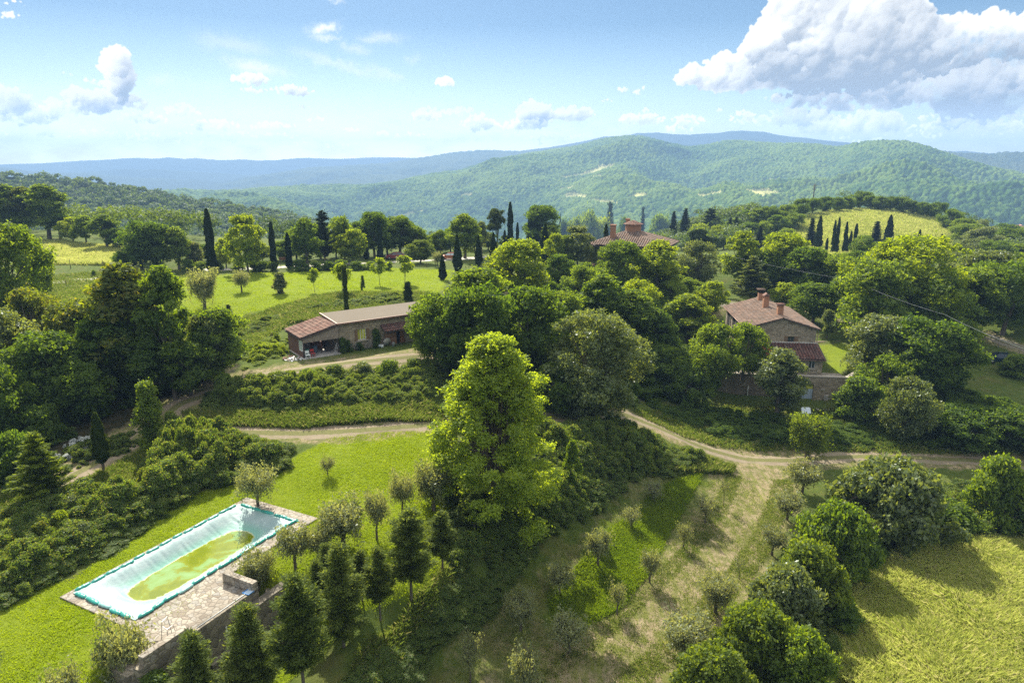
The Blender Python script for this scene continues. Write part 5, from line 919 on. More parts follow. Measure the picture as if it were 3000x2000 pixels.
    barrel(-3.75, .45, plain('green_plastic', (.03, .14, .09), .5), 'dark green barrel inside the shed beside the white-framed window'); barrel(-2.4, 1.6, plain('blue_grey_plastic', (.10, .14, .18), .5), 'blue-grey barrel deep inside the open shed'); barrel(5.25, -.75, WHITE, 'white bucket on the ground in front of the barn', .17, .32, 'bucket', 3.5); barrel(5.0, -.55, plain('pale_sink', (.55, .60, .66), .4), 'tilted pale basin in front of the barn', .28, .25, 'basin', 3.6); barrel(6.7, -.9, METAL, 'grey drum beside the round millstone', .22, .5, 'drum', 3.5)
    b = LB(f); b.tube([(6.0, -.62, 4.05), (6.0, -.45, 4.10)], [.5, .5], 22); ms = tag(b.build('millstone', CONC), 'round stone wheel leaning on the brick pier of the barn', 'millstone')
    def bike(u, v, label, a=0):
        c = root('bicycle', f, u, v, 3.5, label, 'bicycle'); cu, su = math.cos(a), math.sin(a); q = lambda x, z: (u+x*cu, v+x*su-(z)*-.12, 3.5+z)
        for x in (-.5, .5):
            w = LB(f); w.tube([q(x+.32*math.cos(t*math.pi/8), .34+.32*math.sin(t*math.pi/8)) for t in range(17)], .022, 5); put(w, 'wheel', BLACKP, c)
        w = LB(f)
        for A, B in (((-.5, .34), (-.15, .8)), ((-.15, .8), (.05, .3)), ((.05, .3), (.38, .78)), ((-.5, .34), (.05, .3)), ((.38, .9), (.5, .34)), ((-.15, .8), (.36, .82))): w.tube([q(*A), q(*B)], .02, 5)
        put(w, 'frame', METAL, c); w = LB(f); w.tube([q(.3, 1.0), q(.45, .95)], .02, 5); put(w, 'handlebar', METAL, c); w = LB(f); w.tube([q(-.26, .92), q(-.04, .93)], .04, 5); put(w, 'saddle', BLACKP, c)
    bike(1.6, -.55, 'old bicycle leaning below the barn wall left of the window'); bike(3.6, -.5, 'dark bicycle leaning under the barn window')
    for u, v, r_, hh, lb in ((.3, -.35, 1.3, 1.9, 'dark climbing growth on the barn wall beside the shed'), (1.0, -.3, 1.2, 1.5, 'brown brushwood heap against the barn wall'), (4.6, -.35, 1.4, 2.4, 'climbing rose on the barn wall right of the window'), (2.4, -.4, 1.2, 1.0, 'low dry bush under the barn window')):
        p = f.pt(u, v); plant('bush2', (p[0], p[1], 3.45), hh, r_, lb, 'bush', None, 'dark', 'wall_shrub')
    ht = root('scrap_heap', f, -5.6, -.3, 3.4, 'heap of white rubble and scrap iron left of the shed', 'scrap heap'); rg = random.Random(3)
    for nm, mat, n_, zz in (('rubble', WHITE, 30, .12), ('scrap', IRON, 22, .35), ('stones', CONC, 26, .1)):
        w = LB(f)
        for k in range(n_):
            a, r_ = rg.random()*6.28, rg.random()**.6*1.05; s_ = rg.uniform(.08, .3); u, v = -5.75+math.cos(a)*r_*1.15, -.2+math.sin(a)*r_*.7; z = 3.42+zz+(1.1-r_)*.35*rg.random(); th = rg.random()*3
            c_, s2 = math.cos(th), math.sin(th); dx, dy, dz = s_, s_*rg.uniform(.3, .8), s_*rg.uniform(.15, .5); vs = [(u+x*c_-y*s2, v+x*s2+y*c_, z+z_+x*.3) for z_ in (0, dz) for x, y in ((-dx/2, -dy/2), (dx/2, -dy/2), (dx/2, dy/2), (-dx/2, dy/2))]; w.add(vs, BOXF)
        put(w, nm, mat, ht)['kind'] = 'stuff'
    b = LB(f); b.tube([(-.9, -.95, 3.53), (-.35, -.35, 4.9)], .03, 5); tag(b.build('iron_bar', METAL), 'pale bar leaning on the right post of the open shed', 'bar'); b = LB(f)
    b.tube([(-1.1, -1.0, 3.55), (-.5, -.3, 4.6)], .02, 5); b.tube([(-.85, -1.1, 3.55), (-.2, -.4, 4.6)], .02, 5)
    for k in range(5): t_ = .12+k*.18; b.tube([(-1.1+.6*t_, -1+.7*t_, 3.55+1.05*t_), (-.85+.65*t_, -1.1+.7*t_, 3.55+1.05*t_)], .015, 4)
    tag(b.build('ladder', METAL), 'short metal ladder leaning inside the right side of the shed', 'ladder')
    for k, (u, v, s_, m_, lb) in enumerate([(-3.0, 2.6, .9, WOOD, 'wooden crate stack at the back of the shed'), (-1.6, 3.2, 1.1, IRON, 'rusty machine at the back of the shed'), (-.8, 1.6, .7, DWOOD, 'dark workbench inside the shed')]):
        w = LB(f); bx(w, u-s_/2, u+s_/2, v-.35, v+.35, 3.53, 3.53+s_*.8); bx(w, u-s_/3, u+s_/3, v-.25, v+.25, 3.53+s_*.8, 3.53+s_*1.15); tag(w.build(('crate', 'farm_machine', 'workbench')[k], m_), lb, ('crate', 'machine', 'workbench')[k])
build_barn()
# ---------------------------------------------------------------- stone house on its terrace
def build_house():
    f = HOUSE; zt = -3.4; ze = 2.75; Wd, Ld = 9.6, 15.2; zr = 4.2; h = root('stone_house', f, Wd/2, Ld/2, -3.35, 'two-storey stone farmhouse with tiled gable roof and three brick chimneys', 'house')
    b = LB(f)
    # front gable with two window openings: (1.75..2.75) and (5.9..6.9), z .15..1.45 ; sides and back
    wi = [(1.75, 2.7), (5.75, 6.65)]; a0, a1 = .15, 1.5; gp = lambda u: ze+(zr-ze)*(1-abs(u-Wd/2)/(Wd/2))-.12
    def pr(P): n = len(P); b.add([(p[0], 0, p[1]) for p in P]+[(p[0], .45, p[1]) for p in P], [tuple(range(n)), tuple(range(2*n-1, n-1, -1))]+[((i+1) % n, i, n+i, n+(i+1) % n) for i in range(n)])
    us = [0, 1.75, 2.7, 5.75, 6.65, Wd]
    pr([(0, zt), (1.75, zt), (1.75, gp(1.75)), (0, gp(0))]); pr([(2.7, zt), (5.75, zt), (5.75, gp(5.75)), (Wd/2, gp(Wd/2)), (2.7, gp(2.7))]); pr([(6.65, zt), (Wd, zt), (Wd, gp(Wd)), (6.65, gp(6.65))])
    for u0, u1 in wi: pr([(u0, zt), (u1, zt), (u1, a0), (u0, a0)]); pr([(u0, a1), (u1, a1), (u1, gp(u1)), (u0, gp(u0))])
    bx(b, 0, .45, .45, Ld-.45, zt, ze-.12); bx(b, Wd-.45, Wd, .45, Ld-.45, zt, ze-.12); n = 5; P = [(0, zt), (Wd, zt), (Wd, gp(Wd)), (Wd/2, gp(Wd/2)), (0, gp(0))]
    b.add([(p[0], Ld-.45, p[1]) for p in P]+[(p[0], Ld, p[1]) for p in P], [tuple(range(n)), tuple(range(2*n-1, n-1, -1))]+[((i+1) % n, i, n+i, n+(i+1) % n) for i in range(n)]); put(b, 'wall', STONE, h)
    for k, (u0, u1) in enumerate(wi):
        w = LB(f); bx(w, u0, u1, .24, .27, a0, a1); put(w, 'window', GLASSG if k == 0 else GLASS, h); w = LB(f); c = (u0+u1)/2
        for u in (u0, c-.03, u1-.06): bx(w, u, u+.06, .17, .22, a0, a1)
        for z in (a0, a1-.06): bx(w, u0, u1, .175, .225, z, z+.06)
        put(w, 'window_frame', WOOD, h); w = LB(f); bx(w, u1+.02, u1+.50, -.05, -.004, a0-.03, a1+.03)
        if k: bx(w, u0-.50, u0-.02, -.05, -.004, a0-.03, a1+.03)
        put_each(w, 'shutter', SHUT, h); w = LB(f); bx(w, u0-.1, u1+.1, -.1, -.003, a0-.14, a0-.03); put(w, 'sill', LINTEL, h)
    w = LB(f)                                    # near-black panels on the left side, the loggia's shade put into their colour
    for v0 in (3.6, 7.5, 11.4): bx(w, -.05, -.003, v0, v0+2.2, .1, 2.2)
    put_each(w, 'side_opening_shade', DARK, h); w = LB(f)
    for v0 in (3.4, 5.9, 7.3, 9.8, 11.2, 13.7): bx(w, -.12, -.052 if False else -.06, v0, v0+.18, -.1, 2.4)
    put_each(w, 'side_post', LINTEL, h)
    sl = math.hypot(Wd/2+.35, (zr-ze)*(1+.35/(Wd/2))); k = (zr-ze)/(Wd/2); pitch = 1
    Dl, Dr = fdir(f, -1, 0, -k), fdir(f, 1, 0, -k); P0 = np.array(f.pt(Wd/2, -.35, zr)); fw = fdir(f, 0, 1, 0); Pend = np.array(f.pt(Wd/2, Ld+.35, zr))
    parts = [roof_tiles(P0, fw, Dl, Ld+.7, Ld+.7, sl, .36, .5, 11), roof_tiles(P0, fw, Dr, Ld+.7, Ld+.7, sl, .36, .5, 12)]; rf = adopt(tile_obj('roof', parts, OLDTILE, None), h)
    w = LB(f); e = .35; z_ = lambda u: zr-k*abs(u-Wd/2)
    for s in (-1, 1):
        ue = Wd/2+s*(Wd/2+e); q = [(Wd/2, -e, z_(Wd/2)-.14), (ue, -e, z_(ue)-.14), (ue, Ld+e, z_(ue)-.14), (Wd/2, Ld+e, z_(Wd/2)-.14)]; q = q if s > 0 else q[::-1]
        w.add(q+[(a, b_, c+.13) for a, b_, c in q], BOXF)
    put(w, 'roof_boards', DWOOD, h); w = LB(f)
    for s in (-1, 1): ue = Wd/2+s*(Wd/2+e+.07); w.tube([(ue, -e, z_(ue)), (ue, Ld+e, z_(ue))], .075, 8)
    put_each(w, 'gutter', GUT, h); w = LB(f); w.tube([(Wd/2, -e, zr+.05), (Wd/2, Ld+e, zr+.05)], .12, 8); put(w, 'ridge_tiles', OLDTILE, h); w = LB(f); w.tube([(Wd+.16, -.12, ze), (Wd+.12, -.1, zt)], .05, 8); put(w, 'downpipe', GUT, h)
    # chimneys
    for i, (u, v, s, hh, lb) in enumerate([(4.75, 13.2, .72, 2.5, 'tall brick chimney with a wide tiled cap'), (4.3, 8.0, .8, 2.7, 'brick chimney with a pointed gable cap'), (4.9, 2.2, .8, 2.2, 'squat brick chimney with a tiled lid nearest the front')]):
        z0 = z_(u)-.3; w = LB(f); bx(w, u-s/2, u+s/2, v-s/2, v+s/2, z0, z0+hh*.62); ch = put(w, 'chimney', BRICK, h); ch['label'] = lb
        w = LB(f)
        for a in (-1, 1):
            for e_ in (-1, 1): bx(w, u+a*s*.4-.06, u+a*s*.4+.06, v+e_*s*.4-.06, v+e_*s*.4+.06, z0+hh*.62, z0+hh*.82)
        bx(w, u-s/2+.08, u+s/2-.08, v-s/2+.08, v+s/2-.08, z0+hh*.62, z0+hh*.79)
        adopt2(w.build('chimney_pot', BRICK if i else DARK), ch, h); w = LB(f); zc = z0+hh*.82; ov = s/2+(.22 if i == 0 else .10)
        if i == 1: w.add([(u-ov, v-ov, zc), (u+ov, v-ov, zc), (u+ov, v+ov, zc), (u-ov, v+ov, zc), (u, v-ov, zc+.42), (u, v+ov, zc+.42)], [(3, 2, 1, 0), (0, 1, 4), (2, 3, 5), (1, 2, 5, 4), (3, 0, 4, 5)])
        else:
            bx(w, u-ov, u+ov, v-ov, v+ov, zc, zc+.08)
            for q in range(4): w.tube([(u-ov-.04, v-ov+.12+q*(2*ov-.24)/3, zc+.12), (u+ov+.04, v-ov+.12+q*(2*ov-.24)/3, zc+.12)], .09, 7)
        adopt2(w.build('chimney_cap', REDTILE if i else OLDTILE), ch, h)
    # lower front wing
    xw = root('front_wing', f, 6.5, -1.8, -3.35, 'single-storey stone lean-to with dark red tile roof before the gable of the house', 'lean-to'); b = LB(f); dv = -3.4
    u0, u1 = 3.75, 9.75
    bx(b, u0, 7.9, dv, dv+.4, zt, -.95); bx(b, 7.9, 8.75, dv, dv+.4, zt, -2.15); bx(b, 7.9, 8.75, dv, dv+.4, -1.15, -.95); bx(b, 8.75, u1, dv, dv+.4, zt, -.95); bx(b, u1-.4, u1, dv+.4, -.01, zt, -.95); bx(b, u0, u0+.4, dv+.4, -.01, zt, -.95); put(b, 'wall', STONE, xw)
    w = LB(f); bx(w, 7.95, 8.7, dv+.2, dv+.23, -2.15, -1.15); put(w, 'window', GLASS, xw); w = LB(f)
    for u in (7.9, 8.3, 8.69): bx(w, u, u+.06, dv+.13, dv+.18, -2.15, -1.15)
    put(w, 'window_frame', WHITE, xw); w = LB(f); bx(w, 7.75, 8.9, dv-.06, dv-.003, -2.3, -2.16); put(w, 'sill', LINTEL, xw)
    kk = 1.35/3.9; Dn = fdir(f, 0, -1, -kk); pt = roof_tiles(np.array(f.pt(u0-.3, -.02, .52)), fdir(f, 1, 0, 0), Dn, u1-u0+.6, u1-u0+.6, 4.05, .40, .5, 21); adopt(tile_obj('roof', [pt], DARKTILE, None), xw)
    w = LB(f); q = [(u0-.3, dv-.4, .50-kk*3.8-.12), (u1+.3, dv-.4, .50-kk*3.8-.12), (u1+.3, -.02, .38), (u0-.3, -.02, .38)]; w.add(q+[(a, b_, c+.11) for a, b_, c in q], BOXF); put(w, 'roof_boards', DWOOD, xw); w = LB(f); bx(w, u0-.3, u1+.15, -.16, -.004, .54, .74); put(w, 'flashing', PLASTER, xw)
    w = LB(f); w.tube([(u0-.3, dv-.47, -.92), (u1+.3, dv-.47, -.92)], .07, 8); put(w, 'gutter', GUT, xw)
    ps = root('side_porch', f, 2.2, -1.3, -3.35, 'low dark red porch roof left of the front wing', 'porch'); w = LB(f); q = [(.6, -2.3, -.75), (3.4, -2.3, -.75), (3.4, -.02, -.05), (.6, -.02, -.05)]; w.add(q+[(a, b_, c+.1) for a, b_, c in q], BOXF); put(w, 'roof', plain('dark_red_sheet', (.17, .03, .03), .5), ps); w = LB(f); bx(w, .7, .82, -2.2, -2.08, zt, -.75); put(w, 'post', WOOD, ps); w = LB(f); bx(w, 3.2, 3.32, -2.2, -2.08, zt, -.75); put(w, 'post', WOOD, ps); w = LB(f); bx(w, .6, 3.4, -.14, -.004, .06, .18); put(w, 'flashing', PLASTER, ps)
build_house()
def build_wall():
    def seg(b, A, B, z0a, z0b, z1, th=.55, cap=None):
        A = np.array(A); B = np.array(B); d = (B-A)/np.linalg.norm(B-A); n = np.array([-d[1], d[0]])*th; q = [A, B, B+n, A+n]
        b.add([(q[0][0], q[0][1], z0a), (q[1][0], q[1][1], z0b), (q[2][0], q[2][1], z0b), (q[3][0], q[3][1], z0a)]+[(p[0], p[1], z1) for p in q], BOXF)
    A, B, C, D = [np.array(p) for p in WL]; B2 = A+(C-A)*1.0; d = (C-A)/np.linalg.norm(C-A); zt = -3.18
    w = tag(empty('retaining_wall', (A[0], A[1], -6.5), 0), 'long stone retaining wall holding the terrace of the house', 'retaining wall'); Lw = np.linalg.norm(C-A); P = lambda s: A+d*s
    n = np.array([-d[1], d[0]])
    lo = MB(); seg(lo, P(0), P(10.6), -7.6, -8, zt); put(lo, 'dry_stone_wall', DRYSTONE, w)
    s0, s1 = 13.1, 15.35; b = MB(); seg(b, P(10.6), P(s0), -8, -8, zt); seg(b, P(s0), P(s1), -4.25, -4.25, zt); seg(b, P(s1), P(Lw-.02), -8, -8, zt); seg(b, C, D, -8, -7, zt); put(b, 'masonry_wall', STONE, w)
    b = MB(); q0 = P(-.1)-n*.06; q1 = P(Lw+.05)-n*.06; seg(b, q0, q1, zt+.003, zt+.003, zt+.13, .7); put(b, 'coping', LINTEL, w); b = MB(); seg(b, C+np.array([.06, -.02]), D, zt+.006, zt+.006, zt+.135, .6); put(b, 'coping', LINTEL, w)
    g = tag(empty('double_door', tuple(P((s0+s1)/2))+(-6.7,), 0), 'pale blue double door with yellow-green panes in the retaining wall', 'double door'); mid = (s0+s1)/2
    for k, (a, c) in enumerate(((s0+.02, mid-.02), (mid+.02, s1-.02))):
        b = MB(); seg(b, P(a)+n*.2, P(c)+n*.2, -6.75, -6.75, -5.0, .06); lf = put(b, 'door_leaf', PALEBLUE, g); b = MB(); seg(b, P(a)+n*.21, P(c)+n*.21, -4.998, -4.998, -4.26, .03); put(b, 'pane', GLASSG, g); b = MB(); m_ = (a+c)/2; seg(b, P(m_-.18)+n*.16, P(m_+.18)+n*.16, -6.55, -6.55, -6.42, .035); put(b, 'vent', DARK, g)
    b = MB(); seg(b, P(mid-.06)+n*.13, P(mid+.06)+n*.13, -6.75, -6.75, -4.26, .08); put(b, 'mullion', PALEBLUE, g)
    b = MB(); p = P(6.55)-n*.08; b.tube([(p[0], p[1], -6.9), (p[0], p[1], -4.75)], .06, 8); tag(b.build('drain_pipe', WHITE), 'white vertical drain pipe on the dry stone part of the wall', 'drain pipe')
    b = MB(); p = P(17.1)-n*.16; b.box((p[0], p[1], -6.2), (.55, .25, 1.0), math.atan2(d[1], d[0])); tag(b.build('meter_box', CONC, bevel=.02), 'grey meter box at the foot of the wall right of the double door', 'meter box')
    b = MB(); p = P(16.6)-n*.03; b.box((p[0], p[1], -4.9), (.6, .05, .25), math.atan2(d[1], d[0])); tag(b.build('wall_plaque', LINTEL), 'small pale plaque on the wall right of the double door', 'plaque')
    # white panel on the slope, slab
    gx, gy, gz = G(2360, 1212); b = MB(); n_ = 40; vs = []; 
    for z, s in ((0, 1), (.10, 1), (.13, .93)):
        for i in range(n_): t = 2*math.pi*i/n_; c_, s_ = math.cos(t), math.sin(t); vs.append((math.copysign(abs(c_)**.35, c_)*.62*s, math.copysign(abs(s_)**.35, s_)*.5*s, z))
    fs = [(k*n_+i, k*n_+(i+1) % n_, (k+1)*n_+(i+1) % n_, (k+1)*n_+i) for k in range(2) for i in range(n_)]+[tuple(range(2*n_, 3*n_)), tuple(range(n_-1, -1, -1))]
    b.add(vs, fs); o = b.build('plastic_panel', plain('glossy_white_plastic', (.72, .80, .88), .3, .03, 2)); o.location = (gx, gy, gz+.42); o.rotation_euler = (R(48), 0, R(-4)); tag(o, 'white rounded plastic panel propped on the slope below the double door', 'panel')
    gx, gy, gz = G(2415, 1202); b = MB(); b.box((gx, gy, gz+.1), (2.2, .5, .18), R(-3)); tag(b.build('stone_slab', CONC, bevel=.03), 'narrow pale slab lying in the grass right of the white panel', 'slab')
    # terrace paving strip and low garden wall
    b = MB(); P_ = [tuple(P(.1)+n*.56), tuple(P(Lw-.3)+n*.56), tuple(P(Lw-.4)+n*2.6), tuple(P(.3)+n*2.4)]; b.prism(P_, -3.7, -3.27); tag(b.build('terrace_paving', PAVE), kind='structure')
    a = G(2378, 1006); c = G(2462, 1000); b = MB(); seg(b, a[:2], c[:2], -3.6, -3.4, -2.35, .5); tag(b.build('garden_wall', DRYSTONE), 'low dark dry-stone wall at the back of the small lawn', 'garden wall')
build_wall()
# ---------------------------------------------------------------- villa with the brick cupola
def build_villa():
    x, y, _ = W(1853, 712, 9.0); f = Frame(x, y, R(-24)); S = 8.6; S2 = 8.0; ze = 8.9; zr = 12.0; g = 3.5
    h = root('villa', f, 0, 0, g, 'large ivy-covered villa with wide hipped tile roof and brick cupola', 'villa'); IVY = None
    t = NT('ivy_covered_wall'); co = t.coord(); m = t.pbr(t.ramp(t.noise(co, 1.2, 5, .65), [(.35, (.03, .05, .01)), (.5, (.09, .11, .02)), (.7, (.28, .24, .16))]), .9, t.bump(t.noise(co, 6, 4), .8, .1), .1)
    b = LB(f); bx(b, -S+.8, S-.8, -S2+.8, S2-.8, g-2, ze-.1); put(b, 'wall', m, h)
    k = (zr-ze)/S; P = []; K = .62
    top = S*(1-K)*0+1.7
    for (U, Dd, half) in (((1, 0), (0, -1), S), ((-1, 0), (0, 1), S), ((0, 1), (1, 0), S2), ((0, -1), (-1, 0), S2)):
        run = (S2 if Dd[0] == 0 else S)-top; Dn = fdir(f, Dd[0], Dd[1], -(zr-ze)/S); Lg = run*math.hypot(1, (zr-ze)/S); ru = half; P0 = np.array(f.pt(Dd[0]*top-U[0]*ru, Dd[1]*top-U[1]*ru, zr-top*(zr-ze)/S)); off0 = ru-top; P.append(roof_tiles(P0, fdir(f, U[0], U[1], 0), Dn, 2*top, 2*ru, Lg, .5, .6, 31, off0, 0))
    adopt(tile_obj('roof', P, OLDTILE, None), h)
    w = LB(f); zb = ze-.16; zt_ = zr-.25; q = [(-S, -S2, zb), (S, -S2, zb), (S, S2, zb), (-S, S2, zb), (-1, -1, zt_), (1, -1, zt_), (1, 1, zt_), (-1, 1, zt_)]; w.add(q, BOXF); put(w, 'roof_boards', DWOOD, h); w = LB(f)
    for a, c in (((S, S2), (1.5, 1.5)), ((-S, S2), (-1.5, 1.5)), ((S, -S2), (1.5, -1.5)), ((-S, -S2), (-1.5, -1.5))): w.tube([(a[0], a[1], ze+.12), (c[0], c[1], zr-.6)], .17, 6)
    put_each(w, 'hip_tiles', OLDTILE, h)
    w = LB(f); n = 6; ring = [(1.75*math.cos(2*math.pi*i/n), 1.75*math.sin(2*math.pi*i/n)) for i in range(n)]; w.prism([p for p in ring], zr-1.1, zr+1.1); w.v = []; w.f = []; w.sm = []; w.add([(p[0], p[1], zr-1.1) for p in ring]+[(p[0], p[1], zr+1.1) for p in ring], [tuple(range(n-1, -1, -1)), tuple(range(n, 2*n))]+[(i, (i+1) % n, n+(i+1) % n, n+i) for i in range(n)]); cu = put(w, 'cupola', BRICK, h)
    Pp = []
    for i in range(n):
        a = 2*math.pi*(i+.5)/n; Dn = fdir(f, math.cos(a), math.sin(a), -.42); U = fdir(f, -math.sin(a), math.cos(a), 0); Ls = 2.1; hw = Ls*.93*math.tan(math.pi/n); P0 = np.array(f.pt(0, 0, zr+1.85))-U*hw; Pp.append(roof_tiles(P0, U, Dn, .2, 2*hw, Ls, .26, .42, 40+i, hw-.1, 0))
    o = tile_obj('cupola_roof', Pp, REDTILE, None); adopt2(o, cu, h); w = LB(f); r2 = [(2.0*math.cos(2*math.pi*i/n), 2.0*math.sin(2*math.pi*i/n), zr+1.11) for i in range(n)]; w.add(r2+[(0, 0, zr+1.84)], [tuple(range(n-1, -1, -1))]+[(i, (i+1) % n, n) for i in range(n)]); adopt2(w.build('cupola_boards', DWOOD), cu, h)
    for u, v, hh, s in ((-3.2, -4.4, 4.3, 1.0), (-1.6, 1.5, 4.0, .7)): zz = ze+(zr-ze)*(1-max(abs(u)/S, abs(v)/S2)); w = LB(f); bx(w, u-s/2, u+s/2, v-s/2, v+s/2, zz-.4, zz+hh*.62); bx(w, u-s/2-.1, u+s/2+.1, v-s/2-.1, v+s/2+.1, zz+hh*.62, zz+hh*.68); put(w, 'chimney', BRICK, h)
    w = LB(f); us, vs_ = -5.0, -1.2; sl = (zr-ze)/S
    q = [(-6.9, -2.2, ze+(S-6.9)*sl+.14), (-4.9, -2.2, ze+(S-4.9)*sl+.14), (-4.9, .2, ze+(S-4.9)*sl+.14), (-6.9, .2, ze+(S-6.9)*sl+.14)]; w.add(q+[(a, b_, c+.08) for a, b_, c in q], BOXF); put(w, 'skylight', plain('skylight_pane', (.8, .82, .84), .15, .02, 2, .7), h)
    w = LB(f); bx(w, -1.3, -.9, -S2+.75, -S2+.797, 4.6, 6.8); bx(w, 2.2, 3.2, -S2+.75, -S2+.797, 5.4, 7.0); put_each(w, 'window', GLASS, h)
    # annexes left of it
    x, y, _ = W(1748, 752, 6.2); f2 = Frame(x, y, R(-20)); a = root('garden_pergola', f2, 0, 0, 3.5, 'pale slatted pergola roof beside the villa', 'pergola'); w = LB(f2)
    for k in range(11): bx(w, -2.4+k*.46, -2.1+k*.46, -1.6, 1.6, 6.15, 6.25)
    put_each(w, 'slat', plain('pale_slat', (.55, .52, .46), .7), a); w = LB(f2)
    for u in (-2.3, 2.3):
        for v in (-1.5, 1.5): bx(w, u-.08, u+.08, v-.08, v+.08, 3.2, 6.14)
    put_each(w, 'post', DWOOD, a)
    x, y, _ = W(1735, 782, 4.4); f3 = Frame(x, y, R(15)); a = root('garden_shed', f3, 0, 0, 3, 'small round-fronted stone shed with tiled roof left below the villa', 'shed'); w = LB(f3); bx(w, -1.6, 1.6, -1.4, 1.4, 1.5, 4.3); w.add([(-1.6, -1.4, 4.3), (1.6, -1.4, 4.3), (0, -1.4, 5.0), (-1.6, -1.2, 4.3), (1.6, -1.2, 4.3), (0, -1.2, 5.0)], [(0, 1, 2), (5, 4, 3), (1, 4, 5, 2), (0, 2, 5, 3), (0, 3, 4, 1)]); put(w, 'wall', STONE, a)
    adopt(tile_obj('roof', [roof_tiles(np.array(f3.pt(0, -1.6, 5.15)), fdir(f3, 0, 1, 0), fdir(f3, s, 0, -.44), 3.2, 3.2, 2.0, .26, .42, 50) for s in (-1, 1)], REDTILE, None), a)
build_villa()
# ---------------------------------------------------------------- cars
def car(px, py, rz, col, label, kind='suv', z=None):
    g = G(px, py) if z is None else W(px, py, z); r = tag(empty('parked_car', g, rz), label, 'car'); CP_ = NT('car_paint_'+str(px)); paint = CP_.pbr(col, .25, None, .6, .2, **{'Coat Weight': .6}); f = Frame(0, 0, 0)
    prof = [(-2.1, .35), (-2.12, .75), (-2.0, .98), (-1.05, 1.08), (-.35, 1.52), (1.3, 1.55), (1.95, 1.12), (2.1, 1.0), (2.12, .4)]
    sec = [(-.86, 0), (-.9, .35)]; b = MB(); vs = []; fs = []
    for x, z in prof[:]: pass
    low = [(-2.1, .32), (-2.13, .72), (-2.0, .94), (-1.0, 1.04), (1.85, 1.08), (2.1, .98), (2.12, .34)]; n = len(low)
    for s, k in ((-1, .9), (-1, .0), (1, .0), (1, .9)):
        pass
    Wd = .90; 
    ring = lambda yy, sq: [(x*(1-.02*sq), yy, z-(.03*sq if z > .6 else 0)) for x, z in low]
    L = [ring(-Wd, 1.5), ring(-Wd+.10, 0), ring(Wd-.10, 0), ring(Wd, 1.5)]; vs = sum(L, []); fs = [(k*n+i, (k+1)*n+i, (k+1)*n+(i+1) % n, k*n+(i+1) % n) for k in range(3) for i in range(n)]+[tuple(range(n-1, -1, -1))[::-1], tuple(range(3*n, 4*n))[::-1]]
    b.add(vs, fs, False); b.box((.45, 0, 1.50), (1.7, 1.34, .06)); put0(b, 'body', paint, r, .05)
    b = MB(); cab = [(-1.05, 1.02), (-.38, 1.49), (1.25, 1.51), (1.9, 1.06)]; q = [(x, -(.82 if z < 1.3 else .66), z) for x, z in cab]+[(x, (.82 if z < 1.3 else .66), z) for x, z in cab]; b.add(q, [(0, 1, 2, 3), (7, 6, 5, 4), (0, 4, 5, 1), (1, 5, 6, 2), (2, 6, 7, 3), (3, 7, 4, 0)]); put0(b, 'windows', WHITEGL if kind == 'glazing' else GLASS, r)
    b = MB()
    for s in (-1, 1):
        for A, B in (((-1.05, .83, 1.03), (-.38, .67, 1.50)), ((.35, .83, 1.05), (.3, .67, 1.52)), ((1.9, .83, 1.07), (1.27, .67, 1.52)), ((-.38, .67, 1.5), (1.27, .67, 1.52))): b.tube([(A[0], s*A[1], A[2]), (B[0], s*B[1], B[2])], .035, 5)
    put0(b, 'pillars', paint, r)
    for x in (-1.3, 1.3):
        for s in (-1, 1):
            b = MB(); b.tube([(x, s*.72, .34), (x, s*.93, .34)], .34, 18); w = put0(b, 'wheel', BLACKP, r); b = MB(); b.tube([(x, s*.925, .34), (x, s*.945, .34)], .20, 14); o = b.build('rim', METAL); o.parent = w
    for s in (-1, 1):
        b = MB(); b.box((-2.05, s*.66, .80), (.12, .36, .16)); put0(b, 'headlight', WHITE, r); b = MB(); b.box((2.06, s*.68, .86), (.1, .3, .2)); put0(b, 'tail_light', plain('red_lamp', (.4, .02, .02), .3), r); b = MB(); b.box((-.85, s*.98, 1.08), (.14, .2, .14)); put0(b, 'mirror', paint, r)
    return r
def put0(b, name, mat, par, bevel=0): o = b.build(name, mat, par, None, bevel); return o
WHITEGL = plain('pale_car_glass', (.65, .72, .8), .2)  # pale colour over all the windows of the copper car
car(1158, 759, R(12), (.20, .012, .02), 'dark red car parked on the drive behind the hedge')
car(1318, 760, R(-6), (.36, .10, .05), 'copper-coloured car with pale glass all round', 'glazing')
car(2925, 1062, R(-12), (.01, .03, .05), 'dark blue hatchback parked in the shade at the right edge')
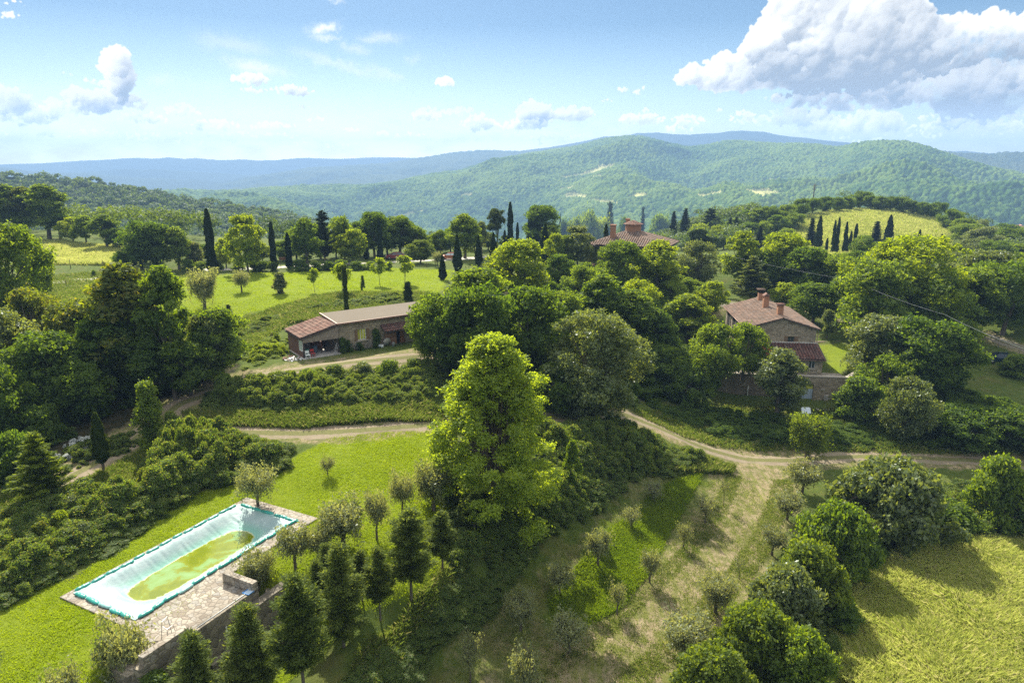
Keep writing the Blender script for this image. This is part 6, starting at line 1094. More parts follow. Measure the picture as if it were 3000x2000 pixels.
# ---------------------------------------------------------------- round table, posts, fences, cables, sign, pylon
def furniture():
    g = G(2868, 1052); t = tag(empty('round_table', g), 'round stone table on blocks in the shade near the dark blue car', 'table'); b = MB(); b.tube([(0, 0, .72), (0, 0, .82)], 1.15, 24); put0(b, 'tabletop', plain('pale_table_stone', (.5, .45, .36), .7), t); b = MB(); b.box((-.35, 0, .36), (.5, .5, .72)); put0(b, 'pedestal', CONC, t); b = MB(); b.box((.5, .1, .36), (.35, .4, .72)); put0(b, 'pedestal', CONC, t)
    g = G(2848, 1045); b = MB(); b.box((0, 0, .28), (.5, .5, .55)); b.box((0, 0, .585), (.62, .6, .06)); o = b.build('stone_stool', CONC, bevel=.02); o.location = g; o.location.x -= .6; tag(o, 'square stone stool left of the round table', 'stool')
    def post(px, py, hh, label, r=.06, mat=DWOOD, grp=None): g = G(px, py); b = MB(); b.tube([(0, 0, -.3), (.03, 0, hh*.5), (0, .02, hh)], [r, r, r*.8], 6); o = b.build('fence_post', mat); o.location = g; return tag(o, label, 'fence post', grp)
    post(207, 787, 1.9, 'left thin stake standing in the far left hay field'); post(303, 789, 1.9, 'right thin stake standing in the far left hay field'); post(194, 838, 1.1, 'short wooden post beside the gravel drive at the left'); post(296, 824, 1.0, 'short wooden post carrying the low rail beside the drive')
    for i, px in enumerate((690, 735, 780, 870, 905, 945, 990, 1250, 1275)): post(px, 783, 1.1, 'thin post of the field fence behind the drive', .05, DWOOD, 'posts of the field fence')
    a = G(296, 822); c = G(352, 820); r = tag(empty('wooden_rail', a), 'low wooden rail beside the gravel drive', 'rail'); b = MB(); b.tube([(0, 0, .95), (c[0]-a[0], c[1]-a[1], c[2]-a[2]+.95)], .06, 6); put0(b, 'bar', WOOD, r); b = MB(); b.tube([(c[0]-a[0], c[1]-a[1], c[2]-a[2]-.2), (c[0]-a[0], c[1]-a[1], c[2]-a[2]+1)], .06, 6); put0(b, 'post', WOOD, r)
    g = G(834, 783); s = tag(empty('notice_board', g, R(10)), 'small brown board on two posts behind the drive', 'sign'); b = MB(); b.box((0, 0, 1.75), (1.9, .08, .55)); put0(b, 'board', IRON, s)
    for u in (-.75, .75): b = MB(); b.tube([(u, .03, -.2), (u, .03, 1.9)], .05, 6); put0(b, 'post', DWOOD, s)
    # pylon on the hill
    x, y, z = W(2382, 588, 8.0); d = px_dir(2383, 538); hh = CAMZ+d[2]*y/d[1]; p = tag(empty('power_pole', (x, y, 3)), 'tall dark power pole standing above the trees of the round hill', 'power pole'); b = MB(); b.tube([(0, 0, 0), (0, 0, hh-3)], [.38, .24], 8); put0(b, 'pole', DWOOD, p); b = MB()
    for zz in (-.9, -1.9, -2.9): b.tube([(-.9, .2, hh-3+zz), (.9, -.2, hh-3+zz)], .13, 5)
    put0(b, 'crossarm', IRON, p)
    # overhead cable
    def cable(P, label, sag=.8): 
        b = MB(); Q = []
        for (A, B) in zip(P[:-1], P[1:]):
            for k in range(13): t = k/12; Q.append((A[0]+(B[0]-A[0])*t, A[1]+(B[1]-A[1])*t, A[2]+(B[2]-A[2])*t-sag*4*t*(1-t)))
        b.tube(Q, .011, 5); tag(b.build('power_cable', plain('cable_grey', (.22, .24, .27), .6)), label, 'cable')
    cable([W(2080, 735, 8), W(2500, 822, 7.5), W(2770, 922, 7), W(3100, 1055, 6.5)], 'grey overhead cable crossing in front of the giant oak and the right edge', .3)
    # fence above the dark blue car
    F_ = [(2790, 985), (2825, 1000), (2872, 1018), (2925, 1040), (2985, 1062), (3040, 1085)]; gs = [G(px, py-22) for px, py in F_]; r = tag(empty('wooden_fence', gs[0]), 'old post and rail fence beside the shaded road at the right', 'fence'); o0 = gs[0]
    for q in gs: b = MB(); b.tube([(q[0]-o0[0], q[1]-o0[1], q[2]-o0[2]-.2), (q[0]-o0[0], q[1]-o0[1], q[2]-o0[2]+1.25)], .06, 6); put0(b, 'post', WOOD, r)
    for zz in (.55, 1.1):
        for A, B in zip(gs[:-1], gs[1:]): b = MB(); b.tube([tuple(A[i]-o0[i]+(zz if i == 2 else 0) for i in range(3)), tuple(B[i]-o0[i]+(zz if i == 2 else 0) for i in range(3))], .04, 5); put0(b, 'rail', WOOD, r)
    # village roofs at the right edge, far down the valley
    rg = random.Random(9); VW = plain('village_plaster', (.55, .46, .36), .9, .1, .2); VR = plain('village_tiles', (.40, .19, .13), .9, .2, .3)
    for i, (px, py) in enumerate([(2968,672),(2978,675),(2988,671),(2997,676),(3006,673),(2985,679),(2998,683),(2975,682)]):
        x, y, z = W(px, py+4, -70); h = tag(empty('village_house', (x, y, z), rg.random()*3), 'small red-roofed village house far away at the right edge', 'house', 'village houses at the right edge'); w, l = rg.uniform(8, 12), rg.uniform(12, 18); b = MB(); b.box((0, 0, 0), (w, l, 12)); put0(b, 'wall', VW, h); b = MB(); b.add([(-w/2-.5, -l/2-.5, 6), (w/2+.5, -l/2-.5, 6), (w/2+.5, l/2+.5, 6), (-w/2-.5, l/2+.5, 6), (0, -l/2-.5, 9), (0, l/2+.5, 9)], [(3, 2, 1, 0), (0, 1, 4), (2, 3, 5), (1, 2, 5, 4), (3, 0, 4, 5)]); put0(b, 'roof', VR, h)
furniture()
# ---------------------------------------------------------------- every tree and bush, from the far row to the front
CY = dict(name='cypress_tree'); OK = dict(name='oak_tree'); OL = dict(name='olive_tree'); CO = dict(name='conifer_tree'); FI = dict(name='fir_tree'); BU = dict(cat='bush', name='bush'); BR = dict(name='broadleaf_tree')
# far left, beyond the hay field
G1 = 'tall trees at the top of the left hay field'
T('tall1', 30, 700, 540, 120, 'tall dark tree at the left edge above the hay field', 'oak', **BR, group=G1)
T('tall2', 85, 700, 548, 95, 'tall thin-topped tree second from the left edge above the hay field', 'warm', **BR, group=G1)
T('tall1', 145, 702, 541, 118, 'tall spreading tree with bare upper limbs at the top left, tallest over the hay field', 'oak', **BR, group=G1)
T('tall2', 178, 704, 590, 80, 'narrow tree tucked right of the tallest tree above the hay field', 'oak', **BR, group=G1)
T('round1', 215, 710, 636, 70, 'low light green tree filling the dip above the hay field', 'lime', **BR, group=G1)
T('round2', 255, 717, 632, 75, 'slender grey-green tree above the middle of the hay field', 'oak', **BR, group=G1)
T('oak3', 315, 727, 627, 85, 'rounded tree with thin stems above the right end of the hay field', 'oak', **OK, group=G1)
T('round1', 352, 732, 668, 60, 'lowest tree at the right end of the row above the hay field', 'dark', **BR, group=G1)
# left clump and row along the drive
T('conebush', 378, 792, 728, 52, 'dark spiky juniper at the left foot of the big round tree clump', 'cypress', cat='bush', name='juniper_bush')
T('oak2', 418, 792, 648, 130, 'big round tree with golden top, left one of the clump beside the drive', 'dark', **OK)
T('oak1', 462, 790, 655, 120, 'big round dark tree in the middle of the clump beside the drive', 'dark', **OK)
T('oak3', 525, 790, 665, 80, 'slimmer round tree with bare stem at the right of the clump beside the drive', 'oak', **OK)
T('conebush', 577, 785, 709, 52, 'small dark conical tree with pale blossom left of the tallest left cypress', 'blossom', name='flowering_tree')
T('cyp1', 624, 800, 613, 34, 'very tall thick cypress, leftmost of the cypresses along the drive', **CY)
T('round1', 663, 785, 697, 66, 'yellow-green leaning tree right beside the very tall left cypress', 'lime', **BR)
T('round1', 728, 800, 630, 118, 'airy light green tree with clear trunk between the two left cypresses', 'lime', **BR)
T('cyp1', 804, 790, 650, 24, 'slim tall cypress right of the airy light green tree', **CY)
T('cyp1', 849, 788, 682, 24, 'shorter cypress at the left side of the dark round oak', **CY)
T('oak3', 902, 786, 640, 92, 'dark round oak between the short cypress and the ragged fir', 'dark', **OK)
T('fir2', 953, 775, 614, 60, 'ragged dark fir with crooked top sticking out above the row', **FI)
T('oak2', 1010, 766, 634, 74, 'dark green tree right behind the ragged fir', 'oak', **OK)
T('round1', 1036, 774, 671, 88, 'round yellow-green tree standing low in front of the dark row', 'lime', **BR)
T('cyp1', 1074, 760, 664, 18, 'thin cypress half merged with the yellow-green round tree', **CY)
T('oak1', 1098, 754, 621, 94, 'tall dark oak behind the thin cypresses', 'dark', **OK)
T('cyp1', 1115, 765, 640, 21, 'tall thin cypress in front of the tall dark oak, left of the dark red car', **CY)
T('oak1', 1172, 744, 633, 104, 'broad dark oak behind the dark red car', 'dark', **OK)
T('oak4', 1222, 742, 662, 66, 'lower dark oak sloping off right of the dark red car', 'dark', **OK)
T('round1', 1232, 772, 703, 82, 'small apple tree with wide crown between the two cars', 'bush', name='apple_tree')
T('olive1', 1283, 782, 736, 34, 'small grey olive beside the drive left of the copper car', **OL)
T('oak4', 1290, 742, 674, 56, 'small dark oak behind the grey olive by the drive', 'dark', **OK)
T('oak3', 1362, 757, 627, 96, 'rounded light green tree with leaning trunk behind the copper car', 'oak', **BR)
T('round2', 1412, 748, 650, 52, 'grey-green tree between the leaning tree and the umbrella pine', 'grey', **BR)
T('stonepine', 1456, 727, 612, 74, 'umbrella pine with bare forked limbs', name='umbrella_pine')
T('cyp1', 1495, 730, 593, 23, 'tallest cypress in the centre, right of the umbrella pine', **CY)
T('cyp1', 1516, 722, 652, 13, 'thin small cypress right of the tallest centre cypress', **CY)
T('cyp3', 1553, 722, 618, 24, 'fat cypress, left one of the pair before the round dark oak', **CY)
T('cyp3', 1569, 722, 616, 28, 'fat cypress, right one of the pair before the round dark oak', **CY)
T('oak1', 1584, 722, 602, 106, 'round dark oak rising behind the pair of fat cypresses', 'dark', **OK)
T('cyp1', 1640, 722, 632, 14, 'slim cypress left of the villa grove', **CY)
T('cyp3', 1596, 772, 657, 34, 'broad pointed cypress standing free right of centre', **CY)
T('cyp2', 1297, 820, 747, 25, 'short stout cypress on the lawn edge, nearest to the big oaks', **CY)
T('cyp3', 1341, 797, 688, 30, 'stout cypress in front of the copper car', **CY)
T('cyp3', 1402, 780, 690, 24, 'stout cypress second right of the copper car', **CY)
T('cyp3', 1446, 772, 682, 26, 'stout cypress third right of the copper car', **CY)
T('cyp2', 1479, 747, 675, 19, 'small cypress below the tallest centre cypress', **CY)
for i, (px, b, tp, w) in enumerate([(450,770,690,80),(560,770,712,60),(610,765,715,60),(770,765,712,56),(830,764,705,60),(870,762,668,70),(940,758,662,70),(985,755,655,80),(1055,750,650,80),(1135,745,640,80),(1200,740,650,60),(1255,738,690,50),(1320,738,668,56),(1390,735,655,60),(1430,732,680,56),(1610,725,660,60),(1655,722,648,60),(1690,720,640,64),(1830,712,640,60),(1480,728,690,40)]): T(('oak4', 'oak2', 'oak1', 'round1')[i % 4], px, b, tp, w, 'leafy tree in the dark line closing the upper lawn towards the valley', ('dark', 'oak', 'dark', 'lime')[i % 4], **BR, group='trees closing the upper lawn')
# round the villa
T('oak4', 1725, 727, 622, 100, 'bright green oak left of the villa behind its cypresses', 'oak', **OK)
T('oak2', 1772, 727, 640, 104, 'bright rounded oak right behind the villa roof', 'lime', **OK)
T('fir1', 1785, 700, 590, 54, 'dark cedar with spreading top behind the villa', **FI)
T('fir1', 1880, 710, 604, 34, 'pointed dark fir right of the villa cupola', **FI)
T('oak1', 1932, 712, 632, 84, 'broad tree behind the right wing of the villa', 'oak', **OK)
T('fir1', 1970, 712, 618, 34, 'dark fir, left one of the two right of the villa', **FI)
T('fir1', 2004, 712, 609, 40, 'dark fir, right one of the two right of the villa', **FI)
T('cyp1', 1997, 722, 632, 18, 'tall cypress at the right corner of the villa', **CY)
T('fir2', 2078, 700, 609, 52, 'open-branched cedar standing out right of the villa grove', **FI)
T('oak4', 2052, 732, 655, 72, 'yellow-green tree under the open-branched cedar', 'lime', **BR)
T('oak4', 2102, 734, 660, 50, 'small yellow-green tree right of the open-branched cedar', 'lime', **BR)
T('parasol', 2048, 745, 672, 86, 'flat-layered dark cedar in front of the yellow-green trees', name='cedar_tree')
T('round1', 1625, 790, 684, 62, 'yellow-green tree left of the stout cypress by the villa', 'lime', **BR)
T('round1', 1692, 787, 662, 100, 'grey-green rounded tree before the villa grove', 'grey', **BR)
T('oak4', 1655, 790, 690, 60, 'leafy tree between the two villa-side cypresses', 'oak', **BR)
T('cyp3', 1724, 775, 695, 22, 'stout cypress at the left wall of the villa', **CY)
T('cyp1', 1773, 760, 657, 20, 'tall pointed cypress in front of the villa roof', **CY)
T('oak4', 2034, 842, 706, 118, 'dark-stemmed silvery tree right of the villa with lawn beside it', 'grey', **BR)
T('oak1', 1812, 862, 706, 130, 'tall light tree covering the villa front, left one', 'oak', **BR)
T('oak3', 1925, 866, 704, 140, 'tall light tree covering the villa front, right one', 'lime', **BR)
T('oak4', 1700, 885, 778, 115, 'green tree left below the villa garden', 'oak', **BR)
T('round1', 1640, 860, 745, 90, 'dark green tree below the free-standing broad cypress', 'dark', **BR)
T('oak4', 1760, 930, 850, 120, 'leafy tree on the slope under the villa, left one', 'oak', **BR)
T('oak4', 1860, 930, 820, 120, 'leafy tree on the slope under the villa, middle one', 'lime', **BR)
T('oak4', 1960, 900, 822, 105, 'leafy tree on the slope under the villa, right one', 'oak', **BR)
T('round1', 2085, 925, 824, 88, 'round yellowish tree at the left gable corner of the stone house', 'lime', **BR)
T('oak3', 2166, 842, 678, 118, 'tall yellow-green tree behind the stone house, left one', 'lime', **BR)
T('oak1', 2285, 845, 683, 150, 'wide yellow-green tree behind the stone house, right one', 'lime', **BR)
T('oak3', 2240, 858, 735, 95, 'dark green tree squeezed between the two yellow-green trees', 'dark', **BR)
T('cedar', 2197, 888, 747, 112, 'pale blue-green conical cedar behind the stone house chimneys', 'grey', name='cedar_tree')
T('round1', 2292, 905, 828, 84, 'low fresh green tree right behind the chimneys', 'lime', **BR)
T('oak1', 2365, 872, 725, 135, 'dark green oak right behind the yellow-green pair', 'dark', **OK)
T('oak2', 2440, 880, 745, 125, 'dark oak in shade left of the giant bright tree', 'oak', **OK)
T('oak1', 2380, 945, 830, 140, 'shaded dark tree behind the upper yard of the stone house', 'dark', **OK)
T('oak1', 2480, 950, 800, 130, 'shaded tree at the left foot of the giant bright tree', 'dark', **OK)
T('small', 2422, 992, 907, 52, 'pale shrub-like tree at the edge of the upper yard', 'grey', **BR)
# the giant group right of the stone house
T('grand', 2645, 985, 694, 335, 'giant bright green oak crowning the right side', 'lime', **OK)
T('oak1', 2545, 1020, 765, 200, 'large green oak left under the giant bright oak', 'oak', **OK)
T('oak2', 2730, 1030, 800, 210, 'large green oak right under the giant bright oak', 'oak', **OK)
T('oak1', 2560, 1130, 925, 175, 'silvery leaved tree hanging over the small lawn', 'grey', **OK)
T('oak2', 2660, 1160, 930, 220, 'dark oak in front of the giant tree, left one', 'dark', **OK)
T('oak1', 2740, 1170, 960, 190, 'dark oak in front of the giant tree, right one', 'dark', **OK)
T('oak4', 2585, 1190, 1040, 150, 'dark tree beside the end of the retaining wall', 'dark', **OK)
T('oak1', 2832, 985, 785, 165, 'spreading oak over the cable right of the giant oak', 'oak', **OK)
T('oak2', 2935, 980, 770, 190, 'spreading oak at the right edge above the fence', 'dark', **OK)
T('oak1', 2880, 900, 735, 170, 'grey-green oak above the right edge fence', 'grey', **OK)
T('oak1', 2990, 910, 740, 150, 'oak cut by the right edge of the picture', 'oak', **OK)
T('mound2', 2978, 1100, 1040, 90, 'low bush hiding the tail of the dark blue car', 'oak', **BU)
# mid hill crest and its cypresses
for i, (px, b, tp, w) in enumerate([(2515,612,560,62),(2480,616,575,50),(2548,614,572,50),(2575,616,575,46),(2608,618,575,46),(2640,622,578,50),(2672,628,588,46),(2700,632,592,44),(2740,645,592,52),(2725,640,596,44),(2450,620,578,50),(2415,622,576,50),(2380,626,580,50),(2345,634,582,52)]):
    T('oak4' if i % 2 else 'oak2', px, b, tp, w, 'dark tree in the row along the crest of the round hay hill', 'dark', **OK, group='trees on the crest of the hay hill')
T('oak4', 2782, 676, 612, 70, 'round tree on the right shoulder of the hay hill', 'dark', **OK)
for i, (px, b, tp, w) in enumerate([(2300,660,600,60),(2260,665,604,60),(2215,672,612,60),(2180,676,616,56),(2320,672,625,60),(2275,690,630,60),(2235,700,648,56),(2190,705,650,60),(2150,700,640,56),(2120,706,660,50),(2300,712,668,60),(2300,760,700,60),(2120,730,668,50),(2250,735,690,50)]):
    T(('oak4', 'oak2', 'round1')[i % 3], px, b, tp, w, 'green tree in the wood on the left flank of the hay hill', ('oak', 'dark')[i % 2], **BR, group='trees on the left flank of the hay hill')
T('fir3', 2135, 710, 637, 24, 'slim dark fir left of the round yellow trees on the hill foot', **FI)
T('fir3', 2152, 712, 633, 20, 'slimmest dark fir of the pair at the hill foot', **FI)
T('fir1', 2222, 735, 660, 34, 'dark fir standing over the yellow-green trees', **FI)
T('fir3', 2270, 720, 664, 26, 'small dark fir left of the bare strip of hay', **FI)
T('fir3', 2373, 722, 637, 30, 'tall dark fir left of the hill cypresses', **FI)
for px, b, tp, w, lb in [(2395,728,633,24,'tall cypress beside the tall dark fir on the hill foot'),(2440,722,646,13,'thin cypress, left stem of the close pair on the hill'),(2451,720,636,13,'thin cypress, right and taller stem of the close pair on the hill'),(2444,745,685,22,'stout cypress below the close pair on the hill'),(2420,738,697,11,'tiny cypress left of the stout one on the hill'),(2472,742,650,15,'leaning thin cypress right of the close pair'),(2476,742,690,18,'short cypress under the leaning thin one'),(2488,738,676,12,'short thin cypress between the leaning one and the slim dark one'),(2503,722,655,15,'slim dark cypress against the hay, left of the dark thicket'),(2600,716,631,28,'biggest cypress against the hay hill'),(2690,718,672,11,'small lone cypress on the hay hill'),(2751,745,686,14,'lone cypress at the right foot of the hay hill'),(2785,770,716,14,'cypress among the woods right of the hay hill, left of three'),(2806,772,715,11,'cypress among the woods right of the hay hill, middle of three'),(2818,772,726,9,'cypress among the woods right of the hay hill, right of three'),(2902,765,710,17,'lone dark cypress in the woods near the right edge')]:
    T('cyp1' if w < 20 else 'cyp2', px, b, tp, w, lb, **CY)
T('fir3', 2562, 724, 647, 34, 'dark bushy fir left of the biggest hill cypress', **FI)
for i, (px, b, tp, w) in enumerate([(2530,760,690,70),(2480,790,742,60),(2570,785,735,60),(2420,790,745,60),(2650,790,745,56),(2700,800,755,60),(2510,800,735,80)]):
    T(('oak4', 'oak2')[i % 2], px, b, tp, w, 'dark green tree in the thicket below the hill cypresses', ('dark', 'oak')[i % 2], **BR, group='trees below the hill cypresses')
for i, (px, b, tp, w) in enumerate([(2830,720,655,90),(2880,740,665,95),(2940,745,668,90),(2990,750,672,80),(2850,770,700,90),(2920,790,705,95),(2990,800,715,90),(2790,800,735,85),(2850,830,745,100),(2940,840,760,100),(2780,850,770,90),(3040,830,740,100),(2820,700,640,70),(2870,705,645,70),(2930,715,655,70),(2980,720,665,70)]):
    T(('oak1', 'oak4', 'oak2')[i % 3], px, b, tp, w, 'rounded tree in the wood falling away right of the hay hill', ('oak', 'grey', 'dark')[i % 3], **BR, group='trees right of the hay hill')
# the central oak mass
T('oak4', 1275, 1060, 862, 160, 'dark oak overhanging the right end of the barn', 'dark', **OK)
T('oak1', 1405, 1010, 787, 185, 'oak with bright top left of centre, above the barn oak', 'oak', **OK)
T('oak1', 1525, 900, 703, 165, 'tall yellow-green tree in the middle of the picture', 'lime', **OK)
T('oak3', 1465, 880, 735, 110, 'yellow-green tree left behind the tall middle one', 'lime', **OK)
T('oak2', 1420, 1100, 838, 215, 'broad dark oak in front of the bright-topped one', 'dark', **OK)
T('oak1', 1560, 1090, 842, 200, 'dark oak at the heart of the central wood', 'dark', **OK)
T('oak4', 1340, 1100, 900, 150, 'dark oak behind the tip of the light elm', 'dark', **OK)
T('oak1', 1640, 1010, 855, 140, 'green oak right of the heart of the central wood', 'oak', **OK)
T('oak3', 1760, 1010, 805, 150, 'light green tall tree behind the silvery giant', 'oak', **OK)
T('oak3', 1850, 1030, 850, 150, 'green tree right behind the silvery giant', 'oak', **OK)
T('grand', 1735, 1225, 915, 300, 'giant oak with glinting silvery leaves right of the light elm', 'grey', **OK)
T('oak4', 1640, 1215, 1060, 150, 'dark shaded oak between the elm and the silvery giant', 'dark', **OK)
T('oak3', 1920, 1060, 905, 110, 'dark tree between the silvery giant and the yellow tree', 'dark', **OK)
T('elm', 1450, 1515, 985, 400, 'tall airy yellow-green elm towering over the front lawn', name='elm_tree')
T('small', 1672, 1455, 1290, 62, 'slim column-shaped young tree right of the elm', 'oak', **BR)
# before and beside the stone house
T('oak3', 2012, 1000, 862, 135, 'bright yellow tree left of the stone house', 'lime', **BR)
for i_, (px_, b_, t_, w_) in enumerate([(660,1150,1095,80),(740,1146,1096,76),(830,1136,1088,80),(905,1128,1080,76),(985,1116,1068,80),(1060,1108,1060,76),(1140,1104,1055,80),(1215,1100,1050,80)]): T(('bush1', 'bush3', 'bush2')[i_ % 3], px_, b_, t_, w_, 'leafy light-topped bush along the upper edge of the bramble bank', ('oak', 'bush', 'grey')[i_ % 3], **BU, group='bushes along the edge of the barn yard')
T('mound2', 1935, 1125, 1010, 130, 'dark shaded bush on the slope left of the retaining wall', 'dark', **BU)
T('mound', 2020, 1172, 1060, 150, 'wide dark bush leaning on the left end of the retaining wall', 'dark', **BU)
T('oak4', 2095, 1120, 950, 150, 'fig tree with pink-tinged top before the left side of the stone house', 'oak', name='fig_tree', z=-3.3)
T('oak4', 2175, 1105, 948, 130, 'leafy walnut tree on the terrace before the stone house', 'oak', name='walnut_tree', z=-3.3)
T('oak3', 2275, 1226, 1022, 150, 'small-leaved tree with straight trunk in front of the retaining wall', 'grey', **BR)
T('mound2', 2515, 1222, 1104, 128, 'rounded green bush at the right end of the retaining wall', 'oak', **BU)
T('oak4', 2655, 1292, 1108, 145, 'tall bush with pale leaves on the bank below the dark oaks', 'grey', **BU)
T('oliveold', 2365, 1340, 1205, 118, 'straggly light bush below the white panel', 'bush', **BU)
T('mound', 2800, 1285, 1190, 200, 'shaded undergrowth bush on the right bank, left one', 'dark', **BU)
T('mound', 2940, 1300, 1195, 200, 'shaded undergrowth bush on the right bank, right one', 'dark', **BU)
# left wood
T('oak1', 40, 985, 655, 220, 'large oak at the left edge below the tall row', 'oak', **OK)
T('oak3', 118, 900, 692, 95, 'yellowish tree beside the large left edge oak', 'lime', **BR)
T('oak4', 105, 1050, 845, 190, 'orange-tinged tree in the left wood', 'warm', **BR)
T('oak1', 25, 1180, 910, 210, 'grey-green tree at the left edge of the wood', 'grey', **OK)
T('oak1', 245, 1120, 885, 190, 'broad warm green tree in the middle of the left wood', 'warm', **OK)
T('tall1', 395, 1150, 775, 215, 'tallest tree of the left wood with sunlit yellowish top', 'warm', **OK)
T('tall2', 515, 1172, 780, 150, 'tall tree with visible forked trunk at the front of the left wood', 'oak', **OK)
T('oak3', 330, 1180, 905, 165, 'dark tree deep in the left wood', 'dark', **OK)
T('oak1', 655, 1105, 905, 150, 'dark broad tree at the right end of the left wood', 'oak', **OK)
T('oak4', 600, 1120, 925, 140, 'grey-green tree near the right end of the left wood', 'grey', **OK)
T('oak1', 150, 1215, 975, 200, 'shaded tree behind the small cedar', 'dark', **OK)
T('oak3', 455, 1180, 985, 150, 'low shaded tree between the tall trunks of the left wood', 'dark', **OK)
T('oak1', 560, 1160, 1000, 150, 'dark low tree beside the dirt track at the wood edge', 'dark', **OK)
T('oak4', 10, 1290, 1060, 190, 'dark tree low at the left edge', 'dark', **OK)
T('oak4', 250, 1230, 1060, 170, 'dark undergrowth tree left of the track', 'dark', **OK)
T('fir3', 675, 960, 890, 30, 'small dark pointed conifer at the right end of the left wood', **FI)
T('mound', 50, 1400, 1270, 150, 'dark bush at the left edge below the wood', 'dark', **BU)
T('oliveold', 600, 905, 785, 85, 'tall silvery willow-like tree on the upper lawn', 'olive', name='willow_tree')
T('olive1', 708, 856, 790, 60, 'small open olive casting a round shadow on the upper lawn', **OL)
T('conebush', 823, 860, 798, 46, 'dense conical bay bush on the upper lawn', 'blossom', cat='bush', name='bay_bush')
T('sapling', 922, 855, 786, 36, 'thin sapling on the upper lawn right of the bay bush', 'lime', name='sapling')
T('column', 1016, 917, 778, 14, 'very narrow clipped cypress column behind the barn', name='cypress_tree')
T('sapling', 1003, 862, 770, 56, 'sapling with flat yellow-green top behind the narrow column', 'lime', name='sapling')
T('sapling', 1113, 835, 755, 50, 'bushy yellow-green sapling left of the wide-topped one', 'lime', name='sapling')
T('sapling', 1186, 832, 748, 60, 'leaning sapling with wide flat top on the upper lawn', 'lime', name='sapling')
T('conebush', 1063, 852, 806, 15, 'tiny pointed shrub on the upper lawn', 'bush', cat='bush', name='shrub')
T('conebush', 1195, 890, 825, 30, 'dark juniper at the lawn edge behind the barn roof', 'cypress', cat='bush', name='juniper_bush')
T('bush1', 342, 807, 776, 30, 'small round bush beside the gravel drive at the left', 'dark', **BU)
T('bush1', 275, 808, 790, 16, 'tiny bush at the far side of the gravel drive', 'oak', **BU)
for i, (px, w) in enumerate([(555,40),(590,46),(700,40),(745,44),(770,44),(800,40),(880,52),(925,56),(965,52),(1000,50),(1045,46),(1085,40),(640,30),(1140,30)]):
    T(('bush1', 'bush2')[i % 2], px, 797-i*.6 if i < 12 else 792, 765 if i % 3 else 760, w, 'clipped round bush in the loose hedge along the gravel drive', ('dark', 'oak')[i % 2], **BU, group='hedge bushes along the gravel drive')
# small trees by the lower tracks
T('cedar', 133, 1478, 1262, 158, 'small feathery cedar by the dirt track at the left', name='cedar_tree')
T('cypnear', 305, 1382, 1209, 48, 'small neat cypress with bare stem beside the dirt track', **CY)
T('ivytree', 447, 1312, 1117, 84, 'shaggy ivy-clad tree standing alone beside the track fork', name='ivy_clad_tree')
T('olive3', 757, 1484, 1350, 122, 'bushy olive at the far end of the swimming pool', **OL)
T('olive4', 960, 1390, 1330, 48, 'tiny thin olive alone on the sunny lawn', **OL)
T('bush2', 730, 1140, 1125, 60, 'white-flowered elder bush at the left end of the bank', 'grey', **BU)
# olives and conifers on the bank
T('oliveold', 1005, 1600, 1462, 140, 'old olive with arched trunk left of the bank conifers', **OL)
T('olive2', 1105, 1580, 1428, 84, 'thin olive second in the row down the bank', **OL)
T('olive3', 1180, 1510, 1368, 84, 'silver olive with tilted stem left of the elm', **OL)
T('oliveold', 1270, 1495, 1343, 110, 'olive touching the left side of the elm', **OL)
T('oliveold', 757, 1722, 1607, 104, 'olive just above the stone parapet corner', **OL)
T('olive1', 866, 1668, 1532, 112, 'olive beside the paved strip right of the pool', **OL)
T('oliveold', 378, 2030, 1812, 150, 'large olive at the bottom left corner of the terrace', **OL)
T('olive2', 200, 2090, 1950, 120, 'olive half cut off at the bottom left', **OL)
T('con1', 1205, 1757, 1488, 150, 'wide grey-green conifer with bare trunk in the middle of the bank', **CO)
T('con2', 1297, 1674, 1496, 108, 'smaller conifer with bare trunk right of the wide one', **CO)
T('con2', 1115, 1815, 1602, 100, 'slim conifer between the wide one and the dark tall one', **CO)
T('con3', 1008, 1895, 1588, 158, 'dark tall conifer right of the pool terrace', **CO)
T('con1', 893, 2040, 1680, 185, 'large conifer at the bottom, second right of the stone wall', **CO)
T('con2', 940, 1850, 1640, 100, 'thin conifer behind the dark tall one', **CO)
T('con3', 748, 2065, 1765, 185, 'broad conifer in front of the stone wall door', **CO)
T('con3', 590, 2120, 1848, 170, 'conifer at the very bottom in front of the ivy-hung wall', **CO)
T('con2', 962, 1735, 1590, 80, 'young conifer just right of the parapet corner', **CO)
T('con2', 1062, 1760, 1610, 84, 'young conifer squeezed between the dark tall one and the slim one', **CO)
T('olive3', 935, 1640, 1530, 84, 'faint olive between the old arched one and the terrace strip', **OL)
T('con2', 1390, 1560, 1440, 90, 'shaded conifer at the foot of the elm', **CO)
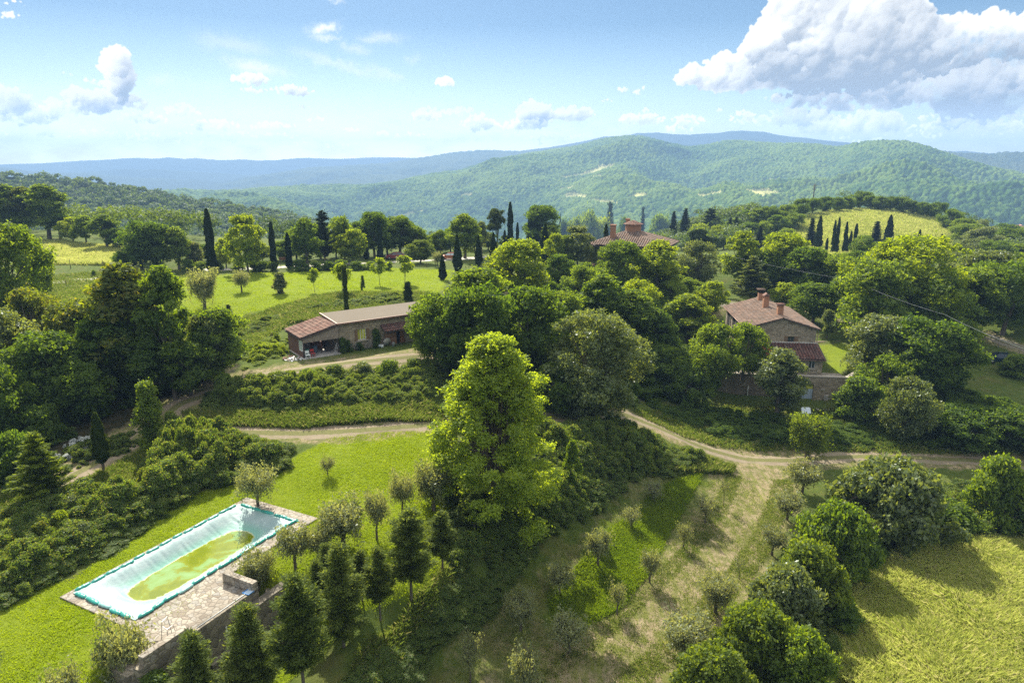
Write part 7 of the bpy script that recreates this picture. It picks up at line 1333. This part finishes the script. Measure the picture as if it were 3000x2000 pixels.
# olive grove
GV = 'olives of the mown grove'
for k, px, b, tp, w, lb in [('olive1',1752,1658,1547,82,'sunlit pale olive alone in the middle of the grove'),('olive2',1903,1705,1605,70,'olive at the edge of the dry track with a long shadow'),('olive5',1808,1798,1692,64,'sparse young olive left of the dry track'),('olive3',1640,1738,1640,86,'shaded olive below the pale middle olive'),('olive3',1525,1845,1722,98,'shaded olive near the foot of the bank'),('olive1',1668,1910,1795,116,'wide bluish olive in the shade of the lower grove'),('olive5',1378,2000,1846,74,'sparse tall olive at the bottom of the bank'),('olive2',1542,2050,1892,108,'pale olive cut by the bottom edge'),('olive4',1850,1545,1478,62,'small shaded olive in the upper grove'),('olive4',1912,1465,1408,66,'faint grey olive highest in the grove'),('olive4',2065,1530,1448,66,'grey olive on the upper edge of the dry track'),('olivebare',2120,1482,1400,34,'nearly bare young olive beside the track fork'),('olive3',2350,1445,1342,106,'full round olive right of the track fork'),('olive1',2305,1522,1440,92,'wide olive below the full round one'),('olive2',2262,1626,1538,86,'olive at the edge of the hedge right of the dry track'),('olive5',2002,1605,1522,56,'small olive in the middle of the green strip'),('oliveold',2095,1795,1676,104,'leaning olive with thick trunk between track and hedge'),('olivebare',2165,1695,1628,36,'bare little olive against the hedge'),('oliveold',2010,1930,1798,150,'largest olive of the grove near the bottom')]:
    T(k, px, b, tp, w, lb, **OL)
for i, (px, b, w, h_) in enumerate([(60,1640,60,40),(130,1600,70,52),(185,1560,60,46),(250,1600,66,50),(300,1540,60,44),(90,1700,60,36),(340,1500,64,48),(30,1560,60,50),(390,1500,60,46),(220,1510,56,44),(430,1440,60,50),(160,1650,56,36)]):
    T(('bush1', 'bush3')[i % 2], px, b, b-h_*1.4, w, 'pale sunlit shrub on the weedy slope left of the pool lawn', ('grey', 'warm', 'lime')[i % 3], **BU, group='pale shrubs on the slope left of the pool')
# hedge right of the grove
for k, px, b, tp, w, lb, m in [('mound',2600,1590,1352,310,'huge rounded bush with pale shining leaves right of the grove','grey'),('mound',2440,1690,1480,220,'big green bush left below the huge rounded one','oak'),('mound2',2360,1800,1590,200,'green bush in the middle of the right hedge','bush'),('mound2',2290,1850,1660,190,'ivy-covered bush at the lower middle of the hedge','grey'),('mound',2210,1985,1780,250,'bright leafy bush at the lower end of the hedge','bush'),('mound2',2330,2040,1850,190,'dark green bush at the bottom right of the hedge','oak'),('mound2',2080,2080,1900,210,'low bush at the bottom edge of the hedge','bush'),('mound2',2905,1550,1338,150,'tall dark bush near the right edge by the track','oak'),('mound',2770,1560,1475,190,'shaded bush between the huge one and the right edge','dark'),('mound2',2500,1640,1555,150,'shaded bush under the huge rounded one','dark'),('mound2',2440,1830,1755,140,'shaded bush on the field side of the hedge','dark'),('mound2',3000,1560,1440,140,'bush cut by the right edge','dark')]:
    T(k, px, b, tp, w, lb, m, **BU)
# ---------------------------------------------------------------- growth nobody could count
pp = lambda *L: Gp(L)
thicket('bramble_bank', pp((590,1200),(620,1150),(700,1130),(850,1112),(1000,1088),(1200,1080),(1300,1080),(1310,1195),(1150,1205),(900,1215),(700,1215)), 1050, .62, 1.35, LEAF['bramble'], 'tall tangled brambles on the bank under the barn yard', 3, 300, .15, .06)
thicket('bramble_slope', pp((470,1290),(640,1290),(850,1310),(850,1370),(700,1410),(560,1455),(440,1530),(340,1590)), 430, .8, 2.2, LEAF['bramble'], 'tangled brambles between the lower track and the pool lawn', 4, 300, .14, .12)
thicket('weed_slope', pp((-60,1800),(-60,1500),(100,1480),(250,1440),(380,1440),(470,1400),(440,1530),(330,1620),(200,1680),(80,1740)), 560, .75, 1.3, LEAF['bramble'], 'weeds and brambles on the slope left of the pool lawn', 5, 260, .12, .25)
thicket('wood_undergrowth', pp((-100,1330),(100,1330),(280,1230),(430,1170),(560,1130),(690,1060),(700,980),(500,950),(200,930),(-100,950)), 700, 1.3, 2.4, LEAF['dark'], 'shaded undergrowth inside the left wood', 6, 170, .2)
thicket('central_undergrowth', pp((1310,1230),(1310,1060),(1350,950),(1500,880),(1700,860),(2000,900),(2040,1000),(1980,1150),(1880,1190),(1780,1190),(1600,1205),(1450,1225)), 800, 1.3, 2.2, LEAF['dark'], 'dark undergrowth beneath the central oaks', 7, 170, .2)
thicket('elm_bank_brambles', pp((1290,1400),(1420,1300),(1600,1250),(1800,1245),(1960,1305),(2120,1370),(1990,1390),(1850,1410),(1720,1520),(1560,1600),(1400,1700),(1330,1750),(1290,1640),(1330,1500)), 780, .85, 1.8, LEAF['bramble'], 'brambles and saplings on the bank around the elm', 8, 280, .15, .04)
thicket('grove_bank_weeds', pp((1330,1700),(1420,1700),(1560,1610),(1480,1740),(1330,1850),(1230,1960),(1150,2080),(950,2080),(1080,1940),(1240,1800)), 380, .7, 1.2, LEAF['bramble'], 'weeds on the shaded bank between conifers and grove', 9, 240, .13, .1)
thicket('house_bank_weeds', pp((1900,1190),(2050,1185),(2350,1225),(2500,1235),(2700,1240),(3050,1230),(3050,1320),(2700,1320),(2450,1318),(2250,1310),(2080,1285),(1950,1225)), 620, .8, .9, LEAF['dark'], 'shaded weeds on the bank below the retaining wall', 10, 190, .14, .1)
thicket('right_bank_undergrowth', pp((2560,1130),(2750,1120),(2880,1180),(3450,1200),(3450,1330),(2800,1300),(2650,1270),(2560,1220)), 420, 1.1, 1.9, LEAF['dark'], 'dark undergrowth on the right bank', 11, 220, .17)
thicket('hedge_undergrowth', pp((2380,1500),(2450,1420),(2500,1390),(3400,1450),(3400,1600),(2800,1600),(2640,1640),(2500,1740),(2440,1850),(2450,2090),(2050,2090),(2130,1900),(2230,1740),(2300,1650)), 900, .9, 1.5, LEAF['bramble'], 'brambles filling the hedge between grove and hay field', 12, 260, .14, .08)
thicket('terrace_bank_growth', pp((640,1010),(720,950),(850,915),(1000,880),(1150,868),(1230,872),(1230,900),(1050,905),(930,915),(840,935),(750,990),(700,1010)), 420, .7, .8, LEAF['bramble'], 'wild growth on the terrace bank behind the barn', 13, 220, .16, .2)
thicket('fern_bank', pp((715,1090),(720,1010),(800,985),(850,985),(850,1040),(780,1060)), 150, .6, .8, LEAF['lime'], 'bright green ferns left of the barn', 14, 240, .14)
thicket('villa_undergrowth', pp((1650,960),(1650,800),(2000,800),(2090,860),(2080,930),(1960,960)), 260, 1.4, 2.2, LEAF['oak'], 'undergrowth on the slope under the villa', 15, 150, .24)
thicket('far_undergrowth', pp((2150,860),(2200,790),(2500,800),(2800,850),(3100,900),(3000,930),(2700,930),(2450,905)), 420, 1.6, 2.2, LEAF['dark'], 'undergrowth in the wood behind the stone house', 16, 130, .28)
thicket('flower_patch', pp((150,1360),(210,1300),(330,1275),(420,1260),(440,1290),(330,1340),(220,1385)), 90, .5, .8, LEAF['bramble'], 'weeds with white flowers beside the dirt track', 17, 200, .11)
thicket('white_flowers', pp((140,1350),(200,1290),(330,1270),(350,1290),(250,1330),(170,1390)), 34, .3, .8, LEAF['flower'], 'white flowers in the shade beside the dirt track', 18, 26, .09)
blades('lawn_grass', LAWN, 52000, .10, LEAF['grass'], 'short bright grass of the pool lawn', 21, 3, .09, .018, .6, .6)
blades('lawn_grass', LAWN_UP, 26000, .14, LEAF['grass'], 'short bright grass of the upper lawn', 22, 3, .2, .035, .6, .6)
blades('strip_grass', GREENSTRIP, 15000, .26, LEAF['strip'], 'green unmown grass strip in the olive grove, sunlit patches in its colour', 23, 4, .12, .025, .5, .8)
blades('hay_grass', HAY, 42000, .8, LEAF['hay'], 'tall dry grass of the field at the bottom right', 24, 6, .16, .020, .55, .6)
blades('hay_undergrass', HAY, 22000, .4, LEAF['tall'], 'green grass growing through the dry field', 25, 5, .16, .025, .5, .5)
blades('bank_grass', pp((1000,2080),(1060,1900),(1210,1770),(1290,1680),(1345,1560),(1380,1600),(1330,1720),(1260,1830),(1130,1960),(1080,2080)), 6000, .34, LEAF['tall'], 'sunlit dry grass along the top of the bank', 26, 5, .12, .025, .5, .8)
blades('bank_grass', pp((1900,1290),(1990,1320),(2150,1370),(2140,1390),(2000,1385),(1880,1380),(1820,1330)), 5000, .75, LEAF['tall'], 'tall sunlit grass beside the track fork', 27, 5, .12, .03, .4, 1.0)
blades('slope_grass', pp((540,1215),(700,1200),(900,1200),(1300,1180),(1300,1238),(900,1255),(600,1248)), 9000, .6, LEAF['tall'], 'tall shaded grass at the foot of the bramble bank', 28, 4, .12, .03, .5, .8)
blades('field_grass', HAY_LEFT, 16000, .7, LEAF['hay'], 'tall golden grass of the far left field', 29, 4, .3, .06, .4, 1)
blades('hill_grass', HAY_HILL, 26000, .8, LEAF['hay'], 'pale tall grass on the round hill', 30, 4, .7, .11, .4, 1)
blades('track_grass', [(p[0]+dx, p[1]) for dx, P_ in ((-3.3, TRACK_GROVE[1:]), (-1.6, TRACK_GROVE[:0:-1])) for p in P_], 5000, .12, LEAF['tall'], 'ragged grass along the left edge of the mown track', 36, 4, .1, .02, .6, .7)
blades('track_grass', [(p[0]+dx, p[1]) for dx, P_ in ((1.8, TRACK_GROVE[1:]), (4.2, TRACK_GROVE[:0:-1])) for p in P_], 7000, .16, LEAF['tall'], 'ragged grass along the right edge of the mown track', 37, 4, .1, .02, .6, .7)
blades('dry_track_grass', [(p[0]+dx, p[1]) for dx, P_ in ((-4.5, TRACK_GROVE[1:]), (5, TRACK_GROVE[:0:-1])) for p in P_], 9000, .07, LEAF['hay'], 'short dry grass on the broad mown track through the grove', 38, 2, .1, .018, .8, .5)
blades('mown_stubble', MOWN, 26000, .09, LEAF['tall'], 'mown dry stubble of the olive grove', 31, 3, .12, .02, .7, .5)
blades('terrace_grass', pp((640,990),(720,930),(850,890),(1000,858),(1250,860),(1290,900),(1050,915),(850,950),(730,1020)), 9000, .5, LEAF['tall'], 'rough grass on the terraces above the barn', 32, 5, .2, .04, .5, .9)
blades('rough_grass', pp((-60,1800),(-60,1430),(140,1450),(330,1370),(470,1290),(470,1400),(300,1500),(180,1650)), 9000, .4, LEAF['tall'], 'rough grass in the shade left of the pool lawn', 33, 4, .15, .03, .5, .8)
blades('rough_grass', pp((1850,1200),(2060,1170),(2500,1195),(3050,1240),(3050,1330),(2300,1320),(2000,1280)), 14000, .4, LEAF['tall'], 'rough grass on the bank below the stone house', 34, 4, .15, .03, .5, .8)
blades('meadow_grass', pp((120,850),(130,810),(400,790),(560,790),(600,806),(300,840),(300,960),(150,900)), 6000, .35, LEAF['tall'], 'meadow grass beside the gravel drive', 35, 4, .25, .05, .5, .8)
# far woods
def far_crowns(name, PX, mat, label, seed, per=120, size=1.1, r=4.2):
    rng = np.random.default_rng(seed); n = len(PX); rr = r*(.6+.7*rng.random(n)); ci = np.repeat(np.arange(n), per); m = len(ci); D = rng.normal(size=(m, 3)); D[:, 2] = np.abs(D[:, 2]); D /= np.linalg.norm(D, axis=1)[:, None]
    bl = rng.normal(size=(n, 9, 3)); bl[..., 2] = np.abs(bl[..., 2]); bl /= np.linalg.norm(bl, axis=2)[..., None]; k = rng.integers(0, 9, m); O = bl[ci, k]*.55+D*.52
    P = PX[ci]+O*rr[ci][:, None]*np.array([1, 1, .95])+np.array([0, 0, 1.])*(rr[ci]*.35)[:, None]; V = leaves_at(P, D+[0, 0, .2], size, rng, 1.3, .5); v = .2+.45*rng.random(n)[ci]+.25*rng.random((n, 9))[ci, k]
    o = link(name, mesh_q(name, V, np.arange(m*4).reshape(m, 4), mat, {'v': np.repeat(v, 4), 'w': np.repeat(rng.random(m)*.8, 4)})); return tag(o, label, None, kind='stuff')
FW = leaf_mat('far_wood_leaves', (.030, .062, .012), (.085, .130, .022), .4, gloss=.04); FW2 = leaf_mat('far_wood_leaves_light', (.045, .085, .013), (.11, .16, .025), .45, gloss=.04)
X, Y, Z = LEFT_HILL; rng = np.random.default_rng(50); k = rng.choice(X.size, 5200, replace=False); sel = np.stack([X.ravel()[k], Y.ravel()[k], Z.ravel()[k]], 1)+rng.normal(size=(5200, 3))*[2, 2, .5]; sel = sel[np.hypot(sel[:, 0], sel[:, 1]) > 380]
far_crowns('far_wood', sel[::2], FW, 'dense wood covering the left hill', 51, 90, 1.25, 4.6); far_crowns('far_wood', sel[1::2], FW2, 'lighter trees mixed in the wood of the left hill', 52, 90, 1.25, 4.2)
def wood_on_ground(P, n, label, seed, mat, r=3.2, per=150, size=.55):
    rng = np.random.default_rng(seed); q = rand_in(P, n, rng); z = H(q[:, 0], q[:, 1]); far_crowns('far_wood', np.stack([q[:, 0], q[:, 1], z+2.2+rng.random(n)*1.5], 1), mat, label, seed+1, per, size, r)
wood_on_ground([(60,225),(20,300),(60,380),(118,350),(108,300),(92,262),(82,235)], 420, 'wood on the slope left of the hay hill', 60, FW2)
wood_on_ground([(150,345),(210,335),(250,300),(300,330),(280,420),(150,420)], 260, 'wood behind the crest of the hay hill', 62, FW)
wood_on_ground([(150,215),(190,200),(330,200),(330,330),(230,300),(190,270)], 420, 'wood falling away to the right of the hay hill', 64, FW2)
wood_on_ground([(-260,235),(-60,215),(10,235),(-40,300),(-260,330)], 420, 'wood dropping into the valley behind the lawn', 66, FW)
wood_on_ground([(-170,185),(-110,178),(-80,190),(-100,230),(-200,230)], 120, 'wood behind the far left field', 68, FW2)
wood_on_ground([(92,118),(150,105),(235,200),(200,225),(120,165)], 230, 'wood continuing beyond the spreading oaks at the far right', 70, FW2, 3.6)
# ---------------------------------------------------------------- air
HAZE_DENSITY = 2.15e-4
def build_haze():
    m = bpy.data.materials.new('haze_air'); m.use_nodes = True; nt = m.node_tree; nt.nodes.clear(); o = nt.nodes.new('ShaderNodeOutputMaterial'); v = nt.nodes.new('ShaderNodeVolumePrincipled')
    v.inputs['Color'].default_value = (.33, .55, .92, 1); v.inputs['Density'].default_value = HAZE_DENSITY; v.inputs['Anisotropy'].default_value = .1; nt.links.new(v.outputs[0], o.inputs['Volume'])
    b = MB(); b.box((0, 3500, 40), (14600, 7600, 520)); h = b.build('haze', m); tag(h, kind='stuff'); h['label'] = 'pale blue haze over the far hills'
build_haze()
